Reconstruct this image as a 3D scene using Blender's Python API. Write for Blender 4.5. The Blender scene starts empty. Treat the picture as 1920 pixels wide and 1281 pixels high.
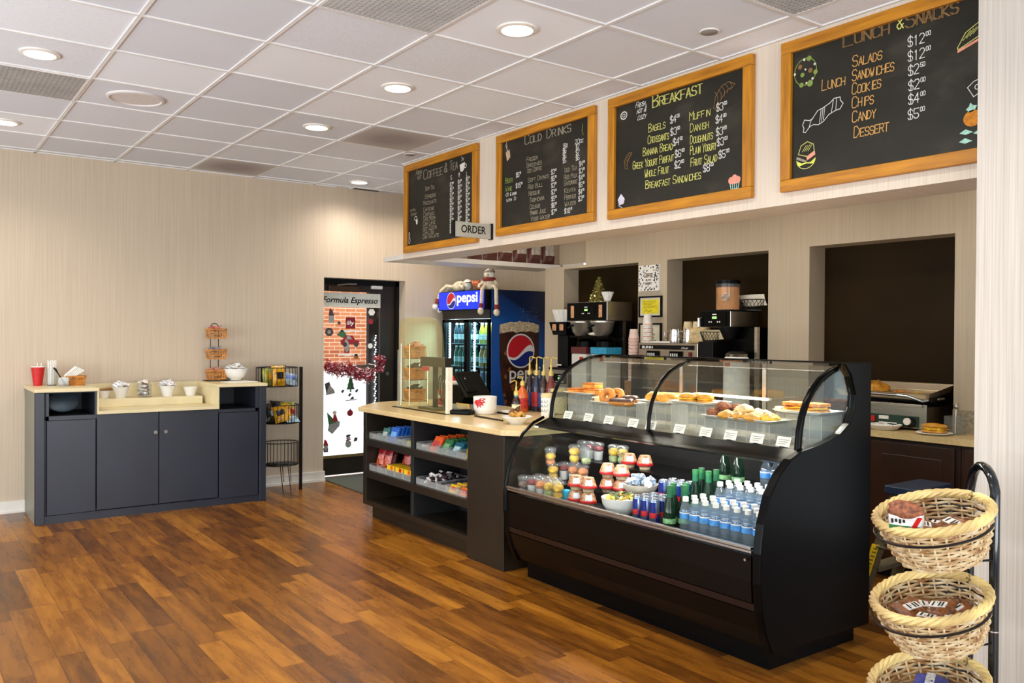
import bpy, math, random
from mathutils import Vector, Matrix
C = bpy.context.scene.collection
S = bpy.context.scene
PI = math.pi
rnd = random.Random(7)

# ------------------------------------------------------------------ camera
cd = bpy.data.cameras.new('camera'); cam = bpy.data.objects.new('camera', cd); C.objects.link(cam)
cd.sensor_width = 36.0; cd.lens = 29.745; cd.clip_start = 0.05; cd.clip_end = 60
_r = Vector((0.80887377, -0.58794819, 0.00633656)); _u = Vector((-0.00060274, 0.00994766, 0.99995034)); _w = Vector((0.58798202, 0.80883742, -0.00769202))
cam.matrix_world = Matrix(((_r.x, _u.x, -_w.x, 0), (_r.y, _u.y, -_w.y, 0), (_r.z, _u.z, -_w.z, 1.4859), (0, 0, 0, 1)))
S.camera = cam
S.cycles.transparent_max_bounces = 32
# ------------------------------------------------------------------ colour management
S.view_settings.view_transform = 'Standard'; S.view_settings.look = 'None'
S.view_settings.exposure = 0.55; S.view_settings.gamma = 1.0; S.view_settings.use_curve_mapping = False
# ------------------------------------------------------------------ world: overcast daylight outside the shop windows
wd = bpy.data.worlds.new('daylight'); S.world = wd; wd.use_nodes = True
bg = wd.node_tree.nodes['Background']; bg.inputs[0].default_value = (0.86, 0.93, 1.0, 1); bg.inputs[1].default_value = 0.9
# ------------------------------------------------------------------ lamps
def area(name, loc, rot, sx, sy, power, col=(1, 1, 1), spread=180):
    l = bpy.data.lights.new(name, 'AREA'); l.shape = 'RECTANGLE'; l.size = sx; l.size_y = sy; l.energy = power; l.color = col
    l.spread = math.radians(spread)
    o = bpy.data.objects.new(name, l); o.location = loc; o.rotation_euler = rot; C.objects.link(o); return o
def spot(name, loc, power, col, ang=120, blend=.9, rad=.06):
    l = bpy.data.lights.new(name, 'SPOT'); l.energy = power; l.color = col; l.spot_size = math.radians(ang); l.spot_blend = blend; l.shadow_soft_size = rad
    o = bpy.data.objects.new(name, l); o.location = loc; C.objects.link(o); return o
DAY = (0.93, 0.97, 1.0); WARM = (1.0, 0.94, 0.86)
area('daylight_from_left_shopfront', (-2.9, 3.6, 1.5), (0, -PI/2, 0), 2.2, 6.5, 95, DAY)
area('ceiling_fill_left', (-2.85, 3.0, .75), (0, -PI/2 - .75, 0), .9, 6.5, 80, (.86, .94, 1.0))  # upward fill lamp added to brighten the ceiling
area('ceiling_fill_rear', (0.6, -2.85, .75), (PI/2 + .75, 0, 0), 6.0, .9, 70, (.86, .94, 1.0))  # second added fill, lifts the ceiling from behind the camera
area('daylight_from_rear_shopfront', (0.6, -2.9, 1.5), (PI/2, 0, 0), 6.0, 2.2, 115, DAY)
TX, TY, TS, ZC = 0.923, 3.644, 0.6096, 2.98       # ceiling grid origin, tile size, ceiling height
LIGHTS = [(0.618, 5.168), (2.447, 3.339), (2.447, 4.558), (2.447, 5.778), (0.618, 6.997), (3.666, 7.607), (0.618, 3.339), (2.447, 2.12), (2.447, 6.997)]
for i, (x, y) in enumerate(LIGHTS):
    if i in (8,): continue
    spot('downlight_beam', (x, y, 2.955), 34 if i == 5 else 52, WARM, 150, 1.0)
for y in (2.3, 3.6, 4.9, 6.1):
    spot('kitchen_downlight_beam', (4.55, y, 2.955), 17, (1.0, 0.86, 0.66), 140, 1.0)
spot('kitchen_downlight_beam', (4.3, 7.5, 2.955), 30, (1.0, 0.9, 0.74), 150, 1.0)

# ------------------------------------------------------------------ materials
def lin(c):
    def f(v):
        v /= 255.0
        return v / 12.92 if v <= .04045 else ((v + .055) / 1.055) ** 2.4
    return (f(c[0]), f(c[1]), f(c[2]), 1)
class NT:
    def __init__(s, name):
        s.m = bpy.data.materials.new(name); s.m.use_nodes = True; s.t = s.m.node_tree
        s.b = s.t.nodes['Principled BSDF']; s.out = s.t.nodes['Material Output']
    def n(s, typ, **k):
        nd = s.t.nodes.new(typ)
        for a, v in k.items():
            if a.startswith('i_'):
                key = a[2:]; key = int(key) if key.isdigit() else key.replace('_', ' ')
                nd.inputs[key].default_value = v
            else: setattr(nd, a, v)
        return nd
    def l(s, a, b): s.t.links.new(a, b)
    def math(s, op, a, b=None):
        nd = s.n('ShaderNodeMath', operation=op)
        for i, q in enumerate((a, b)):
            if q is None: continue
            if isinstance(q, (int, float)): nd.inputs[i].default_value = q
            else: s.l(q, nd.inputs[i])
        return nd.outputs[0]
    def ramp(s, fac, stops):
        nd = s.n('ShaderNodeValToRGB'); e = nd.color_ramp.elements
        while len(e) < len(stops): e.new(.5)
        for q, (p, c) in zip(e, stops): q.position = p; q.color = lin(c)
        s.l(fac, nd.inputs[0]); return nd.outputs[0]
    def coord(s, scale=(1, 1, 1)):
        tc = s.n('ShaderNodeTexCoord'); mp = s.n('ShaderNodeMapping'); mp.inputs['Scale'].default_value = scale
        s.l(tc.outputs['Object'], mp.inputs[0]); return mp.outputs[0]
    def noise(s, vec, scale=5, detail=3, rough=.5):
        nd = s.n('ShaderNodeTexNoise'); nd.inputs['Scale'].default_value = scale; nd.inputs['Detail'].default_value = detail; nd.inputs['Roughness'].default_value = rough
        s.l(vec, nd.inputs['Vector']); return nd.outputs['Fac']
    def bump(s, h, strength=.2, dist=.01):
        nd = s.n('ShaderNodeBump'); nd.inputs['Strength'].default_value = strength; nd.inputs['Distance'].default_value = dist
        s.l(h, nd.inputs['Height']); s.l(nd.outputs[0], s.b.inputs['Normal'])
MATS = {}
def mat(name, col, rough=.5, metal=0, var=0, scale=30, bump=0, stretch=(1, 1, 1), emit=0, spec=.5, coat=0, sub=0):
    """principled material with a procedural tint variation and optional bump"""
    if name in MATS: return MATS[name]
    k = NT(name); b = k.b
    b.inputs['Base Color'].default_value = lin(col); b.inputs['Roughness'].default_value = rough; b.inputs['Metallic'].default_value = metal
    b.inputs['Specular IOR Level'].default_value = spec; b.inputs['Coat Weight'].default_value = coat
    if var or bump:
        f = k.noise(k.coord(stretch), scale, 4)
        if var:
            lo = tuple(max(0, c * (1 - var)) for c in col); hi = tuple(min(255, c * (1 + var)) for c in col)
            k.l(k.ramp(f, [(.3, lo), (.7, hi)]), b.inputs['Base Color'])
        if bump: k.bump(f, bump, .004)
    if emit:
        b.inputs['Emission Color'].default_value = lin(col); b.inputs['Emission Strength'].default_value = emit
    MATS[name] = k.m; return k.m
def clear(name, tint=(250, 252, 252), refl=.06, rough=.02, haze=0.0, hazecol=(235, 235, 232), gz=.42):
    """thin clear plastic or glass: transmits with a tint, reflects by Fresnel, slight haze"""
    if name in MATS: return MATS[name]
    k = NT(name); k.t.nodes.remove(k.b)
    tr = k.n('ShaderNodeBsdfTransparent'); tr.inputs[0].default_value = lin(tint)
    gl = k.n('ShaderNodeBsdfGlossy'); gl.inputs['Roughness'].default_value = rough
    fr = k.n('ShaderNodeLayerWeight'); fr.inputs['Blend'].default_value = .5
    p5 = k.math('POWER', fr.outputs['Facing'], 4.0)
    f3 = k.n('ShaderNodeMath', operation='ADD'); k.l(k.math('MULTIPLY', p5, gz), f3.inputs[0]); f3.inputs[1].default_value = refl
    mx = k.n('ShaderNodeMixShader'); k.l(f3.outputs[0], mx.inputs[0]); k.l(tr.outputs[0], mx.inputs[1]); k.l(gl.outputs[0], mx.inputs[2])
    last = mx
    if haze:
        df = k.n('ShaderNodeBsdfDiffuse'); df.inputs[0].default_value = lin(hazecol)
        m2 = k.n('ShaderNodeMixShader'); m2.inputs[0].default_value = haze; k.l(mx.outputs[0], m2.inputs[1]); k.l(df.outputs[0], m2.inputs[2]); last = m2
    k.l(last.outputs[0], k.out.inputs[0]); MATS[name] = k.m; return k.m

def floor_mat():
    k = NT('floor_planks'); b = k.b
    tc = k.n('ShaderNodeTexCoord'); sp = k.n('ShaderNodeSeparateXYZ'); k.l(tc.outputs['Object'], sp.inputs[0])
    W, L = .113, .86
    xr = k.math('DIVIDE', k.math('ADD', sp.outputs[0], 9.0 - .439 + .113 * 4), W); row = k.math('FLOOR', xr); fx = k.math('FRACT', xr)
    wn = k.n('ShaderNodeTexWhiteNoise', noise_dimensions='1D'); k.l(row, wn.inputs['W'])
    yr = k.math('ADD', k.math('DIVIDE', sp.outputs[1], L), k.math('MULTIPLY', wn.outputs['Value'], 7.0)); idx = k.math('FLOOR', yr); fy = k.math('FRACT', yr)
    cb = k.n('ShaderNodeCombineXYZ'); k.l(row, cb.inputs[0]); k.l(idx, cb.inputs[1])
    w2 = k.n('ShaderNodeTexWhiteNoise', noise_dimensions='2D'); k.l(cb.outputs[0], w2.inputs['Vector'])
    # grain, shifted per plank
    off = k.n('ShaderNodeCombineXYZ'); k.l(k.math('MULTIPLY', w2.outputs['Value'], 30.0), off.inputs[2])
    mp = k.n('ShaderNodeMapping'); mp.inputs['Scale'].default_value = (11, 1.6, 1); k.l(tc.outputs['Object'], mp.inputs[0])
    ad = k.n('ShaderNodeVectorMath', operation='ADD'); k.l(mp.outputs[0], ad.inputs[0]); k.l(off.outputs[0], ad.inputs[1])
    g1 = k.noise(ad.outputs[0], 1.6, 6, .62)
    mp2 = k.n('ShaderNodeMapping'); mp2.inputs['Scale'].default_value = (60, 3, 1); k.l(tc.outputs['Object'], mp2.inputs[0])
    ad2 = k.n('ShaderNodeVectorMath', operation='ADD'); k.l(mp2.outputs[0], ad2.inputs[0]); k.l(off.outputs[0], ad2.inputs[1])
    g2 = k.noise(ad2.outputs[0], 1.5, 3, .6)
    t = k.math('ADD', k.math('MULTIPLY', w2.outputs['Value'], .37), k.math('ADD', k.math('MULTIPLY', g1, .78), k.math('MULTIPLY', g2, .14)))
    col = k.ramp(t, [(.30, (62, 33, 8)), (.52, (98, 56, 13)), (.72, (132, 80, 20)), (.92, (164, 106, 32))])
    # seams
    sx = k.math('LESS_THAN', fx, .018); sy = k.math('LESS_THAN', fy, .0028); sm = k.math('MAXIMUM', sx, sy)
    mx = k.n('ShaderNodeMix', data_type='RGBA'); k.l(k.math('MULTIPLY', sm, .75), mx.inputs[0]); k.l(col, mx.inputs[6]); mx.inputs[7].default_value = lin((40, 18, 6))
    k.l(mx.outputs[2], b.inputs['Base Color'])
    k.l(k.math('ADD', k.math('MULTIPLY', g1, .16), .20), b.inputs['Roughness'])
    b.inputs['Specular IOR Level'].default_value = .38
    k.bump(k.math('SUBTRACT', k.math('MULTIPLY', g2, .3), sm), .25, .0015)
    return k.m
def wallpaper(name, col, axis, var=.035):
    k = NT(name); sc = [1, 1, 1]; sc[axis] = 90; sc[2] = .9; sc[1 - axis] = 1
    f = k.noise(k.coord(sc), 1.4, 4, .6)
    sc2 = [1, 1, 1]; sc2[axis] = 320; sc2[2] = 1.5
    f2 = k.noise(k.coord(sc2), 1.0, 2, .6)
    t = k.math('ADD', k.math('MULTIPLY', f, .6), k.math('MULTIPLY', f2, .4))
    lo = tuple(c * (1 - var * 1.5) for c in col); hi = tuple(min(255, c * (1 + var)) for c in col)
    k.l(k.ramp(t, [(.35, lo), (.65, hi)]), k.b.inputs['Base Color']); k.b.inputs['Roughness'].default_value = .55
    k.b.inputs['Specular IOR Level'].default_value = .25
    k.bump(f2, .12, .002); return k.m
def ceiling_mat():
    k = NT('ceiling_tiles'); tc = k.n('ShaderNodeTexCoord'); sp = k.n('ShaderNodeSeparateXYZ'); k.l(tc.outputs['Object'], sp.inputs[0])
    ix = k.math('FLOOR', k.math('DIVIDE', k.math('SUBTRACT', sp.outputs[0], TX - 6.096), TS)); iy = k.math('FLOOR', k.math('DIVIDE', k.math('SUBTRACT', sp.outputs[1], TY - 6.096), TS))
    cb = k.n('ShaderNodeCombineXYZ'); k.l(ix, cb.inputs[0]); k.l(iy, cb.inputs[1])
    w2 = k.n('ShaderNodeTexWhiteNoise', noise_dimensions='2D'); k.l(cb.outputs[0], w2.inputs['Vector'])
    f = k.noise(k.coord((1, 1, 1)), 120, 2)
    t = k.math('ADD', k.math('MULTIPLY', w2.outputs['Value'], .8), k.math('MULTIPLY', f, .2))
    k.l(k.ramp(t, [(.1, (208, 212, 220)), (.62, (217, 220, 227)), (.72, (232, 236, 242)), (.9, (236, 239, 244))]), k.b.inputs['Base Color'])
    k.b.inputs['Roughness'].default_value = .95; k.bump(f, .15, .002); return k.m
def wood(name, c0, c1, axis, rough=.4, sc=1.0):
    k = NT(name); s = [26 * sc] * 3; s[axis] = 2.2 * sc
    f = k.noise(k.coord(s), 1.2, 5, .65)
    k.l(k.ramp(f, [(.3, c0), (.7, c1)]), k.b.inputs['Base Color']); k.b.inputs['Roughness'].default_value = rough; return k.m
def chalkboard():
    k = NT('chalkboard'); f = k.noise(k.coord((1, 1.2, 2.2)), 1.7, 5, .6)
    k.l(k.ramp(f, [(.36, (30, 28, 20)), (.54, (38, 35, 26)), (.72, (64, 60, 48))]), k.b.inputs['Base Color']); k.b.inputs['Roughness'].default_value = .5
    k.b.inputs['Specular IOR Level'].default_value = .3; return k.m
def quartz():
    k = NT('quartz'); f = k.noise(k.coord(), 55, 4, .7); f2 = k.noise(k.coord(), 6, 3)
    k.l(k.ramp(k.math('ADD', k.math('MULTIPLY', f, .6), k.math('MULTIPLY', f2, .4)), [(.35, (198, 170, 118)), (.55, (214, 188, 136)), (.7, (224, 203, 156))]), k.b.inputs['Base Color'])
    k.b.inputs['Roughness'].default_value = .28; return k.m
def brick():
    k = NT('brickwork'); tc = k.n('ShaderNodeTexCoord'); sp = k.n('ShaderNodeSeparateXYZ'); k.l(tc.outputs['Object'], sp.inputs[0])
    cb = k.n('ShaderNodeCombineXYZ'); k.l(sp.outputs[0], cb.inputs[0]); k.l(sp.outputs[2], cb.inputs[1])
    bt = k.n('ShaderNodeTexBrick'); k.l(cb.outputs[0], bt.inputs['Vector'])
    bt.inputs['Scale'].default_value = 1; bt.inputs['Brick Width'].default_value = .21; bt.inputs['Row Height'].default_value = .07; bt.inputs['Mortar Size'].default_value = .006
    bt.inputs['Color1'].default_value = lin((168, 84, 50)); bt.inputs['Color2'].default_value = lin((202, 122, 78)); bt.inputs['Mortar'].default_value = lin((222, 190, 165))
    k.l(bt.outputs['Color'], k.b.inputs['Base Color']); k.b.inputs['Roughness'].default_value = .85; return k.m

M_FLOOR = floor_mat(); M_WALLB = wallpaper('wallpaper_back', (198, 181, 159), 0); M_WALLK = wallpaper('wallpaper_kitchen', (192, 175, 151), 1); M_PIER = wallpaper('wallpaper_pier', (202, 193, 182), 1, .055)
M_HEAD = wallpaper('wallpaper_header', (216, 202, 184), 1)
M_CEIL = ceiling_mat(); M_GRID = mat('ceiling_grid', (226, 224, 222), .6, var=.02, scale=9)
M_TRIM = mat('white_trim', (228, 222, 212), .4, var=.03, scale=6)
M_FRAME = wood('frame_oak_y', (150, 91, 5), (206, 138, 17), 1); M_FRAMEZ = wood('frame_oak_z', (150, 91, 5), (206, 138, 17), 2)
M_CHALK = chalkboard(); M_QUARTZ = quartz(); M_BRICK = brick()
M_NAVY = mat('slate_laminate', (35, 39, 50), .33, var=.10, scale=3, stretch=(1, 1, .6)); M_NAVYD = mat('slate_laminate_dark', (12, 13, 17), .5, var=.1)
M_DARK = mat('espresso_laminate', (31, 24, 15), .38, var=.12, scale=4); M_SHELFIN = mat('shelf_inside', (26, 26, 27), .5, var=.1, scale=4)
M_BLACK = mat('black_gloss', (4, 4, 4), .25, var=.2, scale=5, spec=.10); M_BLACKM = mat('black_matte', (8, 8, 8), .5, var=.2, scale=20, spec=.2)
M_BROWN = mat('espresso_brown', (46, 23, 9), .38, var=.15, scale=3, stretch=(1, 1, .2))
M_NICHE = mat('niche_panel', (40, 27, 8), .55, var=.12, scale=2, spec=.08)
M_STEEL = mat('brushed_steel', (176, 170, 160), .28, 1, var=.06, scale=8, stretch=(1, 1, 30)); M_CHROME = mat('chrome', (215, 215, 215), .12, 1, var=.02)
M_IRON = mat('black_iron', (22, 18, 17), .4, .4, var=.2); M_TUBE = mat('blue_black_tube', (10, 18, 24), .15, .2, var=.2, coat=.5)
M_WHITE = mat('white_ceramic', (232, 230, 224), .2, var=.02, scale=4); M_PAPER = mat('white_paper', (236, 233, 226), .7, var=.03, scale=30)
M_CREAM = mat('cream_laminate', (218, 203, 160), .4, var=.04, scale=5)
M_GLASS = clear('pane_glass', (240, 245, 244), .035); M_DOME = clear('dome_glass', (248, 249, 247), .009, .03, gz=.8); M_ACRYL = clear('acrylic', (246, 247, 246), .02, .05, .15, (232, 232, 228), gz=.25); M_CUPC = clear('clear_cup', (246, 248, 248), .035, .06, .045, gz=.3)
M_AMBER = clear('amber_acrylic', (252, 249, 229), .025, .03, .03, (236, 230, 180), gz=.3)
M_PET = clear('pet_bottle', (228, 238, 243), .08, .08, .085, (210, 226, 235), gz=.6); M_GREENB = clear('green_bottle', (24, 120, 76), .06, .04, .35, (10, 62, 36))
M_RED = mat('red_gloss', (190, 24, 26), .35, var=.06); M_YEL = mat('yellow', (235, 190, 30), .45, var=.08); M_BLUE = mat('blue', (30, 90, 190), .4, var=.08); M_GREEN = mat('green', (40, 110, 60), .5, var=.12)
M_ORANGE = mat('orange', (224, 98, 20), .4, var=.1); M_TEAL = mat('teal', (60, 140, 150), .4, var=.1); M_PURP = mat('dark_wrapper', (52, 28, 40), .35, var=.3, scale=60)
M_LED = mat('led_strip', (225, 246, 255), .4, emit=14); M_LAMP = mat('lamp_lens', (255, 246, 232), .4, emit=7)
M_CHW = mat('chalk_white', (214, 212, 204), .9, var=.12, scale=150); M_CHY = mat('chalk_yellow', (206, 204, 112), .9, var=.12, scale=150); M_CHO = mat('chalk_orange', (198, 150, 84), .9, var=.12, scale=150); M_CHP = mat('chalk_pink', (226, 150, 128), .9, var=.1, scale=150); M_CHG = mat('chalk_green', (128, 148, 70), .9, var=.1, scale=150); M_CHM = mat('chalk_mint', (170, 214, 196), .9, var=.1, scale=150); M_CHD = mat('chalk_dim', (150, 140, 120), .9, var=.12, scale=150); M_CHB = mat('chalk_brown', (132, 100, 58), .9, var=.12, scale=150)
M_WICK = mat('wicker_honey', (196, 132, 62), .55, var=.28, scale=14); M_WICKP = mat('wicker_pale', (222, 200, 160), .6, var=.14, scale=7); M_WICKB = mat('wicker_brown', (150, 98, 56), .6, var=.3, scale=9)
# ------------------------------------------------------------------ mesh helpers
class Fr:
    """a flat frame: origin, right, up, outward normal"""
    def __init__(s, O, u, v, n): s.O, s.u, s.v, s.n = Vector(O), Vector(u), Vector(v), Vector(n)
    def p(s, a, b, c=0): return s.O + s.u * a + s.v * b + s.n * c
def FX(x, y, z): return Fr((x, y, z), (0, -1, 0), (0, 0, 1), (-1, 0, 0))    # faces -X
def FY(x, y, z): return Fr((x, y, z), (1, 0, 0), (0, 0, 1), (0, -1, 0))     # faces -Y
def FZ(x, y, z): return Fr((x, y, z), (0, -1, 0), (1, 0, 0), (0, 0, 1))     # faces up, read from the -X side
class MB:
    def __init__(s): s.v = []; s.f = []; s.mi = []; s.sm = []; s.m = 0; s.T = None; s.k = 0
    def add(s, vs, fs, smooth=False):
        o = len(s.v)
        if s.T is not None: vs = [s.T @ Vector(q) for q in vs]
        s.v.extend(tuple(q) for q in vs)
        for f in fs: s.f.append([i + o for i in f]); s.mi.append(s.m); s.sm.append(smooth)
        return s
    def box(s, x0, y0, z0, x1, y1, z1):
        x0, x1 = min(x0, x1), max(x0, x1); y0, y1 = min(y0, y1), max(y0, y1); z0, z1 = min(z0, z1), max(z0, z1)
        return s.add([(x0, y0, z0), (x1, y0, z0), (x1, y1, z0), (x0, y1, z0), (x0, y0, z1), (x1, y0, z1), (x1, y1, z1), (x0, y1, z1)],
                     [(0, 3, 2, 1), (4, 5, 6, 7), (0, 1, 5, 4), (1, 2, 6, 5), (2, 3, 7, 6), (3, 0, 4, 7)])
    def openbox(s, x0, y0, x1, y1, t, h0, h1=None, hs=None):
        h1 = h1 or h0; hs = hs or h0
        s.box(x0 + t, y0 + t, 0, x1 - t, y1 - t, t); s.box(x0, y0, 0, x0 + t, y1, h0); s.box(x1 - t, y0, 0, x1, y1, h1)
        return s.box(x0 + t, y0, 0, x1 - t, y0 + t, hs).box(x0 + t, y1 - t, 0, x1 - t, y1, hs)
    def cbox(s, c, d): return s.box(c[0] - d[0] / 2, c[1] - d[1] / 2, c[2] - d[2] / 2, c[0] + d[0] / 2, c[1] + d[1] / 2, c[2] + d[2] / 2)
    def prism(s, pts, fn, a, b):
        """pts: 2-D outline; fn(p, t) -> 3-D point at depth t"""
        n = len(pts)
        vs = [fn(p, a) for p in pts] + [fn(p, b) for p in pts]
        return s.add(vs, [tuple(range(n))[::-1], tuple(range(n, 2 * n))] + [(i, (i + 1) % n, n + (i + 1) % n, n + i) for i in range(n)])
    def prism_y(s, pts, y0, y1): return s.prism(pts, lambda p, t: (p[0], t, p[1]), y0, y1)
    def flat(s, fr, pts, c0=0.0, c1=.001): return s.prism(pts, lambda p, t: fr.p(p[0], p[1], t), c0, c1)
    def rect(s, fr, a0, b0, a1, b1, c0=0.0, c1=.001): return s.flat(fr, [(a0, b0), (a1, b0), (a1, b1), (a0, b1)], c0, c1)
    def disc(s, fr, a, b, r, c0=0.0, c1=.001, n=20, r2=None, a0=0, a1=2 * PI):
        r2 = r2 or r; full = abs(a1 - a0 - 2 * PI) < 1e-6
        return s.flat(fr, [(a + r * math.cos(a0 + (a1 - a0) * i / (n if full else n - 1)), b + r2 * math.sin(a0 + (a1 - a0) * i / (n if full else n - 1))) for i in range(n)], c0, c1)
    def stroke(s, fr, pts, w=.006, c=.001, closed=False):
        if closed: pts = list(pts) + [pts[0]]
        for (ax, ay), (bx, by) in zip(pts, pts[1:]):
            dx, dy = bx - ax, by - ay; L = math.hypot(dx, dy)
            if L < 1e-6: continue
            dx, dy = dx / L * w / 2, dy / L * w / 2
            q = [(ax - dx - dy, ay - dy + dx), (ax - dx + dy, ay - dy - dx), (bx + dx + dy, by + dy - dx), (bx + dx - dy, by + dy + dx)]
            s.k = (s.k + 1) % 23; s.add([fr.p(x, y, c + s.k * .00004) for x, y in q], [(0, 1, 2, 3)])
        return s
    def ell(s, fr, a, b, r, r2=None, w=.006, n=18, a0=0, a1=2 * PI, c=.001):
        r2 = r2 or r
        return s.stroke(fr, [(a + r * math.cos(a0 + (a1 - a0) * i / n), b + r2 * math.sin(a0 + (a1 - a0) * i / n)) for i in range(n + 1)], w, c)
    def rings(s, rings, caps=True, smooth=True, closed=False):
        n = len(rings[0]); vs = [p for r in rings for p in r]; fs = []; m = len(rings)
        for i in range(m if closed else m - 1):
            a, b = i * n, ((i + 1) % m) * n
            for j in range(n): fs.append((a + j, a + (j + 1) % n, b + (j + 1) % n, b + j))
        s.add(vs, fs, smooth)
        if caps and not closed:
            o = len(s.v)
            s.add(rings[0], [tuple(range(n))[::-1]]); s.add(rings[-1], [tuple(range(n))])
        return s
    def tube(s, pts, r, n=8, closed=False, caps=True):
        P = [Vector(p) for p in pts]; m = len(P); R = []; prev = None
        for i in range(m):
            if closed: t = P[(i + 1) % m] - P[i - 1]
            else: t = P[min(i + 1, m - 1)] - P[max(i - 1, 0)]
            if t.length < 1e-9: t = Vector((0, 0, 1))
            t.normalize()
            if prev is None:
                a = Vector((0, 0, 1)) if abs(t.z) < .9 else Vector((1, 0, 0)); prev = (a - t * a.dot(t)).normalized()
            else:
                prev = prev - t * prev.dot(t); prev = prev.normalized() if prev.length > 1e-6 else t.orthogonal().normalized()
            q = t.cross(prev); rr = r[i] if isinstance(r, (list, tuple)) else r
            R.append([P[i] + (prev * math.cos(2 * PI * k / n) + q * math.sin(2 * PI * k / n)) * rr for k in range(n)])
        return s.rings(R, caps, True, closed)
    def lathe(s, prof, n=24, c=(0, 0, 0), caps=True, sx=1, sy=1):
        R = [[(c[0] + r * sx * math.cos(2 * PI * k / n), c[1] + r * sy * math.sin(2 * PI * k / n), c[2] + z) for k in range(n)] for r, z in prof]
        return s.rings(R, caps)
    def cyl(s, c, r, z0, z1, n=20, r1=None): return s.lathe([(r, z0), (r if r1 is None else r1, z1)], n, c)
    def blob(s, c, rx, ry, rz, seed=0, amp=.0, nu=14, nv=9, flat=0.0):
        rn = random.Random(seed); ph = [(rn.uniform(0, 6), rn.uniform(1.5, 4.5), rn.uniform(1.5, 4.5)) for _ in range(4)]; R = []
        for i in range(nv + 1):
            th = PI * (i + .02) / (nv + .04); row = []
            for k in range(nu):
                f = 2 * PI * k / nu; x, y, z = math.sin(th) * math.cos(f), math.sin(th) * math.sin(f), -math.cos(th)
                d = 1 + amp * sum(math.sin(p + a * 2 * x + b * 2 * y + (a + b) * z) for p, a, b in ph) / 2
                zz = z if z > 0 or not flat else z * (1 - flat)
                row.append((c[0] + rx * x * d, c[1] + ry * y * d, c[2] + rz * zz * d))
            R.append(row)
        return s.rings(R)
    def torus(s, c, R, r, n=24, m=10, sz=1.0):
        return s.rings([[(c[0] + (R + r * math.cos(2 * PI * j / m)) * math.cos(2 * PI * i / n), c[1] + (R + r * math.cos(2 * PI * j / m)) * math.sin(2 * PI * i / n), c[2] + r * sz * math.sin(2 * PI * j / m)) for j in range(m)] for i in range(n)], closed=True)
    def text(s, fr, txt, size, a=0, b=0, shear=0, weight=0, depth=.001, c=0.0, width=None, align='LEFT'):
        cu = bpy.data.curves.new('t', 'FONT'); cu.body = txt; cu.size = size; cu.shear = shear; cu.offset = weight; cu.align_x = align; cu.resolution_u = 3
        cu.extrude = depth / 2; o = bpy.data.objects.new('t', cu); C.objects.link(o)
        me = bpy.data.meshes.new_from_object(o.evaluated_get(bpy.context.evaluated_depsgraph_get()))
        xs = [v.co.x for v in me.vertices] or [0]; k = 1 if width is None else width / max(1e-6, max(xs) - min(xs)); x0 = min(xs) if width else 0
        s.add([fr.p(a + (v.co.x - x0) * k, b + v.co.y, c + depth / 2 + v.co.z) for v in me.vertices], [tuple(p.vertices) for p in me.polygons])
        bpy.data.objects.remove(o); bpy.data.curves.remove(cu); bpy.data.meshes.remove(me); return s
GL = dict(A='002640 1232', B='0006 0636453403 033342413000', C='4536160501103041', D='0006 062644422000', E='46060040 0333', F='460600 0333', G='45361605011030414323', H='0006 4046 0343', I='2026', J='4641301001',
 K='0006 460340', L='060040', M='0006234640', N='00064046', O='103041453616050110', P='00063645443303', Q='103041453616050110 2240', R='00063645443303 2340', S='453616050413334241301001', T='0646 2026', U='060110304146', V='062046',
 W='0610233046', X='0046 0640', Y='062346 2320', Z='06460040')
GL.update({'0': GL['O'], '1': '152620', '2': '05163645440040', '3': '0516364544334241301001', '4': '30360242', '5': '460603334241301001', '6': '4536160501103041423303', '7': '064610', '8': '13040516364544331302011030414233', '9': '0110304145361605041343',
 '$': '453616050413334241301001 2027', '&': '4014152635340201102042', '.': '2021', ',': '2110', '*': '1333 2224', '!': '2026', '-': '1333', "'": '2526'})
def chalk_text(mb, fr, txt, a, b, h, w=None, sw=.0055, c=.0012, slant=0.0, jit=.05, seed=3, width=None, double=False):
    """monoline chalk lettering; lower-case letters become small capitals"""
    rn = random.Random(seed + len(txt)); cw = (w or h * .62); xs = 0; lay = []
    for ch in txt:
        if ch == ' ': xs += cw * .62; continue
        small = ch.islower(); g = GL.get(ch.upper())
        sh = .74 if small else 1.0; k = cw * sh * .8
        if g: lay.append((g, xs, k, h * sh, rn.uniform(-jit, jit) * h))
        xs += (cw * .42 if ch in "I.,!'" or ch == 'i' else cw * sh)
    s = (width / xs) if width else 1.0
    for g, x, k, hh, j in lay:
        for st in g.split(' '):
            pts = [(int(st[i]) / 4 * k, int(st[i + 1]) / 6 * hh + j) for i in range(0, len(st), 2)]
            mb.stroke(fr, [(a + (x + px) * s + py * slant, b + py) for px, py in pts], sw, c)
            if double: mb.stroke(fr, [(a + (x + px) * s + py * slant + h * .085, b + py) for px, py in pts], sw, c)
    return xs * s
def price(mb, fr, p, a, b, h, sw=.005, seed=1):
    w = chalk_text(mb, fr, '$' + p[0], a, b, h, sw=sw, seed=seed)
    if p[1]: chalk_text(mb, fr, p[1], a + w + h * .05, b + h * .62, h * .42, sw=sw * .8, seed=seed)

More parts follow.
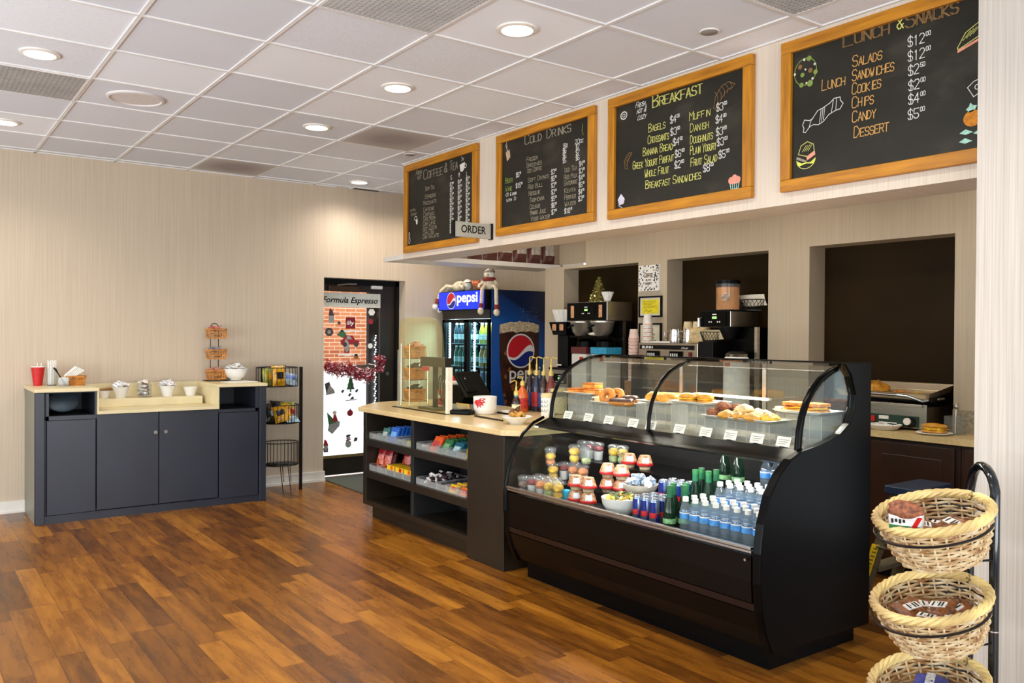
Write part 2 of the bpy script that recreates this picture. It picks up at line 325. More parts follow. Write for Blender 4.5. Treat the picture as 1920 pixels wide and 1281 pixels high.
# ------------------------------------------------------------------ object helpers
def mesh(name, mb, mats):
    me = bpy.data.meshes.new(name); me.from_pydata(mb.v, [], mb.f)
    for m in (mats if isinstance(mats, (list, tuple)) else [mats]): me.materials.append(m)
    me.polygons.foreach_set('material_index', mb.mi); me.polygons.foreach_set('use_smooth', mb.sm)
    me.update(); me.validate()
    if any(mb.sm): me.set_sharp_from_angle(angle=math.radians(42))
    return me
def obj(name, mb, mats, parent=None, bevel=0, label=None, loc=None, rz=0, seg=2):
    o = bpy.data.objects.new(name, mesh(name, mb, mats)); C.objects.link(o)
    if bevel:
        md = o.modifiers.new('bevel', 'BEVEL'); md.width = bevel; md.segments = seg; md.limit_method = 'ANGLE'; md.angle_limit = math.radians(35)
    if parent: o.parent = parent
    if label: o['label'] = label
    if loc: o.location = loc
    if rz: o.rotation_euler[2] = rz
    return o
def tag(o, label, cat, group=None, kind=None):
    o['label'] = label; o['category'] = cat
    if group: o['group'] = group
    if kind: o['kind'] = kind
    return o
def thing(name, label, cat, loc=(0, 0, 0), rz=0, group=None):
    o = bpy.data.objects.new(name, None); C.objects.link(o); o.empty_display_size = .05
    o.location = loc; o.rotation_euler = (0, 0, rz); return tag(o, label, cat, group)
def struct(name, mb, mats, parent=None, bevel=0):
    o = obj(name, mb, mats, parent, bevel)
    if not parent: o['kind'] = 'structure'
    return o
def dup(root, loc, rz, label, group=None):
    def cp(o, par):
        c = o.copy(); C.objects.link(c); c.parent = par
        for ch in KIDS(o): cp(ch, c)
        return c
    r = cp(root, None); r.location = loc; r.rotation_euler = (0, 0, rz); r['label'] = label
    if group: r['group'] = group
    return r
def KIDS(o): return list(o.children)
class Rep:
    """first call places the prototype itself, later calls place copies"""
    def __init__(s, root, group=None): s.root, s.used, s.group = root, False, group
    def at(s, loc, label, rz=0, tilt=None):
        if not s.used:
            o = s.root; s.used = True; o.location = loc; o.rotation_euler = (0, 0, rz); o['label'] = label
            if s.group: o['group'] = s.group
        else: o = dup(s.root, loc, rz, label, s.group)
        if tilt: o.rotation_euler = (tilt[0], tilt[1], rz)
        return o
ORD = ['first', 'second', 'third', 'fourth', 'fifth', 'sixth', 'seventh', 'eighth', 'ninth', 'tenth', 'eleventh', 'twelfth']
def bowl_prof(r, h, t=.004, foot=.45): return [(r * foot, 0), (r * foot, .008), (r * .72, h * .28), (r * .93, h * .66), (r, h), (r - t, h), (r * .90 - t, h * .66), (r * .68, h * .30), (r * .2, h * .16), (.001, h * .15)]
# ================================================================== SETTING
YW, XS, XK = 8.018, 3.595, 5.20
fl = struct('floor', MB().box(-3, -3, -.05, 5.7, 8.24, 0), M_FLOOR)
ce = struct('ceiling', MB().box(-3, -3, ZC, 5.7, 8.2, ZC + .08), M_CEIL)
g = MB()
for i in range(-8, 9):
    x = TX + TS * i
    if -3 < x < 5.6: g.box(x - .010, -3, ZC - .007, x + .010, 8.018, ZC + .001)
for j in range(-11, 8):
    y = TY + TS * j
    if -3 < y < 8.0: g.box(-3, y - .010, ZC - .0075, 5.6, y + .010, ZC + .001)
g.box(-3, 8.0, ZC - .007, 3.6, 8.018, ZC + .001); g.box(XS - .018, 1.5, ZC - .007, XS, 6.578, ZC + .001)
struct('grid', g, M_GRID, ce)
w = MB(); w.box(-3, YW, 0, 3.482, YW + .19, ZC).box(4.41, YW, 0, 5.7, YW + .19, ZC).box(3.482, YW, 2.057, 4.41, YW + .19, ZC)
struct('wall_back', w, M_WALLB)
b = MB().box(-3, YW - .016, 0, .86, YW, .098).box(-3, YW - .022, 0, .86, YW - .016, .02).box(2.66, YW - .016, 0, 3.482, YW, .098).box(2.66, YW - .026, 0, 3.495, YW - .016, .022).box(2.66, YW - .02, .092, 3.49, YW, .1)
b.box(3.482, YW - .01, 0, 3.495, YW + .12, .1).box(4.41, YW - .016, 0, 4.83, YW, .098)
struct('baseboard_back', b, M_TRIM)
# shop front the daylight comes through (left of and behind the camera)
def shopfront(name, along_y):
    m = MB(); a0, a1 = (-3, 8.2) if along_y else (-3, 4.0)
    def bx(a, z0, b_, z1):
        if along_y: m.box(-3.12, a, z0, -3.0, b_, z1)
        else: m.box(a, -3.12, z0, b_, -3.0, z1)
    bx(a0, 0, a1, .38); bx(a0, 2.62, a1, ZC)
    n = 6
    for i in range(n + 1):
        c = a0 + (a1 - a0) * i / n; bx(max(a0, c - .05), .38, min(a1, c + .05), 2.62)
    struct(name, m, M_DARK)
shopfront('wall_left', True); shopfront('wall_front', False)
# pier at the right edge
struct('wall_right', MB().box(3.45, -3, 0, 3.62, 1.63, ZC), M_PIER)
# header over the counter with the menu boards, plus the shelf it turns into at the far end
h = MB().box(XS, 1.3, 2.146, 3.89, 6.578, ZC - .001)
struct('wall_header', h, M_HEAD)
h = MB().box(3.60, 6.578, 2.146, 5.38, 6.96, 2.188)
struct('trim_1', h, M_TRIM)
# kitchen wall with three niches
k = MB(); X1 = XK + .19
for y0, y1 in ((1.4, 2.581), (3.595, 3.942), (4.957, 5.297), (6.308, 6.60)): k.box(XK, y0, 0, X1, y1, 2.122)
k.box(XK, 1.4, 2.122, X1, 5.99, ZC); k.box(XK + .18, 5.99, 2.19, X1, 6.60, ZC); k.box(XK, 5.99, 2.122, X1, 6.6, 2.146)
for y0, y1 in ((2.581, 3.595), (3.942, 4.957), (5.297, 6.308)): k.box(XK, y0, 0, X1, y1, .88)
k.box(5.56, 6.6, 0, 5.7, YW, ZC); k.box(X1, 6.56, 0, 5.6, 6.6, ZC)
struct('wall_kitchen', k, M_WALLK)
k = MB()
for y0, y1 in ((2.55, 3.63), (3.91, 4.99), (5.26, 6.34)): k.box(X1 - .005, y0, .88, X1 + .05, y1, 2.16)
struct('trim_2', k, M_NICHE)
# the door
d = thing('door_1', 'dark framed glass door in the back wall with festive stickers', 'door', (3.482, YW + .165, 0)); d['kind'] = 'structure'
m = MB(); DX = .928
m.box(.0, -.005, 0, .03, .02, 2.057).box(DX - .045, -.03, 0, DX, .02, 2.057).box(0, -.03, 2.0, DX, .02, 2.057)
struct('door_frame', m, M_BLACKM, d)
m = MB().box(.03, -.0, .02, .05, .035, 2.0).box(.715, -.0, .02, .883, .035, 2.0).box(.05, -.0, 1.93, .715, .035, 2.0).box(.05, -.0, .02, .715, .035, .2)
struct('door_leaf', m, mat('door_bronze', (34, 26, 18), .4, var=.15, scale=6), d)
struct('door_sill', MB().box(.05, -.006, .196, .715, .0, .225), mat('brass_sill', (150, 126, 82), .35, .6, var=.1), d)
struct('door_glass', MB().box(.05, .01, .2, .715, .016, 1.93), M_GLASS, d)
struct('push_bar', MB().box(.36, -.075, 1.09, .62, -.035, 1.165).box(.40, -.04, 1.11, .44, -.002, 1.145).box(.56, -.04, 1.11, .60, -.002, 1.145), mat('dull_bar', (104, 100, 86), .35, .5, var=.08), d, .006)
struct('door_closer', MB().box(.10, -.06, 1.925, .44, -.003, 1.985), mat('closer_bronze', (62, 44, 26), .4, .3, var=.1), d, .006)
struct('closer_arm', MB().tube([(.20, -.04, 1.99), (.30, -.09, 2.005), (.42, -.03, 2.01)], .009), M_STEEL, d)
struct('exit_sensor', MB().box(.60, -.045, 1.965, .72, -.003, 2.0), M_PAPER, d, .004)
struct('lock_cylinder', MB().tube([(.80, -.012, 1.06), (.80, .0, 1.06)], .02, 16), M_STEEL, d)
fr = FY(0, -.001, 0)
struct('name_strip', MB().rect(fr, .05, 1.765, .715, 1.915, .0, .002), mat('strip_film', (226, 226, 212), .5, var=.03), d)
m = MB(); m.text(FY(0, -.0035, 0), 'Formula Espresso', .085, .052, 1.812, shear=.28, weight=.0016, width=.63); struct('name_lettering', m, M_BLACKM, d)
# outside
struct('wall_across_street', MB().box(0, 14.5, -.4, 12, 14.8, 7), M_BRICK)
struct('trim_3', MB().box(2, 13.0, -.1, 12, 13.4, .86), mat('pale_concrete', (238, 238, 240), .8, var=.03, scale=3))
struct('floor_outside', MB().box(0, 8.36, -.12, 12, 14.6, -.06), mat('bright_pavement', (236, 236, 240), .8, var=.04, scale=4))
area('daylight_over_street', (6.4, 11.2, 5.2), (0, 0, 0), 6, 4.5, 420, (1, .99, .97))

struct('trim_4', MB().box(4.28, 8.62, -.06, 4.95, 8.68, 3.0), mat('dark_reflection', (40, 24, 22), .6, var=.25, scale=12))  # added slab standing in for the dark reflection in the door glass
_ls = thing('led_reflection', 'dotted LED reflection in the door glass, added as a line of glowing beads', 'reflection', (4.352, 8.605, 0)); _m = MB()  # beads and cable stand in for an LED strip reflected in the glass
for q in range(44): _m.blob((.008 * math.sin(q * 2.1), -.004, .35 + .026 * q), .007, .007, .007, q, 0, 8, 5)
_o = obj('reflection_dots', _m, M_LED, _ls); _o['kind'] = 'stuff'; obj('cable', MB().tube([(0, 0, .3), (.005, 0, .9), (0, 0, 1.5)], .003, 5), M_BLACKM, _ls)
# ================================================================== CEILING THINGS
lp = None
names = ['recessed ceiling light far left, nearest of the left row', 'large recessed ceiling light nearest the camera, above the room middle', 'second recessed ceiling light of the middle row, before the menu boards', 'third recessed ceiling light of the middle row', 'recessed ceiling light at the left frame edge near the back wall', 'shallow recessed ceiling light by the back wall left of the coffee board']
for i in range(6):
    x, y = LIGHTS[i]
    if lp is None:
        lp = thing('ceiling_light', names[0], 'light')
        obj('trim_ring', MB().lathe([(.098, 0), (.098, -.008), (.078, -.012), (.074, -.002), (.074, 0)], 32), M_TRIM, lp)
        obj('lens', MB().lathe([(.074, -.001), (.05, -.004), (.001, -.005)], 32), M_LAMP, lp)
        LP = Rep(lp, 'recessed ceiling lights')
    LP.at((x, y, ZC), names[i])
def grille(cx, cy, label, col, rows=22):
    t = thing('ceiling_vent', label, 'vent', (cx, cy, ZC - .002))
    m = MB(); m.box(-.295, -.295, -.003, .295, .295, .0)
    obj('backing', m, mat('vent_back_%d' % col[0], tuple(int(c * .78) for c in col), .8, var=.05, scale=6), t)
    m = MB()
    for q in range(rows):
        y = -.285 + .57 * (q + .5) / rows; m.box(-.285, y - .0065, -.008, .285, y + .0065, -.003)
        x = y; m.box(x - .0045, -.285, -.0085, x + .0045, .285, -.003)
    obj('grille', m, mat('vent_%d' % col[0], col, .7, var=.05, scale=4), t)
    obj('rim', MB().box(-.3, -.3, -.009, .3, -.285, 0).box(-.3, .285, -.009, .3, .3, 0).box(-.3, -.285, -.009, -.285, .285, 0).box(.285, -.285, -.009, .3, .285, 0), M_GRID, t)
grille(1.837, 3.339, 'perforated return air grille at the top edge above the room middle', (186, 184, 182))
grille(3.057, 2.12, 'perforated air grille by the breakfast and lunch boards at the top edge', (170, 168, 166))
grille(.618, 5.778, 'grey slotted air panel beside the left recessed light', (168, 164, 160))
def stain(cx, cy, label):
    k = NT('dusty_tile'); f = k.n('ShaderNodeTexGradient', gradient_type='SPHERICAL'); k.l(k.coord((2.6, 2.6, 2.6)), f.inputs[0])
    k.l(k.ramp(f.outputs['Fac'], [(0, (190, 184, 182)), (.7, (150, 142, 141))]), k.b.inputs['Base Color']); k.b.inputs['Roughness'].default_value = .9
    tag(obj('ceiling_panel', MB().box(-.29, -.29, -.006, .29, .29, 0), k.m, loc=(cx, cy, ZC - .002)), label, 'ceiling panel')
stain(3.057, 5.778, 'dusty dark grey air panel in front of the coffee board'); stain(2.447, 7.607, 'dusty grey air panel against the back wall')
o = tag(obj('ceiling_speaker', MB().lathe([(.17, 0), (.17, -.010), (.155, -.014), (.148, -.006), (.001, -.006)], 40), mat('speaker_white', (214, 208, 205), .7, var=.02), loc=(1.228, 5.778, ZC)), 'round white speaker cover set in a ceiling tile on the left', 'speaker')
def sprink(x, y, label):
    t = thing('sprinkler', label, 'sprinkler', (x, y, ZC))
    obj('cover_plate', MB().lathe([(.045, 0), (.045, -.006), (.04, -.010), (.001, -.011)], 24), mat('grey_plate', (150, 148, 146), .5, .3, var=.03), t)
    obj('rim_ring', MB().torus((0, 0, -.004), .045, .004), M_TRIM, t)
sprink(3.214, 2.796, 'round grey sprinkler cover above the breakfast board'); sprink(3.436, 6.186, 'small round sprinkler cover in front of the coffee board')
t = thing('ceiling_diffuser', 'narrow slot in the ceiling edge above the back wall', 'vent', (3.9, 7.93, ZC)); obj('frame', MB().box(-.16, -.06, -.012, .16, .06, 0), M_GRID, t); obj('slot', MB().box(-.14, -.025, -.015, .14, .025, -.011), M_BLACKM, t)

# ================================================================== MENU BOARDS
def board(name, y0, y1, z0, z1, label):
    """frame on the header face, y0 > y1"""
    w = y0 - y1; t = thing(name, label, 'menu board', (XS - .001, y0, z0)); fr = Fr((-.012, 0, 0), (0, -1, 0), (0, 0, 1), (-1, 0, 0)); hh = z1 - z0; f = .058
    obj('slate', MB().rect(fr, f - .01, f - .01, w - f + .01, hh - f + .01, -.01, .002), M_CHALK, t)
    obj('rail', MB().rect(fr, 0, 0, w, f, -.012, .022), M_FRAME, t, .004); obj('rail', MB().rect(fr, 0, hh - f, w, hh, -.012, .022), M_FRAME, t, .004)
    obj('stile', MB().rect(fr, 0, f, f, hh - f, -.012, .0215), M_FRAMEZ, t, .004); obj('stile', MB().rect(fr, w - f, f, w, hh - f, -.012, .0215), M_FRAMEZ, t, .004)
    return t, Fr((-.0145, 0, 0), (0, -1, 0), (0, 0, 1), (-1, 0, 0)), w, hh
# --- lunch & snacks
def lines(m, fr, tab, h, sw, slant=.04, c=.0012):
    for s, a, b, w in tab: chalk_text(m, fr, s, a, b, h, width=w, sw=sw, slant=slant, c=c, jit=.03)
def prices(m, fr, tab, h, sw):
    for p, q, a, b in tab: price(m, fr, (p, q), a, b, h, sw=sw)
t, fr, W, H = board('menu_board', 2.637, 1.45, 2.205, 2.945, 'framed chalkboard headed Lunch & Snacks, nearest the right pier')
m = MB(); chalk_text(m, fr, 'Lunch', .332, .637, .062, width=.235, sw=.0035, double=True, jit=.02); chalk_text(m, fr, 'Snacks', .634, .637, .066, width=.235, sw=.0035, double=True, jit=.02); obj('title_lettering', m, M_CHB, t)
m = MB(); chalk_text(m, fr, '&', .598, .645, .055, sw=.005); obj('ampersand', m, M_CHY, t)
m = MB(); lines(m, fr, (('Salads', .382, .532, .149), ('Sandwiches', .381, .467, .207), ('Cookies', .381, .405, .146), ('Chips', .382, .342, .111), ('Candy', .383, .276, .121), ('Dessert', .393, .203, .173), ('Lunch', .223, .460, .126)), .050, .0042); obj('item_lettering', m, M_CHO, t)
m = MB(); prices(m, fr, (('12', '00', .648, .553), ('12', '00', .649, .489), ('2', '50', .651, .426), ('2', '00', .653, .360), ('4', '00', .653, .300), ('5', '00', .652, .234)), .042, .0036); obj('price_lettering', m, M_CHW, t)
m = MB(); m.ell(fr, .131, .573, .062, .066, .004); obj('cookie_outline', m, M_CHG, t)
cd_ = [('cookie_chip', M_CHG, ((.152, .632, .013), (.188, .558, .012), (.158, .510, .016), (.110, .512, .012), (.115, .560, .011))), ('sugar_dot', M_CHW, ((.072, .573, .006), (.125, .632, .006), (.183, .597, .006), (.132, .583, .005), (.172, .53, .006), (.138, .516, .005))), ('nut', M_CHB, ((.102, .602, .012), (.160, .572, .012)))]
for nm, mm, L in cd_:
    for a, b, r_ in L: obj(nm, MB().disc(fr, a, b, r_, .001, .003, 12), mm, t)
m = MB(); S1 = [(.118, .315), (.128, .338), (.155, .330), (.172, .335), (.20, .368), (.235, .378), (.268, .392), (.288, .408), (.320, .408), (.322, .392), (.336, .375), (.320, .352), (.298, .350), (.262, .338), (.232, .310), (.205, .300), (.178, .306), (.158, .300), (.135, .276), (.122, .280), (.126, .298)]
m.stroke(fr, S1, .0036, closed=True)
for a in (.212, .222, .232): m.stroke(fr, [(a, .306 + (a - .21) * .6), (a + .008, .368 + (a - .21) * .6)], .003)
m.stroke(fr, [(.155, .302), (.168, .335)], .003); m.stroke(fr, [(.275, .345), (.285, .405)], .003); m.stroke(fr, [(.298, .352), (.302, .405)], .003); obj('candy_drawing', m, M_CHW, t)
m = MB(); m.stroke(fr, [(.095, .175), (.110, .215), (.145, .230), (.180, .212), (.184, .178), (.145, .158), (.095, .175)], .0034); m.ell(fr, .138, .145, .052, .045, .0034, a0=PI, a1=2 * PI)
for q in range(4): m.stroke(fr, [(.118 + q * .011, .185), (.138 + q * .011, .212)], .0026)
obj('burger_outline', m, M_CHY, t)
obj('burger_filling', MB().flat(fr, [(.142, .158), (.188, .178), (.19, .160), (.145, .138)], .001, .003), M_CHP, t); obj('burger_cheese', MB().flat(fr, [(.088, .165), (.142, .138), (.142, .128), (.085, .152)], .001, .003), M_CHD, t)
obj('burger_lettuce', MB().flat(fr, [(.090, .142), (.115, .128), (.14, .130), (.165, .128), (.190, .145), (.184, .118), (.14, .125), (.096, .115)], .001, .003), mat('chalk_lime', (216, 222, 92), .9, var=.1), t)
m = MB(); m.stroke(fr, [(.862, .490), (.895, .545), (.955, .578), (.97, .57), (.955, .52), (.866, .482)], .0034, closed=True); [m.stroke(fr, [(.885 + q * .014, .515 + q * .006), (.915 + q * .012, .548 + q * .004)], .0026) for q in range(4)]; obj('sandwich_outline', m, M_CHY, t)
obj('sandwich_filling', MB().flat(fr, [(.862, .478), (.965, .514), (.965, .502), (.864, .468)], .001, .003), M_CHP, t)
m = MB(); m.stroke(fr, [(.905, .315), (.93, .335), (.965, .345), (.962, .29), (.93, .272)], .0034, closed=True); m.ell(fr, .945, .31, .01, w=.003); obj('pie_drawing', m, M_CHW, t)
obj('orange_fruit', MB().disc(fr, .928, .185, .038, .001, .003, 20, .034), mat('chalk_tangerine', (206, 132, 44), .9, var=.12, scale=90), t)
obj('fruit_leaf', MB().flat(fr, [(.90, .225), (.912, .235), (.918, .25), (.93, .238), (.945, .235), (.935, .215), (.915, .21)], .001, .003), M_CHM, t)
for a, b in ((.900, .131), (.898, .095), (.955, .122)): obj('leaf', MB().flat(fr, [(a - .025, b), (a, b + .013), (a + .03, b - .003), (a, b - .010)], .001, .003), M_CHM, t)
# --- breakfast
t, fr, W, H = board('menu_board', 3.906, 2.815, 2.204, 2.948, 'framed chalkboard headed Breakfast, between cold drinks and lunch')
m = MB(); chalk_text(m, fr, 'Breakfast', .366, .618, .070, width=.385, sw=.0034, double=True, jit=.015); obj('title_lettering', m, M_CHY, t)
m = MB(); lines(m, fr, (('Bagels', .336, .481, .140), ('Croissants', .333, .413, .170), ('Banana Bread', .293, .347, .241), ('Greek Yogurt Parfait', .208, .281, .334), ('Whole Fruit', .309, .219, .196), ('Breakfast Sandwiches', .316, .150, .430), ('Muffin', .655, .485, .153), ('Danish', .661, .419, .137), ('Doughnuts', .662, .353, .165), ('Plain Yogurt', .663, .293, .187), ('Fruit Salad', .667, .228, .191)), .046, .0036); obj('item_lettering', m, M_CHY, t)
m = MB(); prices(m, fr, (('4', '00', .510, .498), ('3', '50', .514, .428), ('4', '00', .534, .366), ('6', '00', .549, .296), ('2', '00', .546, .234), ('8', '00', .759, .183), ('3', '50', .848, .496), ('4', '00', .844, .432), ('3', '50', .847, .365), ('3', '00', .854, .308), ('5', '00', .866, .239)), .040, .0042)
for q, (s, a, b, w) in enumerate((('Fresh,', .227, .646, .09), ('hot &', .238, .609, .08), ('cozy', .244, .570, .075))): chalk_text(m, fr, s, a, b, .032, sw=.0032, slant=.35, width=w)
obj('price_lettering', m, M_CHW, t)
m = MB(); m.ell(fr, .127, .622, .026, .022, .007); m.ell(fr, .127, .622, .011, .009, .004); obj('doughnut_drawing', m, M_CHW, t)
def croissant(mb, a, b, s, rot):
    q = [(-1, -.5), (-.6, .1), (0, .45), (.6, .4), (1, .0), (.75, -.1), (.4, -.05), (0, -.15), (-.4, -.4), (-.75, -.8)]; c, s_ = math.cos(rot), math.sin(rot)
    f = lambda x, y: (a + s * (x * c - y * s_), b + s * (x * s_ + y * c))
    mb.stroke(fr, [f(*p) for p in q], .0032, closed=True)
    for x in (-.6, -.3, 0, .3, .6): mb.stroke(fr, [f(x, -.3 + x * .2), f(x + .15, .05 + x * .1), f(x + .05, .38)], .0028)
m = MB(); croissant(m, .892, .588, .085, .35); obj('large_croissant_drawing', m, M_CHB, t)
m = MB(); croissant(m, .162, .350, .052, .75); obj('small_croissant_drawing', m, M_CHB, t)
m = MB(); m.flat(fr, [(.080, .115), (.108, .148), (.140, .115), (.132, .085), (.092, .080)], .001, .003); m.stroke(fr, [(.085, .08), (.118, .062)], .004); obj('carton_drawing', m, mat('chalk_lilac', (206, 200, 214), .9, var=.08), t)
for q, (a, b) in enumerate(((.952, .108), (.975, .118), (.996, .108), (.974, .104))): obj('muffin_top', MB().disc(fr, a, b, .019, .001, .003 + .0004 * q, 12), M_CHP, t)
m = MB(); [m.stroke(fr, [(.944 + q * .015, .092), (.950 + q * .012, .064)], .0045) for q in range(5)]; m.stroke(fr, [(.942, .092), (1.006, .092)], .003); m.stroke(fr, [(.950, .062), (.999, .062)], .003); obj('muffin_case', m, M_CHM, t)
# --- cold drinks
t, fr, W, H = board('menu_board', 5.117, 4.038, 2.21, 2.945, 'framed chalkboard headed Cold Drinks, right of the hanging ORDER sign')
m = MB(); chalk_text(m, fr, 'Cold', .331, .617, .064, width=.200, sw=.0034, double=True, jit=.02); chalk_text(m, fr, 'Drinks', .581, .615, .066, width=.262, sw=.0034, double=True, jit=.02); obj('title_lettering', m, M_CHD, t)
m = MB(); lines(m, fr, (('Frozen', .356, .493, .13), ('Smoothies', .356, .451, .175), ('Iced Coffee', .360, .413, .171), ('Soft Drinks', .373, .346, .237), ('Red Bull', .378, .298, .165), ('Nesquik', .385, .251, .129), ('Tropicana', .390, .204, .173), ('Celsius', .398, .156, .117), ('Mango Juice', .403, .114, .176), ('Voss Water', .410, .071, .213), ('Iced Tea', .768, .356, .136), ('Reg Milk', .770, .308, .138), ('Gatorade', .772, .268, .136), ('Kevita', .775, .218, .118), ('Perrier', .777, .174, .118), ('Water', .778, .130, .118)), .031, .0032); obj('item_lettering', m, M_CHD, t)
m = MB(); lines(m, fr, (('16oz', .756, .521, .052), ('20oz', .878, .524, .088)), .028, .003)
prices(m, fr, [(p, '00', .634 + .001 * q, .363 - .0452 * q) for q, p in enumerate('3533567')] + [(p, '', .756, .486 - .033 * q) for q, p in enumerate('665')] + [(p, '', .890, .488 - .036 * q) for q, p in enumerate('776')] + [(p, '00', .924 - .001 * q, .371 - .0448 * q) for q, p in enumerate('434543')], .031, .0036)
prices(m, fr, (('5', '00', .233, .402), ('15', '00', .231, .326), ('10', '12', .778, .083)), .032, .004); lines(m, fr, (('*21 & over', .097, .281, .142), ('with ID', .117, .242, .12)), .024, .003); obj('price_lettering', m, M_CHW, t)
m = MB(); lines(m, fr, (('Beer', .099, .378, .095), ('Wine', .103, .319, .085)), .036, .0038); obj('wine_and_beer_lettering', m, M_CHG, t)
obj('drink_drawing', MB().flat(fr, [(.105, .60), (.150, .615), (.162, .56), (.122, .535)], .001, .003), mat('chalk_taupe', (190, 160, 130), .9, var=.1), t)
m = MB(); m.stroke(fr, [(.112, .675), (.118, .605)], .004); m.stroke(fr, [(.098, .66), (.125, .61)], .0035); obj('straw_drawing', m, M_CHW, t)
m = MB(); m.stroke(fr, [(.955, .64), (.948, .60), (.962, .57)], .004); obj('sprig_drawing', m, M_CHG, t)
# --- coffee & tea
t, fr, W, H = board('menu_board', 6.52, 5.378, 2.19, 2.948, 'framed chalkboard headed Coffee & Tea, behind the hanging ORDER sign')
m = MB(); chalk_text(m, fr, 'Coffee', .318, .597, .078, width=.315, sw=.0038, double=True, jit=.02); chalk_text(m, fr, '& Tea', .652, .606, .076, width=.205, sw=.0038, double=True, jit=.02); obj('title_lettering', m, M_CHD, t)
m = MB(); lines(m, fr, (('Fresh', .190, .654, .10), ('hot', .215, .612, .07)), .036, .004, .2)
lines(m, fr, (('Drip Tea', .352, .498, .147), ('Espresso', .345, .432, .178), ('Macchiato', .320, .381, .212), ('Caffeine', .320, .326, .18), ('Cortado', .320, .284, .18), ('Cafe Mocha', .320, .247, .20), ('Cafe Latte', .317, .207, .20), ('Hot Cocoa', .317, .167, .225), ('Chai Tea', .317, .133, .18), ('Chai Tea Latte', .315, .098, .259)), .034, .0036); lines(m, fr, (('extra', .098, .352, .09), ('syrup', .108, .315, .10)), .024, .003); obj('item_lettering', m, M_CHD, t)
m = MB()
for c_, (a, s, b) in enumerate(((.742, 'S', .533), (.860, 'M', .537), (.975, 'L', .529))):
    chalk_text(m, fr, s, a + .008, b, .034, sw=.0038)
    for q in range(10): price(m, fr, (str(3 + (q * 2 + c_) % 4), '50' if q % 2 else '00'), a, .480 + .004 * c_ - .0412 * q, .030, sw=.004)
obj('price_lettering', m, M_CHW, t)
m = MB(); m.flat(fr, [(.885, .632), (.96, .642), (.948, .588), (.925, .572), (.896, .578)], .001, .003); m.ell(fr, .966, .612, .014, .014, .006); m.stroke(fr, [(.915, .655), (.924, .672), (.912, .69)], .005); m.stroke(fr, [(.935, .66), (.942, .68)], .004); obj('cup_drawing', m, M_CHW, t)
m = MB(); m.disc(fr, .210, .255, .014, .001, .003, 10, .024); m.ell(fr, .19, .285, .022, .016, .005); obj('jug_drawing', m, M_CHW, t); m = MB(); m.ell(fr, .082, .105, .013, .026, .004); m.ell(fr, .082, .155, .009, .022, .004); obj('bottle_drawing', m, M_CHW, t)
# --- ORDER sign
t = thing('hanging_sign', 'grey ORDER sign with black end caps sticking out before the coffee board', 'sign', (3.594, 5.215, 2.255))
FO = FY(-.33, -.014, -.055)
obj('sign_panel', MB().box(-.33, -.013, -.055, -.012, .013, .055), mat('sign_grey', (178, 174, 160), .45, var=.02), t, .002)
obj('end_cap', MB().box(-.345, -.017, -.06, -.328, .017, .06), M_BLACKM, t, .002); obj('wall_bracket', MB().box(-.014, -.024, -.06, .0, .024, .06), M_BLACKM, t, .002)
m = MB(); m.text(FO, 'ORDER', .078, .055, .032, weight=.0008, width=.215); obj('sign_lettering', m, M_BLACKM, t)
# ================================================================== SHARED BUILDERS
def at(x, y, z=0):
    m = MB(); m.T = Matrix.Translation((-x, -y, -z)); return m
def pillow(mb, w, h, t, n=9, wr=.0, seed=0, crimp=.9):
    """a filled bag lying in its local xy plane, crimped at both short ends"""
    rn = random.Random(seed); ph = [rn.uniform(0, 6) for _ in range(6)]
    def th(u, v): return t * max(0, 1 - u ** 4) ** .5 * max(0, 1 - (v / crimp) ** 4 if abs(v) < crimp else 0) ** .6 * (1 + wr * math.sin(5 * u + ph[0]) * math.sin(6 * v + ph[1])) + .0006
    top = []; bot = []
    for i in range(n + 1):
        for j in range(n + 1):
            u, v = -1 + 2 * i / n, -1 + 2 * j / n; sq = 1 - .07 * (1 - u * u) * 0 - .05 * (1 - abs(v)) * 0
            x, y = u * w / 2 * (1 - .08 * (1 - v * v)), v * h / 2
            top.append((x, y, th(u, v))); bot.append((x, y, -th(u, v)))
    F = lambda i, j: i * (n + 1) + j
    fs = [(F(i, j), F(i + 1, j), F(i + 1, j + 1), F(i, j + 1)) for i in range(n) for j in range(n)]
    mb.add(top, fs, True); mb.add(bot, [f[::-1] for f in fs], True)
    return mb
def pouch(name, w, h, t, m0, label, cat, patches=(), seed=0, wr=.15):
    """a snack bag with printed panels as parts; stands on its lower edge"""
    r = thing(name, label, cat); b = MB(); b.T = Matrix.Translation((0, 0, h / 2)) @ Matrix.Rotation(PI / 2, 4, 'X'); pillow(b, w, h, t, seed=seed, wr=wr); obj('wrapper', b, m0, r)
    for nm, (a0, b0, a1, b1), mm in patches:
        p = MB(); p.T = b.T.copy(); pillow(p, w, h, t * 1.05, n=9, seed=seed, wr=wr)
        keep = []
        for f in p.f:
            cx = sum(p.v[i][0] for i in f) / len(f) / w; cz = sum(p.v[i][2] for i in f) / len(f) / h
            if a0 <= cx <= a1 and b0 <= cz <= b1: keep.append(f)
        q = MB(); q.add(p.v, keep, True); used = sorted({i for f in keep for i in f}); mp = {i: k for k, i in enumerate(used)}
        q2 = MB(); q2.add([p.v[i] for i in used], [[mp[i] for i in f] for f in keep], True)
        if keep: obj(nm, q2, mm, r)
    return r
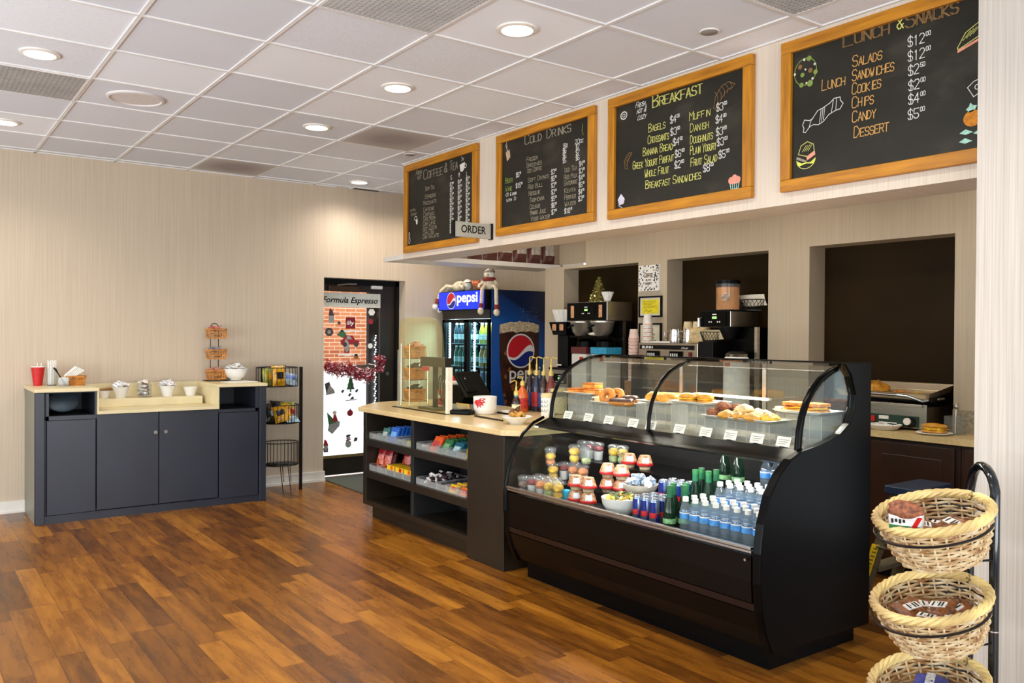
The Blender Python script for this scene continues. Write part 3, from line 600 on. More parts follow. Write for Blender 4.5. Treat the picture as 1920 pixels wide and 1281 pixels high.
def wicker(name, label, cat, rx, ry, h, tap=.75, rows=7, stakes=16, rim=.008, sup=2.0, mw=None, ms=None, mrim=None, bulge=.0, parts=None, rr=.0035, ns=4):
    """woven basket: base plate, stakes, weavers going in and out, twisted rim"""
    t = thing(name, label, cat)
    def pt(f, z, off=0.0):
        k = tap + (1 - tap) * (z / h) ** .8 + bulge * math.sin(PI * z / h)
        c, s = math.cos(f), math.sin(f); c2 = math.copysign(abs(c) ** (2 / sup), c); s2 = math.copysign(abs(s) ** (2 / sup), s)
        return ((rx * k + off) * c2, (ry * k + off) * s2, z)
    m = MB(); seg = stakes * ns
    for q in range(rows):
        z = h * (q + .6) / (rows + .3); ph = q % 2
        m.tube([pt(2 * PI * i / seg, z, rr * 1.15 * math.cos(PI * (i / ns + ph))) for i in range(seg)], rr, 5, closed=True)
    obj('weave', m, mw or M_WICK, t)
    m = MB()
    for q in range(stakes): m.tube([pt(2 * PI * q / stakes, z_ * h / 4) for z_ in range(5)], rr * .8, 4)
    obj('stakes', m, ms or mw or M_WICK, t)
    obj('base', MB().prism([pt(2 * PI * i / 32, 0)[:2] for i in range(32)], lambda p, z: (p[0], p[1], z), 0, .006), mw or M_WICK, t)
    m = MB(); n = 64
    for q in range(4):
        m.tube([tuple(Vector(pt(2 * PI * i / n, h)) + Vector((math.cos(2 * PI * i / n), math.sin(2 * PI * i / n), 0)) * rim * .62 * math.cos(2 * PI * (i * 9 / n + q / 4)) + Vector((0, 0, rim * .62 * math.sin(2 * PI * (i * 9 / n + q / 4))))) for i in range(n)], rim * .55, 5, closed=True)
    obj('rim', m, mrim or mw or M_WICK, t)
    return t
def packet(label, col, w=.06, h=.045, name='sweetener_packet', cat='packet', t=.004):
    r = thing(name, label, cat); b = MB(); pillow(b, w, h, t, n=5, crimp=.8); b.T = None; obj('paper_sleeve', b, mat('packet_%d_%d_%d' % col, col, .6, var=.06, scale=60), r); return r

# ================================================================== CONDIMENT CABINET
cx, cy = 1.755, 7.69
t = thing('condiment_cabinet', 'long dark slate cabinet with cream recessed middle against the back wall', 'cabinet', (cx, cy, 0))
A = lambda: at(cx, cy)
m = A(); m.box(.866, 7.42, .06, 2.645, 8.01, .06 + .75); m.box(.866, 7.99, .8, 2.645, 8.01, 1.02); m.box(.866, 7.42, .80, .93, 8.01, 1.02).box(1.272, 7.385, .80, 1.286, 8.01, 1.02).box(2.24, 7.385, .80, 2.255, 8.01, 1.02).box(2.57, 7.42, .8, 2.645, 8.01, 1.02)
m.box(.93, 7.39, .80, 1.275, 7.41, .832).box(.93, 7.39, 1.012, 1.275, 7.41, 1.02).box(.93, 7.39, .8, .95, 7.41, 1.02).box(2.25, 7.39, .8, 2.60, 7.41, .825).box(2.25, 7.39, 1.012, 2.6, 7.41, 1.02).box(2.567, 7.39, .8, 2.6, 7.41, 1.02)
obj('body', m, M_NAVY, t); obj('toe_board', A().box(.866, 7.385, 0, 2.645, 7.42, .062), M_NAVY, t)
obj('side_panel', A().box(.854, 7.36, 0, .868, 8.012, 1.02), mat('side_sheen_grey', (128, 126, 112), .45, var=.04, scale=3), t); obj('side_panel', A().box(2.642, 7.36, 0, 2.654, 8.012, 1.02), M_NAVY, t)  # light reflecting off the left side is put into its grey
obj('pilaster', A().box(.854, 7.355, 0, .917, 7.40, 1.02), M_NAVY, t, .004); obj('pilaster', A().box(2.595, 7.355, 0, 2.654, 7.40, 1.02), M_NAVY, t, .004)
for x0, x1, z0, z1 in ((.935, 1.278, .066, .798), (1.286, 1.752, .07, .832), (1.757, 2.238, .07, .832), (2.246, 2.588, .058, .795)):
    dr = obj('cabinet_door', A().box(x0, 7.372, z0, x1, 7.39, z1), M_NAVY, t, .003)
    if abs(x0 - 1.286) < .01 or abs(x0 - 1.757) < .01:
        x = x1 - .03 if x0 < 1.5 else x0 + .045
        obj('knob', A().add(*(lambda k: (k.v, k.f, True))(MB().tube([(x, 7.373, .667), (x, 7.355, .667), (x, 7.345, .667)], [.007, .009, .015], 14))), M_CHROME, dr)
fl_ = obj('disposal_flap', A().add(*(lambda k: (k.v, k.f, True))(MB().lathe([(.115, 0), (.115, .006), (.10, .012), (.001, .014)], 28))), mat('flap_steel', (46, 62, 72), .4, .2, var=.06), t)
fl_.matrix_local = Matrix.Translation((1.07 - cx, 7.56 - cy, .93)) @ Matrix.Rotation(PI / 2 - .25, 4, 'X') @ Matrix.Scale(.72, 4, (0, 1, 0)) @ Matrix.Translation((cx, cy, 0))
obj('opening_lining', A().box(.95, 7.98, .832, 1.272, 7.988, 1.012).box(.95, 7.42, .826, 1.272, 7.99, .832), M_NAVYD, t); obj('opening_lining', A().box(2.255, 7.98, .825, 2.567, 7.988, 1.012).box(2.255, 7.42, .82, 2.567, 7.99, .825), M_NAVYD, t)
obj('worktop', A().box(.846, 7.345, 1.02, 1.30, 8.015, 1.045), M_CREAM, t, .003); obj('worktop', A().box(2.228, 7.345, 1.02, 2.662, 8.015, 1.045), M_CREAM, t, .003)
m = A(); m.box(1.286, 7.352, .835, 2.24, 8.0, .86).box(1.286, 7.352, .86, 1.298, 8.0, 1.02).box(2.228, 7.352, .86, 2.24, 8.0, 1.02)
obj('recessed_counter', m, M_CREAM, t); obj('back_step', A().box(1.30, 7.70, .86, 2.20, 7.99, .928), M_CREAM, t, .003); obj('splashback', A().box(1.298, 7.985, .86, 2.23, 8.0, 1.045), M_CREAM, t)
# --- things on it
Z = 1.045
r = thing('paper_cup', 'tall red cup holding white straws on the cabinet left end', 'cup', (.935, 7.90, Z)); obj('cup_wall', MB().lathe([(.032, 0), (.052, .155), (.049, .155), (.030, .006), (.001, .006)], 24), M_RED, r); obj('rim', MB().torus((0, 0, .155), .051, .003), M_PAPER, r)
for k_, (x, y) in enumerate(((.0, .012), (.012, -.005))): tag(obj('straw', MB().tube([(x, y, .008), (x * 2, y * 2, .185)], .0035, 6), M_PAPER, loc=(.935, 7.90, Z)), 'white straw poking out of the tall red cup', 'straw', 'straws in the red cup')
r = thing('straw_holder', 'clear tumbler packed with white straws between red cup and basket', 'straw holder', (1.03, 7.86, Z)); obj('tumbler', MB().lathe([(.034, 0), (.036, .15), (.033, .15), (.031, .005), (.001, .005)], 20), M_ACRYL, r); obj('foot', MB().cyl((0, 0, 0), .034, 0, .006), M_BLACKM, r)
for k_ in range(14):
    a = k_ * 2.4; q = .006 + .0058 * math.sqrt(k_) ; tag(obj('straw', MB().tube([(q * math.cos(a), q * math.sin(a), .008), (q * 1.15 * math.cos(a), q * 1.15 * math.sin(a), .2 + .012 * math.sin(k_ * 3))], .0042, 6), M_PAPER, loc=(1.03, 7.86, Z)), 'white paper straw bunched in the clear tumbler', 'straw', 'straws in the tumbler')
r = thing('stirrer_box', 'clear square box of black stirrers in front of the straws', 'box', (1.095, 7.72, Z))
m = MB().openbox(-.035, -.035, .035, .035, .003, .075); obj('box_wall', m, M_ACRYL, r)
for k_ in range(7): tag(obj('stirrer', MB().tube([(.028 - k_ * .003, -.02 + k_ * .006, .006), (-.075 + k_ * .004, -.02 + k_ * .006, .155 - k_ * .002)], .004, 5), M_BLACKM, loc=(1.095, 7.72, Z)), 'black plastic stirrer leaning in the clear box', 'stirrer', 'black stirrers')
o = wicker('wicker_basket', 'honey wicker basket of paper napkins on the cabinet left end', 'basket', .085, .06, .075, .8, 6, 16, .007, 2.6); o.location = (1.19, 7.80, Z)
for k_ in range(6):
    b = MB(); b.T = Matrix.Rotation(-.75 + k_ * .03, 4, 'Y'); b.box(-.085, -.045, -.004, .075, .045, .004)
    tag(obj('napkin', b, M_PAPER, bevel=.003, loc=(1.145 + .010 * k_, 7.80, Z + .105 - .004 * k_)), 'white paper napkin slanting up from the honey wicker basket', 'napkin', 'napkins in the basket')
for k_ in range(9): tag(obj('stirrer', MB().box(-.10, -.004, 0, .10, .004, .003), mat('birch_stick', (176, 132, 70), .6, var=.12), loc=(1.45 + .008 * k_, 7.90 - .010 * k_, .93 + .06 + .0035 * k_), rz=.12 * (k_ - 4)), 'wooden stirrer fanned over the small white pot', 'stirrer', 'wooden stirrers')
def pot(name, x, y, label, hp, r0, r1, fill=True):
    r = thing(name, label, 'pot', (x, y, .928)); obj('pot_wall', MB().lathe([(r0, 0), (r1, hp), (r1 - .005, hp), (r0 - .004, .006), (.001, .006)], 28), M_WHITE, r); return r
pot('tapered_pot', 1.545, 7.80, 'white tapered pot heaped with patterned packets, leftmost full pot', .095, .038, .068); pot('tapered_pot', 1.925, 7.80, 'white tapered pot heaped with patterned packets, right of the glass jar', .095, .038, .068)
pot('tapered_pot', 2.12, 7.80, 'small empty white tapered pot at the recess right end', .078, .036, .062); pot('tapered_pot', 1.43, 7.86, 'small white pot under the wooden stirrers', .062, .03, .05)
r = thing('glass_jar', 'clear glass jar of wrapped brown and white sweets between the pots', 'jar', (1.735, 7.80, .928)); obj('jar_wall', MB().lathe([(.056, 0), (.058, .01), (.058, .105), (.05, .118), (.047, .118), (.054, .105), (.054, .01), (.001, .008)], 28), M_CUPC, r)
def heap(protoF, n, c, rx, ry, z0, rz_, group, label, seed, tilt=1.0):
    rn = random.Random(seed); rp = Rep(protoF(), group)
    for k_ in range(n):
        a = k_ * 2.399; q = math.sqrt((k_ + .5) / n); x, y = c[0] + rx * q * math.cos(a), c[1] + ry * q * math.sin(a)
        rp.at((x, y, z0 + rz_ * (1 - q * q) + rn.uniform(0, .004)), label, rn.uniform(0, 6), (rn.uniform(-.7, .7) * tilt, rn.uniform(-.7, .7) * tilt))
def pk_speck():
    r = packet('p', (238, 236, 236), .052, .042, t=.007); m = MB(); fr = Fr((0, 0, .0075), (1, 0, 0), (0, 1, 0), (0, 0, 1)); m.disc(fr, -.008, .003, .005, -.002, .001, 8); obj('printed_mark', m, mat('packet_ink', (52, 50, 62), .6, var=.1), r); return r
heap(pk_speck, 18, (1.545, 7.80), .056, .056, 1.022, .036, 'packets in the left pot', 'white sweetener packet with dark print in the leftmost full pot', 3)
heap(pk_speck, 18, (1.925, 7.80), .056, .056, 1.022, .034, 'packets in the right pot', 'white sweetener packet with dark print in the pot right of the jar', 5)
def pk_brown(): return packet('p', (120, 66, 48), .05, .04, t=.010, name='wrapped_sweet', cat='sweet')
def pk_pale(): return packet('p', (232, 224, 210), .05, .04, t=.010, name='wrapped_sweet', cat='sweet')
for z_ in (.95, .98, 1.01, 1.04): heap(pk_brown, 4, (1.735, 7.80), .034, .034, z_, .004, 'brown sweets in the jar', 'brown wrapped sweet inside the glass jar', int(z_ * 100)); heap(pk_pale, 5, (1.735, 7.80), .038, .038, z_ + .014, .008, 'white sweets in the jar', 'white wrapped sweet inside the glass jar', int(z_ * 77))
# tiered stand with three little baskets
r = thing('tiered_basket_stand', 'small black wire stand with a loop handle holding three honey baskets', 'stand', (2.37, 7.93, Z))
m = MB()
for x in (-.036, .036): m.tube([(x, 0, .004), (x, 0, .47)] , .0035, 6)
m.tube([(-.036, 0, .47), (-.034, 0, .505), (-.02, 0, .525), (0, 0, .53), (.02, 0, .525), (.034, 0, .505), (.036, 0, .47)], .0035, 6); obj('upright', m, M_IRON, r)
m = MB(); m.tube([(-.09, -.12, .005), (-.09, .04, .005), (.09, .04, .005), (.09, -.12, .005)], .0035, 6, closed=True); obj('foot_frame', m, M_IRON, r)
for z_ in (.02, .205, .395):
    m = MB(); m.tube([(-.036, 0, z_ + .04), (-.036, -.10, z_ + .04), (-.03, -.108, z_ + .02), (.03, -.108, z_ + .02), (.036, -.10, z_ + .04), (.036, 0, z_ + .04)], .003, 6); m.tube([(-.036, 0, z_), (-.036, -.10, z_), (.036, -.10, z_), (.036, 0, z_)], .003, 6); obj('basket_ring', m, M_IRON, r)
names = (('lowest', .008, (214, 150, 128)), ('middle', .193, (150, 150, 160)), ('topmost', .383, (216, 120, 104)))
for nm, z_, pc in names:
    o = wicker('wicker_basket', 'honey wicker basket, %s on the small black wire stand' % nm, 'basket', .088, .052, .085, .9, 6, 14, .006, 4.0); o.location = (2.37, 7.875, Z + z_ + .008)
    heap(lambda: packet('p', pc, .07, .05, t=.006), 7, (2.37, 7.875), .05, .025, Z + z_ + .085, .02, 'packets in the %s small basket' % nm, 'small wrapped packet in the %s basket of the wire stand' % nm, 9)
r = thing('serving_bowl', 'white bowl heaped with white packets on the cabinet right end', 'bowl', (2.54, 7.84, Z + .008)); obj('bowl_wall', MB().lathe(bowl_prof(.112, .105), 32), M_WHITE, r)
heap(lambda: packet('p', (240, 238, 234), .06, .05, t=.008), 16, (2.54, 7.84), .085, .085, Z + .10, .05, 'packets in the white bowl', 'white packet heaped in the white bowl on the cabinet', 12)
o = tag(obj('paper_napkin', MB().box(-.13, -.10, 0, .13, .10, .006), M_PAPER, bevel=.002, loc=(2.50, 7.62, Z), rz=.2), 'folded white napkin in front of the white bowl on the cabinet', 'napkin')
r = thing('serving_dish', 'small dark square dish behind the white packet bowl', 'dish', (2.6, 7.965, Z)); m = MB(); m.rings([[(-.03, -.03, 0), (.03, -.03, 0), (.03, .03, 0), (-.03, .03, 0)], [(-.05, -.045, .075), (.05, -.045, .075), (.05, .045, .075), (-.05, .045, .075)], [(-.045, -.04, .075), (.045, -.04, .075), (.045, .04, .075), (-.045, .04, .075)], [(-.025, -.025, .01), (.025, -.025, .01), (.025, .025, .01), (-.025, .025, .01)]], smooth=False); obj('dish_wall', m, mat('smoky_dish', (84, 80, 72), .3, var=.05), r)

# ================================================================== WIRE SNACK RACK
RX, RY = 2.94, 7.78
t = thing('wire_snack_rack', 'black wire rack with three round baskets beside the cabinet', 'rack', (RX, RY, 0))
m = MB(); m.box(-.16, .06, 0, -.135, .085, 1.17); obj('post', m, M_IRON, t); m = MB(); m.box(.165, -.085, 0, .19, -.06, 1.17); obj('post', m, M_IRON, t)
m = MB(); m.tube([(-.045, -.13, .25), (-.045, -.21, .004), (.025, -.225, .004), (.025, -.14, .25)], .0045, 6); m.tube([(-.02, -.12, .25), (-.02, -.15, .10), (.05, -.16, .10), (.05, -.13, .25)], .004, 6); obj('leg', m, M_IRON, t)
for z0, z1, r_, bx in ((.99, 1.165, .195, -.04), (.64, .81, .165, .0), (.245, .455, .165, .0)):
    m = MB(); cx_ = .01 + bx
    for z_ in (z0, z1): m.tube([(cx_ + r_ * math.cos(2 * PI * i / 36), r_ * .86 * math.sin(2 * PI * i / 36), z_) for i in range(36)], .0042, 6, closed=True)
    for i in range(30):
        a = 2 * PI * i / 30; m.tube([(cx_ + r_ * math.cos(a), r_ * .86 * math.sin(a), z0), (cx_ + r_ * math.cos(a), r_ * .86 * math.sin(a), z1)], .0024, 4)
    bk = obj('basket', m, M_IRON, t); m = MB()
    for i in range(-7, 8):
        x = r_ * i / 8; l = math.sqrt(max(0, r_ * r_ - x * x)); m.tube([(cx_ + x, -l * .86, z0), (cx_ + x, l * .86, z0)], .002, 4)
        m.tube([(cx_ - l, x * .86, z0), (cx_ + l, x * .86, z0)], .002, 4)
    obj('mesh_floor', m, M_IRON, bk)
M_BAGN = mat('navy_bag', (24, 34, 60), .3, var=.3, scale=40); M_BAGY = mat('golden_bag', (206, 150, 30), .3, var=.25, scale=40); M_BAGK = mat('black_bag', (26, 24, 24), .3, var=.4, scale=40); M_BAGW = mat('silver_blue_bag', (150, 170, 180), .3, var=.2, scale=40); M_BAGG = mat('olive_bag', (140, 140, 50), .35, var=.3, scale=30)
def bag(x, y, z, m0, m1, label, rz=0, tilt=(0, 0), w=.15, h=.19, seed=1, pn='printed_panel'):
    r = pouch('snack_bag', w, h, .028, m0, label, 'snack bag', ((pn, (-.28, .28, .30, .72), m1),), seed); r.location = (x, y, z); r.rotation_euler = (tilt[0], tilt[1], rz); return r
Zt = .997
bag(2.80, 7.72, Zt, M_BAGG, M_BAGY, 'olive crisp bag behind the bars at the rack top left', .5, (-.1, 0), .12, .17, 1); bag(2.885, 7.66, Zt, M_BAGY, M_BAGK, 'golden crisp bag with dark round print, top of the wire rack', .15, (-.12, 0), .14, .19, 2)
bag(2.93, 7.80, Zt + .01, M_BAGK, M_RED, 'black crisp bag standing at the back of the rack top', .2, (.1, 0), .14, .18, 7)
bag(3.0, 7.70, Zt + .005, M_BAGW, M_BLUE, 'silver blue crisp bag slumped in the top rack basket', -.2, (-.75, .2), .16, .15, 3); bag(3.04, 7.80, Zt + .02, M_BAGN, M_BAGY, 'navy crisp bag lying at the right of the top rack basket', .6, (-1.1, .1), .14, .17, 4)
for k_, (x, y, z, a, b_, l, rz, ti) in enumerate(((2.86, 7.72, .65, M_BAGK, M_BAGW, 'black crisp bag at the left of the middle rack basket', .3, (-.6, .2)), (2.93, 7.67, .66, M_BAGY, M_BAGK, 'golden crisp bag tilted at the front of the middle rack basket', -.3, (-.5, -.3)), (3.02, 7.70, .66, M_BAGY, M_RED, 'golden crisp bag at the right of the middle rack basket', .5, (-.4, .3)), (2.95, 7.78, .72, M_BAGK, M_BAGN, 'black crisp bag crowning the middle rack basket', .1, (-.8, .1)), (2.98, 7.74, .69, M_BAGG, M_BAGY, 'olive crisp bag in the middle of the middle rack basket', -.5, (-.6, 0)), (3.03, 7.66, .65, M_BAGW, M_BAGN, 'silver blue crisp bag low in the middle rack basket', .2, (-.9, 0)))):
    bag(x, y, z, a, b_, l, rz, ti, .14, .17, 20 + k_)

# ================================================================== DOOR MAT, GARLAND, STICKERS
tag(obj('door_mat', MB().box(3.50, 6.78, 0, 4.35, 8.14, .012), mat('grey_carpet', (74, 72, 60), .95, var=.25, scale=260, bump=.5), bevel=.003), 'dark grey ribbed mat lying inside the glass door', 'mat')
rn = random.Random(5); M_TIN = mat('tinsel_red', (150, 30, 44), .5, 0, var=.3, scale=200); M_TINW = mat('tinsel_white', (232, 196, 196), .5, var=.1)
t = thing('tinsel_garland', 'red and white tinsel garland draped along the door push bar', 'garland', (3.5, 8.10, 1.09))
for mm, nm, sd in ((M_TIN, 'red_tinsel', 1), (M_TINW, 'white_tinsel', 2)):
    m = MB(); rn = random.Random(sd)
    for k_ in range(900 if sd == 1 else 420):
        u = rn.random() ** .9; x = .02 + .64 * u; base = .055 - .07 * u; z = base + rn.gauss(0, .03)
        if u > .82: z = .0 + .16 * rn.random(); x = .60 + .06 * (u - .8) / .2 + rn.uniform(-.03, .03)
        elif u > .5: z -= .035
        d = Vector((rn.gauss(0, 1), rn.gauss(0, 1), rn.gauss(0, 1))).normalized() * .03; c_ = Vector((x, -.03 + rn.uniform(-.02, .015), z)); q = d.orthogonal().normalized() * .0055
        m.add([c_ - d - q, c_ - d + q, c_ + d + q, c_ + d - q], [(0, 1, 2, 3)])
    obj(nm, m, mm, t)
def sticker(x, z, label, layers, s=1.0):
    """thin vinyl sticker on the door glass; layers: (part name, material, outline)"""
    r = thing('window_sticker', label, 'sticker', (x, YW + .165 + .009, z)); fr = FY(0, 0, 0)
    for q, (nm, mm, pts) in enumerate(layers): obj(nm, MB().flat(fr, [(a * s, b * s) for a, b in pts], .0 + q * .0005, .0012 + q * .0005), mm, r)
    return r
def ring(cx_, cy_, r_, r2=None, n=14): return [(cx_ + r_ * math.cos(2 * PI * i / n), cy_ + (r2 or r_) * math.sin(2 * PI * i / n)) for i in range(n)]
tree_ = [(-.045, -.07), (-.008, -.07), (-.008, -.095), (.008, -.095), (.008, -.07), (.045, -.07), (.028, -.03), (.036, -.03), (.018, .015), (.024, .015), (0, .08), (-.024, .015), (-.018, .015), (-.036, -.03), (-.028, -.03)]
M_ST_G = mat('sticker_green', (62, 104, 66), .5, var=.15, scale=80); M_ST_GY = mat('sticker_grey', (150, 148, 142), .5, var=.15, scale=60); M_ST_R = mat('sticker_red', (150, 30, 38), .5, var=.12, scale=60); M_ST_D = mat('sticker_dark', (66, 58, 64), .5, var=.15)
hat = [(-.035, .0), (.035, .0), (.012, .06), (-.02, .085)]; beard = [(-.03, .0), (.03, .0), (.025, -.05), (0, -.075), (-.025, -.05)]; body = [(-.035, -.03), (.035, -.03), (.03, -.085), (-.03, -.085)]
def gnome(x, z, label, s=1, hatm=None, bodym=None):
    sticker(x, z, label, (('coat', bodym or M_ST_D, body), ('beard', M_ST_GY, beard), ('hat', hatm or M_ST_R, hat)), s)
gnome(3.64, 1.675, 'grey hatted gnome sticker high on the door brick view', .9, M_ST_D, M_ST_GY); sticker(3.726, 1.60, 'small dark dot sticker below the grey hatted gnome', (('dot', M_ST_D, ring(0, 0, .018)),)); sticker(3.616, 1.505, 'round grey wreath sticker at the door left', (('wreath', M_ST_D, ring(0, 0, .045)), ('centre', M_ST_GY, ring(0, 0, .02))))
car = [(-.10, -.03), (.10, -.03), (.11, .01), (.06, .02), (.03, .065), (-.05, .07), (-.085, .02), (-.11, .01)]
sticker(3.85, 1.405, 'red pickup sticker carrying a tree on the door', (('tree', M_ST_G, [(-.15, .07), (-.06, .03), (-.04, .08), (-.09, .13)]), ('truck', M_ST_R, car), ('cab_window', M_ST_GY, [(-.04, .025), (.02, .025), (.0, .058), (-.035, .06)]), ('wheel', M_ST_D, ring(.07, -.03, .025)), ('wheel', M_ST_D, ring(-.06, -.03, .025))))
gnome(3.815, 1.36, 'white bearded gnome sticker before the red pickup', .9, M_ST_GY, M_ST_R); sticker(3.92, 1.245, 'brown bell sticker above the garland', (('bell', mat('sticker_brown', (130, 90, 50), .5, var=.1), [(-.03, -.02), (.03, -.02), (.015, .03), (-.015, .03)]),))
sticker(3.855, 1.60, 'dark red square sign sticker reading illy', (('panel', mat('sign_maroon', (120, 20, 32), .4, var=.05), [(-.055, -.06), (.055, -.06), (.055, .06), (-.055, .06)]),))
m = MB(); m.text(FY(-.045, -.003, -.018), 'illy', .062, weight=.0005, width=.085, shear=.1); obj('sign_lettering', m, M_PAPER, [o for o in bpy.data.objects if o.get('label', '').endswith('reading illy')][0])
for x, z, l in ((3.86, 1.525, 'white icicle strip sticker under the maroon sign'), (3.85, 1.275, 'white icicle strip sticker above the push bar')): sticker(x, z, l, (('snow_strip', M_PAPER, [(-.13, .0), (.13, .0), (.13, -.012), (.08, -.02), (.03, -.012), (-.03, -.022), (-.09, -.012), (-.13, -.02)]),))
sticker(3.62, .91, 'grey seated gnome sticker below the garland', (('hat', M_ST_D, [(-.05, .06), (.0, .08), (.02, .02), (-.03, -.06)]), ('coat', M_ST_GY, [(-.04, -.06), (.065, -.04), (.05, .0), (.0, .045)])))
sticker(3.86, .975, 'green fir tree sticker on the white part of the door', (('fir', M_ST_G, tree_),), 1.05)
for x, z, l in ((3.77, .885, 'small plum bird sticker left under the fir'), (3.85, .845, 'small grey bird sticker under the fir'), (3.93, .885, 'small plum bird sticker right under the fir')): sticker(x, z, l, (('bird', M_ST_D, [(-.02, -.005), (.0, -.02), (.022, .012), (.0, .02)]),))
sticker(3.87, .80, 'sparrow on a twig sticker', (('twig', M_ST_GY, [(-.07, -.02), (.06, -.01), (.06, .0), (-.07, -.012)]), ('sparrow', M_ST_D, [(-.02, -.005), (.03, .0), (.02, .03), (.0, .02)])))
sticker(3.655, .575, 'stocking sticker with a fir and a red coated figure', (('stocking', M_ST_GY, [(-.05, -.09), (.0, -.13), (.08, -.05), (.085, .0), (-.03, .0)]), ('fir', M_ST_G, [(-.06, .10), (-.04, -.03), (.05, -.01)]), ('coat', M_ST_R, [(.0, .0), (.065, .0), (.04, .07), (.015, .07)]), ('face', mat('sticker_pale', (220, 190, 180), .5, var=.05), ring(.025, .09, .022))))
sticker(3.855, .655, 'dark red bauble sticker', (('bauble', M_ST_R, ring(0, 0, .034)), ('cap', M_ST_D, [(-.005, .03), (.008, .03), (.01, .045), (-.005, .045)])))
gnome(3.585, .33, 'red hatted gnome sticker at the door bottom left', .8, M_ST_R, M_ST_D); sticker(3.836, .36, 'snowman sticker with a scarf at the door bottom', (('snowman', M_ST_GY, ring(0, -.03, .035, .04)), ('head', M_ST_GY, ring(0, .03, .024)), ('scarf', M_ST_R, [(-.03, .002), (.03, .012), (.03, .022), (-.03, .012)]), ('hat', M_ST_D, [(-.03, .045), (.03, .05), (.02, .07), (-.02, .068)]))); sticker(3.915, .37, 'small dark robin sticker at the door bottom right', (('robin', M_ST_D, [(-.02, -.02), (.02, -.015), (.03, .02), (-.005, .025)]),))
for x, z, l in ((4.10, 1.72, 'white snowflake sticker on the door at top right'), (4.09, 1.62, 'red bauble sticker on the door at top right'), (4.085, 1.36, 'white snowball sticker on the dark door strip')):
    sticker(x, z, l, (('disc', M_ST_R if 'red' in l else M_PAPER, ring(0, 0, .028 if 'flake' not in l else .04, n=6 if 'flake' in l else 14)),))
# ================================================================== SERVICE COUNTER
cx, cy = 3.45, 5.5
t = thing('service_counter', 'long dark counter with open candy shelves and a pale stone top', 'counter', (cx, cy, 0)); A = lambda: at(cx, cy)
top = [(3.05, 4.305), (3.05, 6.33), (3.36, 6.67), (3.55, 6.73), (4.13, 6.73), (4.13, 4.22), (3.14, 4.20)]
obj('stone_top', A().prism(top, lambda p, z: (p[0], p[1], z), .855, .89), M_QUARTZ, t, .004)
obj('side_panel', A().box(3.078, 6.235, .105, 3.56, 6.29, .855), M_DARK, t, .002); obj('side_panel', A().box(3.078, 4.70, .105, 3.56, 4.732, .855), M_DARK, t, .002); obj('divider', A().box(3.09, 5.48, .14, 3.56, 5.522, .855), M_SHELFIN, t, .002)
obj('back_panel', A().box(3.50, 4.73, .105, 3.56, 6.24, .855), M_SHELFIN, t)
for z0, z1 in ((.585, .64), (.325, .382), (.105, .142)): obj('shelf', A().box(3.078, 4.732, z0, 3.5, 6.235, z1), M_DARK, t, .002)
obj('toe_board', A().box(3.13, 4.72, 0, 3.5, 6.22, .105), M_DARK, t); obj('end_panel', A().box(3.075, 4.307, 0, 3.60, 4.727, .855), M_DARK, t, .002)
obj('back_base', A().prism([(3.58, 4.32), (3.58, 6.30), (3.66, 6.62), (4.08, 6.62), (4.08, 4.32)], lambda p, z: (p[0], p[1], z), 0, .855), M_DARK, t)
def tray_proto(wd):
    r = thing('candy_tray', 'x', 'tray'); m = MB(); w = wd / 2
    m.openbox(0, -w, .3, w, .003, .045, .06, .052); obj('tray_wall', m, M_ACRYL, r); return r
shelves = {('upper', 'left'): (.641, 6.17, -.138, 5), ('upper', 'right'): (.641, 5.40, -.136, 5), ('middle', 'left'): (.383, 6.17, -.138, 5), ('middle', 'right'): (.383, 5.40, -.136, 5)}
TR = Rep(tray_proto(.132), 'clear candy trays')
TP = {}
for (lv, sd), (z, y0, dy, n) in shelves.items():
    for i in range(n):
        TP[lv, sd, i] = (3.105, y0 + dy * i, z); TR.at((3.105, y0 + dy * i, z), 'clear plastic candy tray, %s from left on the %s shelf of the %s bay' % (ORD[i], lv, sd))
def cbar(label, cat, nm, col, w, h, d, stripe=None):
    r = thing(nm, label, cat); obj('wrapper', MB().box(0, -w / 2, 0, d, w / 2, h), mat('candy_%d_%d_%d' % col, col, .35, var=.12, scale=50), r, .004)
    if stripe:
        m = MB(); m.rect(FX(0, w * .34, h * .32), 0, 0, w * .68, h * .36, .0, .0012); obj('printed_band', m, mat('candy_%d_%d_%d' % stripe, stripe, .4, var=.08), r)
    return r
def row(tr, nm, cat, col, stripe, n, label, group, w=.10, h=.085, d=.022, lean=.35, dx=.034, y=0, z=.004, x0=.02, stag=0.0):
    X, Y, Z_ = TP[tr]; rp = Rep(cbar(label, cat, nm, col, w, h, d, stripe), group)
    for i in range(n): rp.at((X + x0 + dx * i, Y + y + stag * i, Z_ + z + .004 * (i % 2)), label, 0, (0, lean))
row(('upper', 'left', 1), 'candy_pack', 'candy', (60, 110, 110), (190, 200, 190), 6, 'teal candy pack in the second tray of the upper left shelf', 'teal candy packs', h=.10)
row(('upper', 'left', 2), 'candy_pack', 'candy', (28, 98, 196), (120, 180, 235), 6, 'bright blue candy pack in the middle tray of the upper left shelf', 'blue candy packs', h=.12, w=.118)
row(('upper', 'left', 0), 'gum_pack', 'gum', (150, 146, 136), None, 5, 'pale gum pack lying in the leftmost tray of the upper left shelf', 'pale gum packs', h=.03, lean=0, dx=.045, d=.03)
row(('upper', 'left', 3), 'gum_pack', 'gum', (40, 70, 130), (90, 150, 90), 5, 'small blue gum pack in the fourth tray of the upper left shelf', 'small blue gum packs', h=.045, lean=.5, dx=.045); row(('upper', 'left', 4), 'gum_pack', 'gum', (150, 160, 40), None, 5, 'small lime gum pack in the tray beside the divider', 'lime gum packs', h=.045, lean=.5, dx=.045)
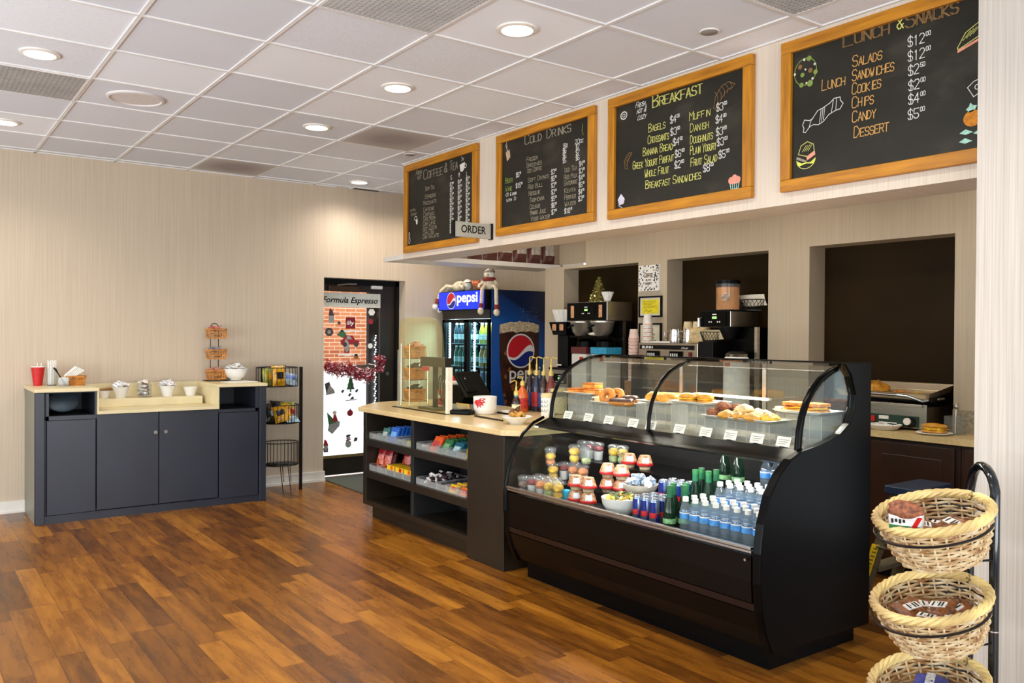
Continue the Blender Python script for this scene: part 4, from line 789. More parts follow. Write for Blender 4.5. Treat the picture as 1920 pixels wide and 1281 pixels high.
row(('upper', 'right', 0), 'gum_pack', 'gum', (96, 98, 100), (190, 190, 190), 4, 'small grey gum pack in the first tray right of the divider', 'grey gum packs', h=.05, lean=.5, dx=.05)
row(('upper', 'right', 1), 'candy_pack', 'candy', (222, 92, 30), (190, 60, 70), 7, 'orange candy pack standing on the upper right shelf', 'orange candy packs', h=.12, w=.11, lean=.55, y=.0)
row(('upper', 'right', 2), 'candy_pack', 'candy', (40, 110, 66), (120, 170, 120), 7, 'green candy pack standing beside the orange ones', 'green candy packs', h=.115, w=.10, lean=.6)
row(('upper', 'right', 3), 'candy_pack', 'candy', (20, 92, 112), (180, 214, 214), 7, 'dark teal candy pack with a pale stripe', 'dark teal candy packs', h=.11, w=.11, lean=.65, y=.0)
row(('upper', 'right', 4), 'candy_pack', 'candy', (20, 84, 104), (176, 208, 210), 4, 'dark teal candy pack in the last tray before the pillar', 'last dark teal candy packs', h=.09, w=.10, lean=.7, x0=.08); row(('upper', 'right', 4), 'candy_bag', 'candy', (230, 190, 40), None, 1, 'small yellow candy bag at the right end of the upper right shelf', None, h=.08, w=.035, lean=.2, y=-.045)
M_BAGR = mat('red_candy_bag', (126, 20, 28), .28, var=.35, scale=40)
for i, (tr, dx, dy, l) in enumerate(((0, .06, .0, 'dark red candy bag at the far left of the middle shelf'), (1, .06, .03, 'dark red candy bag second on the middle left shelf'), (2, .16, .03, 'dark red candy bag behind the first yellow box'), (3, .16, .03, 'dark red candy bag behind the second yellow box'), (0, .14, -.03, 'dark red candy bag behind the leftmost one'))):
    X, Y, Z_ = TP['middle', 'left', tr]; r = pouch('candy_bag', .12, .18, .022, M_BAGR, l, 'candy bag', (('picture', (-.22, .16, .10, .42), M_ORANGE), ('title_panel', (-.2, .2, .6, .70), mat('bag_title', (206, 110, 100), .4, var=.3, scale=80))), 30 + i); r.location = (X + dx, Y + dy, Z_ + .012); r.rotation_euler = (-.25, 0, -PI / 2 + .0)
for i, l in ((2, 'yellow candy box with an orange end, third tray of the middle left shelf'), (3, 'yellow candy box with an orange end, fourth tray of the middle left shelf'), (4, 'yellow candy box beside the divider on the middle shelf')):
    X, Y, Z_ = TP['middle', 'left', i]; r = thing('candy_box', l, 'candy box', (X + .012, Y, Z_ + .038)); obj('carton', MB().box(0, -.055, 0, .12, .055, .04), M_YEL, r, .003); obj('flap', MB().rect(FX(0, .04, .006), .045, 0, .08, .03, 0, .0012), M_RED if i == 3 else M_ORANGE, r); obj('inner_tray', MB().box(.0, -.05, -.034, .2, .05, -.001), M_DARK, r)
rp = Rep(packet('p', (54, 30, 36), .07, .026, 'wrapped_candy', 'candy', .010), 'dark twisted sweets'); rn = random.Random(8)
for i in range(46):
    X, Y, Z_ = TP['middle', 'right', 1]; rp.at((X + .03 + .2 * rn.random(), Y + rn.uniform(-.05, .09), Z_ + .012 + .07 * rn.random() ** 1.5), 'dark twist-wrapped sweet heaped on the middle right shelf', rn.uniform(0, 6), (rn.uniform(-.5, .5), rn.uniform(-.5, .5)))
rp = Rep(packet('p', (220, 214, 210), .05, .018, 'wrapped_candy', 'candy', .008), 'pale twisted sweets')
for i in range(26):
    X, Y, Z_ = TP['middle', 'right', 1]; rp.at((X + .02 + .18 * rn.random(), Y + rn.uniform(-.06, .08), Z_ + .03 + .065 * rn.random()), 'pale twist-wrapped sweet mixed into the dark heap', rn.uniform(0, 6), (rn.uniform(-.6, .6), rn.uniform(-.6, .6)))
row(('middle', 'right', 2), 'gum_pack', 'gum', (44, 48, 60), (100, 104, 110), 6, 'dark slate gum pack in the middle of the middle right shelf', 'slate gum packs', h=.05, lean=.6, dx=.04); row(('middle', 'right', 0), 'gum_pack', 'gum', (110, 124, 128), None, 4, 'pale slate gum pack in the tray right of the divider, middle shelf', 'pale slate gum packs', h=.03, lean=0, dx=.05, d=.035)
row(('middle', 'right', 3), 'candy_box', 'candy box', (232, 180, 34), (200, 50, 20), 4, 'yellow and red candy box on the middle right shelf', 'yellow and red candy boxes', h=.06, w=.12, lean=.5, dx=.05); row(('middle', 'right', 4), 'candy_box', 'candy box', (224, 110, 24), (200, 44, 20), 4, 'orange candy box at the right end of the middle right shelf', 'orange candy boxes', h=.06, w=.11, lean=.5, dx=.05)

# ================================================================== ON THE COUNTER
Z = .89
t = thing('acrylic_guard', 'tall clear acrylic screen standing on the counter edge', 'screen', (3.31, 5.75, Z)); A = lambda: at(3.31, 5.75, Z)
g = [(5.40, Z), (6.12, Z), (6.12, 1.50)] + [(6.12 - .12 + .12 * math.cos(a), 1.50 + .12 * math.sin(a)) for a in (.3, .6, .9, 1.2, 1.57)] + [(5.62 + .2 * math.cos(a), 1.42 + .2 * math.sin(a)) for a in (1.57, 2.0, 2.4, 2.8)] + [(5.40, 1.24)]
obj('panel', A().prism(g, lambda p, x: (x, p[0], p[1]), 3.306, 3.312), M_AMBER, t)
obj('end_wing', A().box(3.313, 5.372, Z, 3.36, 5.40, 1.24), mat('frosted_edge', (226, 222, 200), .4, var=.03), t, .003); obj('base_strip', A().box(3.29, 5.36, Z, 3.33, 6.2, Z + .004), M_BLACKM, t)
obj('edge_post', A().box(3.300, 6.10, Z, 3.318, 6.125, 1.36), M_ACRYL, t)
# tall basket rack
bx, by = 3.44, 6.09
r = thing('tiered_basket_stand', 'tall chrome and wicker basket rack behind the acrylic screen', 'stand', (bx, by, Z)); m = MB()
for x, y in ((-.085, -.07), (-.085, .07), (.085, -.07), (.085, .07)): m.tube([(x, y, 0), (x, y, .52)], .004, 6)
obj('upright', m, M_CHROME, r)
for z_ in (.05, .225, .40): m = MB(); m.tube([(-.085, -.07, z_), (.085, -.07, z_), (.085, .07, z_), (-.085, .07, z_)], .0035, 6, closed=True); obj('basket_ring', m, M_CHROME, r)
for nm, z_ in (('lowest', .04), ('middle', .215), ('topmost', .39)):
    o = wicker('wicker_basket', 'wicker basket, %s in the rack behind the acrylic screen' % nm, 'basket', .078, .064, .09, .92, 7, 16, .006, 4.0); o.location = (bx, by, Z + z_ + .012)
    heap(lambda: packet('p', (206, 156, 140) if nm == 'topmost' else (84, 80, 76), .08, .05, t=.010, name='snack_packet', cat='snack'), 6, (bx, by), .045, .035, Z + z_ + .10, .03, 'snacks in the %s rack basket' % nm, 'small snack packet in the %s basket behind the acrylic screen' % nm, 4)
# black T stand
t = thing('display_stand', 'black T-shaped display stand on the counter behind the screen', 'stand', (3.46, 5.79, Z)); obj('base', MB().box(-.075, -.15, 0, .075, .15, .018), M_DARK, t, .003); obj('post', MB().box(-.016, -.016, .018, .016, .016, .345), M_BLACKM, t, .002); obj('crossbar', MB().box(-.03, -.19, .34, .03, .19, .415), M_DARK, t, .002); obj('hanging_tag', MB().box(-.028, .06, .305, -.022, .16, .338), mat('tag_red', (178, 44, 66), .5, var=.1), t)
t = thing('hand_gel', 'small white bottle with a red cap behind the T stand', 'bottle', (3.60, 5.98, Z)); obj('bottle_wall', MB().lathe([(.026, 0), (.028, .01), (.028, .085), (.012, .105), (.012, .12)], 18), M_PAPER, t); obj('label_band', MB().lathe([(.0285, .02), (.0285, .075)], 18, caps=False), M_RED, t); obj('cap', MB().cyl((0, 0, 0), .013, .12, .145), M_RED, t)
t = thing('cable_bundle', 'loops of black cable hanging by the T stand post', 'cable', (3.62, 5.88, Z)); m = MB()
for k_ in range(6): m.tube([(.02 * math.sin(k_), -.05 + .022 * k_ + .035 * math.cos(a), .12 + .10 * math.sin(a) + .008 * k_) for a in [2 * PI * i / 20 for i in range(20)]], .0055, 6, closed=True)
m.tube([(0, 0, 0), (0, .01, .06)], .02, 8); obj('loops', m, M_BLACKM, t)
t = thing('storage_box', 'black box behind the register carrying a red felt hat', 'box', (3.86, 6.02, Z)); obj('box_body', MB().box(-.09, -.13, 0, .09, .13, .16), M_BLACKM, t, .006); obj('box_lid', MB().box(-.095, -.135, .15, .095, .135, .175), M_BLACKM, t, .004)
t = thing('felt_hat', 'red and white felt hat lying on the black box', 'hat', (3.85, 6.06, Z + .175)); obj('hat_crown', MB().rings([[(.085 * s * math.cos(a) , .03 + .13 * s * math.sin(a) + (1 - s) * .1, .01 + .085 * (1 - s)) for a in [2 * PI * i / 20 for i in range(20)]] for s in (1, .9, .65, .35, .08)]), M_RED, t); obj('fur_brim', MB().add(*(lambda k: (k.v, k.f, True))(MB().torus((0, .03, .015), .10, .02))), M_PAPER, t); obj('bobble', MB().blob((0, -.06, .05), .03, .03, .03, 2, .1), M_PAPER, t)
tag(obj('felt_scarf', MB().rings([[(x, y + .02 * k, .012 + .11 - k * .045 + .01 * (x > 0)) for x, y in ((-.01, -.05), (.012, -.05), (.012, .05), (-.01, .05))] for k in range(4)], smooth=False), M_RED, loc=(3.745, 6.14, Z)), 'red felt scarf hanging down the front of the black box', 'scarf')
# point of sale
t = thing('point_of_sale_terminal', 'black touchscreen register turned away on the counter', 'register', (3.74, 5.72, Z)); obj('foot', MB().box(-.10, -.09, 0, .10, .09, .014), M_BLACKM, t, .004)
b = MB(); b.T = Matrix.Translation((-.02, .05, .01)) @ Matrix.Rotation(-.55, 4, 'X') @ Matrix.Rotation(.1, 4, 'Y'); b.T = Matrix.Translation((0, .10, .01)) @ Matrix.Rotation(.75, 4, 'X'); b.box(-.05, -.02, 0, .05, .02, .20); obj('arm', b, M_BLACKM, t, .004)
Tm = Matrix.Translation((-.02, -.06, .20)) @ Matrix.Rotation(.35, 4, 'Z') @ Matrix.Rotation(-.62, 4, 'X')
b = MB(); b.T = Tm; b.box(-.155, -.014, -.115, .155, .016, .115); obj('housing', b, M_BLACKM, t, .008); b = MB(); b.T = Tm; b.box(-.14, .016, -.10, .14, .018, .10); obj('screen', b, mat('dark_screen', (30, 40, 52), .1, var=.05), t)
b = MB(); b.T = Tm; b.box(-.145, -.03, -.08, .0, -.013, .06); obj('rear_cover', b, M_BLACKM, t, .006); b = MB(); b.T = Tm; b.text(Fr((-.10, -.0305, .03), (1, 0, 0), (0, 0, 1), (0, -1, 0)), 'P', .022); obj('rear_emblem', b, M_PAPER, t)
t = thing('clear_tray', 'small clear tray of yellow packets in front of the register', 'tray', (3.60, 5.60, Z)); m = MB().openbox(-.05, -.08, .05, .08, .004, .05); obj('tray_wall', m, M_ACRYL, t)
rp = Rep(packet('p', (214, 180, 96), .07, .05, t=.004), 'yellow packets in the clear tray')
for i in range(7): rp.at((3.60, 5.54 + .02 * i, Z + .032), 'yellow sweetener packet standing in the small clear tray', PI / 2, (1.3, 0))
t = thing('card_reader', 'black card reader lying on the counter before the flowered bowl', 'card reader', (3.41, 5.33, Z), .5); obj('case', MB().box(-.045, -.095, 0, .045, .095, .035), M_BLACK, t, .010); obj('display', MB().box(-.03, .01, .035, .03, .075, .0365), mat('dark_screen', (30, 40, 52)), t); obj('keypad', MB().box(-.032, -.075, .035, .032, -.005, .039), M_BLACKM, t, .003)
t = thing('flowered_bowl', 'white bowl painted with a red flower on the counter', 'bowl', (3.57, 5.25, Z)); obj('bowl_wall', MB().lathe([(.06, 0), (.075, .01), (.087, .05), (.089, .135), (.084, .135), (.082, .05), (.06, .014), (.001, .012)], 36), M_WHITE, t)
m = MB()
def petal(a, z, L_, th_):
    pts = []
    for q in range(9):
        u = q / 8; w_ = .010 * math.sin(PI * u) ** .8; pts.append((u * L_, w_))
    ol = pts + [(x, -y) for x, y in pts[::-1]][1:-1]
    R_ = .0895 - .0; vs = []
    for x, y in ol:
        dx = x * math.cos(th_) - y * math.sin(th_); dz = x * math.sin(th_) + y * math.cos(th_); ang = a + dx / R_; rr = R_ + .0005 - (.012 if z + dz < .03 else 0) * 0
        rr = .0902 if z + dz > .05 else .0902 - (.05 - z - dz) * .25
        vs.append((rr * math.cos(ang), rr * math.sin(ang), z + dz))
    m.add(vs, [tuple(range(len(vs)))])
for th_ in (.15, -.3, -.75, -1.2, -1.65, -2.1, -2.6): petal(-2.78, .112, .062 if th_ > -2 else .05, th_)
obj('painted_flower', m, M_RED, t)
tag(obj('pen', MB().tube([(3.40, 5.13, Z + .006), (3.37, 4.74, Z + .006)], .007, 8), M_DARK), 'long dark spatula handle lying on the counter before the candy bowl', 'utensil')
t = thing('shallow_bowl', 'shallow white bowl of wrapped sweets at the counter near end', 'bowl', (3.36, 4.56, Z)); obj('bowl_wall', MB().lathe([(.045, 0), (.05, .006), (.085, .035), (.105, .05), (.102, .053), (.08, .04), (.045, .012), (.001, .01)], 36), M_WHITE, t)
heap(lambda: packet('p', (196, 146, 60), .045, .04, t=.012, name='wrapped_sweet', cat='sweet'), 9, (3.36, 4.56), .05, .05, Z + .045, .035, 'golden sweets in the shallow bowl', 'golden wrapped sweet in the shallow white bowl', 21); heap(lambda: packet('p', (96, 58, 30), .045, .04, t=.012, name='wrapped_sweet', cat='sweet'), 7, (3.365, 4.575), .045, .045, Z + .06, .035, 'brown sweets in the shallow bowl', 'brown wrapped sweet in the shallow white bowl', 22)
t = thing('paper_stack', 'white order slips stacked on a black holder by the flowered bowl', 'paper', (3.74, 5.20, Z)); obj('holder', MB().box(-.05, -.07, 0, .05, .07, .012), M_BLACKM, t, .003); obj('slips', MB().box(-.042, -.06, .012, .042, .06, .022), M_PAPER, t)
def syrup(x, y, label, col, lab, h=.23, r_=.042, pump=.12, sy=1, spout=(-.05, 0)):
    t = thing('syrup_bottle', label, 'syrup bottle', (x, y, Z))
    obj('bottle_wall', MB().lathe([(r_ * .95, 0), (r_, .01), (r_, h * .62), (r_ * .85, h * .74), (.014, h * .93), (.014, h)], 24), mat('syrup_%d_%d_%d' % col, col, .15, var=.08, coat=.4), t)
    obj('label_band', MB().lathe([(r_ + .0008, h * .14), (r_ + .0008, h * .52)], 24, caps=False), mat('label_%d_%d_%d' % lab, lab, .5, var=.18, scale=60), t)
    gold = mat('pump_gold', (206, 180, 96), .35, .2, var=.08); obj('collar', MB().lathe([(.019, h - .005), (.019, h + .022), (.012, h + .03)], 16), gold, t)
    obj('pump_stem', MB().tube([(0, 0, h + .028), (0, 0, h + pump * .6)], .008, 8), gold, t); obj('spout', MB().tube([(0, 0, h + pump * .55), (0, 0, h + pump), (spout[0] * .3, spout[1] * .3, h + pump + .006), (spout[0], spout[1], h + pump - .004)], .0048, 8), gold, t); return t
syrup(3.92, 5.25, 'orange syrup bottle with a red label, front of the syrup group', (206, 92, 28), (188, 44, 30), .21, .046, .06)
t = syrup(3.75, 5.10, 'dark brown sauce bottle with a cream oval label and teal neck', (46, 26, 20), (222, 206, 160), .15, .033, .10); obj('neck_band', MB().cyl((0, 0, 0), .017, .118, .148), M_TEAL, t)
for i, (x, y, col, lab, l) in enumerate(((4.05, 5.33, (40, 26, 30), (30, 70, 140), 'dark syrup bottle with a blue label, leftmost of the tall pumps'), (4.05, 5.24, (36, 44, 70), (170, 40, 40), 'syrup bottle with a red label, second of the tall pumps'), (4.05, 5.15, (50, 30, 26), (30, 80, 150), 'dark syrup bottle with a blue label, third of the tall pumps'), (4.05, 5.06, (110, 40, 30), (196, 40, 40), 'red brown syrup bottle, rightmost of the tall pumps'))): syrup(x, y, l, col, lab, .29, .04, .13, spout=(.0, -.07))
t = thing('storage_jar', 'white jar with black lettering beside the glass case', 'jar', (3.86, 4.86, Z)); obj('jar_wall', MB().lathe([(.045, 0), (.05, .01), (.05, .13), (.046, .14)], 28), M_PAPER, t); obj('lid', MB().lathe([(.052, .14), (.052, .16), (.045, .17)], 28), mat('cream_lid', (216, 196, 140), .5, var=.05), t)
m = MB()
for z_ in (.035, .07, .10):
    for q in range(7):
        a = 2.6 + q * .22; m.tube([(.0508 * math.cos(a), .0508 * math.sin(a), z_), (.0508 * math.cos(a + .1), .0508 * math.sin(a + .1), z_ + .022 - .01 * (q % 2))], .0018, 4)
obj('lettering', m, M_BLACKM, t)
t = thing('oat_jar', 'large jar of pale oats seen through the glass case end', 'jar', (4.06, 4.98, Z)); obj('jar_wall', MB().lathe([(.065, 0), (.07, .01), (.07, .15), (.06, .17)], 28), M_CUPC, t); obj('oats', MB().cyl((0, 0, 0), .066, .006, .13), mat('oats', (206, 190, 150), .8, var=.25, scale=160), t); obj('lid', MB().cyl((0, 0, 0), .063, .168, .19), mat('cream_lid', (216, 196, 140), .5, var=.05), t)

# ================================================================== DRINKS FRIDGE
fx, fy, FZT = 4.829, 7.013, 1.945
t = thing('drinks_fridge', 'tall two-door drinks fridge with lit blue sign and cola print on its side', 'fridge', (5.15, 7.48, 0)); A = lambda: at(5.15, 7.48)
m = A(); m.box(fx + .03, fy + .002, .02, 5.54, fy + .03, FZT).box(fx + .03, 7.93, .02, 5.54, 7.955, FZT).box(5.50, fy, .02, 5.54, 7.955, FZT).box(fx + .03, fy + .01, .02, 5.54, 7.955, .28).box(fx + .03, fy + .01, 1.70, 5.54, 7.955, FZT)
obj('cabinet', m, M_BLACKM, t)
kk = NT('print_blue'); sp = kk.n('ShaderNodeSeparateXYZ'); tc = kk.n('ShaderNodeTexCoord'); kk.l(tc.outputs['Object'], sp.inputs[0])
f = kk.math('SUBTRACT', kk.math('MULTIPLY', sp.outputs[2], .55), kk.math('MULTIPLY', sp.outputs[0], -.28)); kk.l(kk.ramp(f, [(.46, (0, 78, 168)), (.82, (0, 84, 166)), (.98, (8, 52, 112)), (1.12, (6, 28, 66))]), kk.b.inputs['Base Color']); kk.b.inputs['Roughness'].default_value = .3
fs = FY(4.842 - 5.15, fy - 7.48, 0)
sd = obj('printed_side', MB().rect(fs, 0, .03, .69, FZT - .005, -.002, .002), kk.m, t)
S_ = Fr(fs.p(0, 0, .0022), fs.u, fs.v, fs.n); rn = random.Random(3)
ol = [(.20, .60), (.18, .75), (.13, .95), (.10, 1.20), (.095, 1.55), (.60, 1.55), (.60, .95), (.58, .60)]
obj('cola_glass_print', MB().flat(S_, ol, 0, .001), mat('cola_print', (52, 26, 20), .3, var=.45, scale=9), sd)
m = MB(); ft = [(.095, 1.50), (.10, 1.57)] + [(.10 + .5 * i / 14, 1.585 + .035 * math.sin(PI * i / 14) + .014 * rn.random()) for i in range(15)] + [(.60, 1.52)] + [(.60 - .5 * i / 12, 1.505 + .025 * rn.random()) for i in range(1, 12)]; obj('foam_print', m.flat(S_, ft, .001, .002), mat('foam_print', (196, 178, 148), .4, var=.25, scale=40), sd)
m = MB()
for q in range(26): a, b = .14 + .42 * rn.random(), .66 + .8 * rn.random(); m.flat(S_, [(a + .03 * rn.uniform(.4, 1) * math.cos(w_), b + .035 * rn.uniform(.4, 1) * math.sin(w_)) for w_ in (0, 1, 2, 3.1, 4.2, 5.3)], .001, .0016)
obj('ice_print', m, mat('ice_print', (140, 84, 40), .3, var=.35, scale=30), sd)
m = MB(); [m.disc(S_, .33 + .25 * rn.random(), 1.62 + .16 * rn.random(), .003, .0, .001, 6) for q in range(34)]; obj('spray_print', m, mat('spray_print', (120, 180, 220), .4, var=.1), sd)
def globe(fr, a, b, r_, par, ry=None):
    ry = ry or r_; n = 28; P_ = lambda th, k=1.0: (a + k * r_ * math.cos(th), b + k * ry * math.sin(th))
    obj('globe_rim', MB().disc(fr, a, b, r_ * 1.08, .001, .002, 36, ry * 1.08), mat('logo_white', (232, 234, 236), .4, var=.02), par)
    top_ = [P_(.25 + (PI + .35 - .25) * i / n, .985) for i in range(n + 1)]; lo = []
    for i in range(1, 12):
        u = i / 12; x0, y0 = top_[-1]; x1, y1 = top_[0]; x, y = x0 + (x1 - x0) * u, y0 + (y1 - y0) * u; lo.append((x, y + ry * .22 * math.sin(2 * PI * (u * .9))*-1))
    obj('globe_red', MB().flat(fr, top_ + lo, .002, .003), mat('logo_red', (200, 22, 40), .4, var=.03), par)
    bot = [P_(PI + .55 + (PI - .62) * i / n, .985) for i in range(n + 1)]; hi = []
    for i in range(1, 12):
        u = i / 12; x0, y0 = bot[-1]; x1, y1 = bot[0]; hi.append((x0 + (x1 - x0) * u, y0 + (y1 - y0) * u + ry * .15 * math.sin(2 * PI * u)))
    obj('globe_blue', MB().flat(fr, bot + hi, .002, .003), mat('logo_blue', (16, 40, 130), .4, var=.03), par)
globe(S_, .366, 1.322, .165, sd)
m = MB(); m.text(S_, 'pepsi', .185, .225, 1.035, weight=.002, width=.40, c=.001); obj('side_lettering', m, mat('logo_white', (232, 234, 236)), sd)
sg = obj('sign_box', A().box(4.79, fy + .04, 1.745, 4.86, 7.953, FZT), M_BLACKM, t); FS = FX(4.789 - 5.15, 7.945 - 7.48, 1.752)
km = NT('lit_sign_blue'); km.b.inputs['Base Color'].default_value = lin((16, 36, 190)); km.b.inputs['Emission Color'].default_value = lin((18, 40, 222)); km.b.inputs['Emission Strength'].default_value = 1.0; km.b.inputs['Roughness'].default_value = .3
obj('sign_face', MB().rect(FS, 0, 0, .875, .186, 0, .003), km.m, sg); Fg = Fr(FS.p(0, 0, .003), FS.u, FS.v, FS.n); globe(Fg, .255, .094, .083, sg)
mw_ = NT('lit_letters'); mw_.b.inputs['Base Color'].default_value = lin((240, 242, 246)); mw_.b.inputs['Emission Color'].default_value = lin((240, 244, 250)); mw_.b.inputs['Emission Strength'].default_value = .8
m = MB(); m.text(Fg, 'pepsi', .15, .37, .075, weight=.003, width=.39, c=.001); obj('sign_lettering', m, mw_.m, sg)
obj('grille_panel', A().box(4.84, fy + .03, 1.65, 4.86, 7.95, 1.745), M_DARK, t); obj('interior_back', A().box(5.44, fy + .03, .28, 5.5, 7.93, 1.70), mat('fridge_inner', (28, 66, 84), .5, var=.1), t)
for y0, y1 in ((7.045, 7.455), (7.475, 7.94)):
    dr = obj('fridge_door', A().box(fx, y0, .12, fx + .03, y0 + .03, 1.645).box(fx, y1 - .04, .12, fx + .03, y1, 1.645).box(fx, y0, 1.615, fx + .03, y1, 1.645).box(fx, y0, .12, fx + .03, y1, .17), M_BLACK, t)
    obj('door_pane', A().box(fx + .012, y0 + .03, .17, fx + .018, y1 - .04, 1.615), clear('fridge_pane', (206, 232, 238), .012, .03), dr); obj('door_handle', A().tube([(fx - .02, y0 + .045, .7), (fx - .02, y0 + .045, 1.2)], .008, 8), M_BLACKM, dr)
    m = A()
    for q in range(27): m.cbox((fx + .05, y1 - .075, .86 + .029 * q), (.012, .02, .016))
    m.box(fx + .055, y1 - .08, .84, fx + .06, y1 - .07, 1.62); ls = obj('led_strip', m, M_LED, t); ls['kind'] = 'stuff'
for z_ in (.30, .62, .885, 1.145, 1.385): obj('wire_shelf', A().box(fx + .05, fy + .05, z_, 5.42, 7.92, z_ + .008), mat('shelf_white', (150, 170, 176), .4, var=.03), t)
area('fridge_interior_light', (fx + .08, 7.48, 1.63), (0, .5, 0), .08, .8, 14, (.75, .95, 1.0)).parent = None
FB = {}
def fbottle(nm, col, h):
    r = thing('drink_bottle', nm, 'bottle'); obj('bottle_wall', MB().lathe([(.03, 0), (.032, .01), (.032, h * .58), (.014, h * .86), (.014, h * .93)], 14), mat('drink_%d_%d_%d' % col, col, .15, var=.1, coat=.4), r); obj('cap', MB().cyl((0, 0, 0), .015, h * .92, h, 12), M_PAPER, r); obj('label_band', MB().lathe([(.0325, h * .2), (.0325, h * .45)], 14, caps=False), mat('drinklabel', (190, 196, 190), .5, var=.3, scale=60), r); return r
cfg = [('left', 1.394, (34, 50, 58), 'dark'), ('left', 1.154, (20, 96, 70), 'green'), ('left', .894, (24, 84, 66), 'deep green'), ('right', 1.394, (176, 160, 40), 'yellow'), ('right', 1.154, (206, 138, 40), 'orange'), ('right', .894, (50, 96, 130), 'blue')]
for sd_, z_, col, cn in cfg:
    lv = {1.394: 'top', 1.154: 'second', .894: 'third'}[z_]; lb = '%s drink bottle on the %s shelf behind the %s fridge door' % (cn, lv, sd_); rp = Rep(fbottle(lb, col, .215), '%s bottles on the %s shelf, %s door' % (cn, lv, sd_)); y0 = 7.80 if sd_ == 'left' else 7.31
    for i in range(4):
        for j in range(2): rp.at((fx + .10 + .09 * j, y0 - .082 * i, z_), lb)
# soft toys on the fridge
M_FELT = mat('cream_felt', (222, 206, 178), .9, var=.08, scale=40); M_FELTG = mat('grey_felt', (128, 114, 100), .9, var=.15, scale=60); M_SOCK = mat('maroon_sock', (132, 44, 36), .9, var=.12, scale=50); M_FELTW = mat('white_fleece', (236, 228, 214), .95, var=.06, scale=70, bump=.4)
def doll(loc, label, pose):
    t = thing('soft_toy', label, 'soft toy', loc); x, y = 0, 0
    legs = pose['legs']; obj('body', MB().blob(pose['body'], *pose['br'], 3, .05), M_FELT, t); obj('head', MB().blob(pose['head'], .055, .055, .06, 4, .03), M_FELTW, t); obj('hat', MB().rings([[(pose['head'][0] + .06 * s * math.cos(a) + pose['hd'][0] * q, pose['head'][1] + .06 * s * math.sin(a) + pose['hd'][1] * q, pose['head'][2] + .02 + pose['hd'][2] * q) for a in [2 * PI * i / 14 for i in range(14)]] for q, s in ((0, 1.05), (.3, .85), (.7, .45), (1, .1))]), M_FELTG, t)
    obj('nose', MB().blob(pose['nose'], .022, .022, .022, 1, 0), M_FELT, t); obj('scarf', MB().torus((pose['neck'][0], pose['neck'][1], pose['neck'][2]), .05, .02), M_SOCK, t)
    for i, L_ in enumerate(legs):
        l = obj('leg', MB().tube(L_, [.02] * (len(L_) - 1) + [.018], 10), M_FELT, t); e = Vector(L_[-1]); d_ = (e - Vector(L_[-2])).normalized()
        obj('sock', MB().tube([e - d_ * .05, e - d_ * .032, e - d_ * .02, e], [.024, .027, .024, .025], 10), M_SOCK, l); obj('shoe', MB().blob(tuple(e + d_ * .03 + Vector(pose['toe'])), .032, .034, .036, i, .04), M_FELTW if pose.get('w') else M_FELT, l)
    for a_ in pose['arms']: obj('arm', MB().tube(a_, .016, 8), M_FELT, t)
    return t
doll((4.87, 7.10, FZT), 'long-legged soft toy sitting on the fridge corner, socks hanging down', dict(body=(.02, .02, .055), br=(.06, .07, .075), head=(.0, .0, .155), hd=(.02, -.02, .05), nose=(-.05, -.03, .145), neck=(.0, .0, .105), toe=(-.012, -.012, 0), legs=[[(-.02, .02, .03), (-.06, .0, .035), (-.092, -.01, .0), (-.098, -.01, -.10), (-.10, -.005, -.19)], [(.0, -.05, .03), (-.005, -.10, .035), (.0, -.125, .0), (.0, -.128, -.10), (.005, -.13, -.205)]], arms=[[(-.02, .06, .09), (-.06, .09, .05), (-.07, .08, .02)], [(.03, -.05, .09), (.04, -.08, .05), (.02, -.09, .02)]]))
doll((4.90, 7.55, FZT), 'white soft toy lying along the fridge top, feet over the far edge', dict(w=1, body=(.0, .16, .06), br=(.06, .12, .055), head=(.0, .0, .07), hd=(.0, -.18, .01), nose=(-.055, .0, .06), neck=(.0, .05, .065), toe=(-.01, 0, -.01), legs=[[(-.02, .26, .06), (-.05, .34, .07), (-.08, .40, .02), (-.10, .425, -.06), (-.12, .43, -.12)], [(.02, .26, .05), (-.0, .36, .05), (-.03, .415, .0), (-.04, .43, -.08), (-.06, .435, -.15)]], arms=[[(-.04, .10, .08), (-.08, .02, .06), (-.09, -.05, .03)], [(.04, .10, .08), (.07, .05, .05), (.06, .0, .03)]]))
t = thing('gift_ornament', 'small red checked cushion lying on the fridge between the toys', 'cushion', (4.88, 7.32, FZT)); b = MB(); b.T = Matrix.Translation((0, 0, .055)) @ Matrix.Rotation(.9, 4, 'Y'); pillow(b, .13, .15, .03, 7); obj('cushion_cover', b, mat('red_check', (206, 96, 60), .8, var=.5, scale=46), t)
t = thing('grey_gift_box', 'small grey box standing on the fridge behind the toys', 'box', (5.02, 7.42, FZT)); obj('box_body', MB().box(-.05, -.05, 0, .05, .05, .12), mat('grey_card', (140, 138, 130), .6, var=.06), t, .003)
# coffee bags on the shelf above
M_COF = mat('coffee_bag', (92, 48, 40), .4, var=.2, scale=30)
for i in range(6):
    r = pouch('coffee_bag', .165, .27, .045, M_COF, 'maroon coffee bag on the high shelf, %s from the right' % ORD[5 - i], 'coffee bag', (('label_panel', (-.36, .36, .16, .34), M_PAPER), ('upper_label', (-.36, .36, .46, .80), mat('bag_silver', (190, 180, 170), .4, var=.15, scale=30))), 50 + i, .06); r.location = (4.40 + .176 * i, 6.66, 2.188)
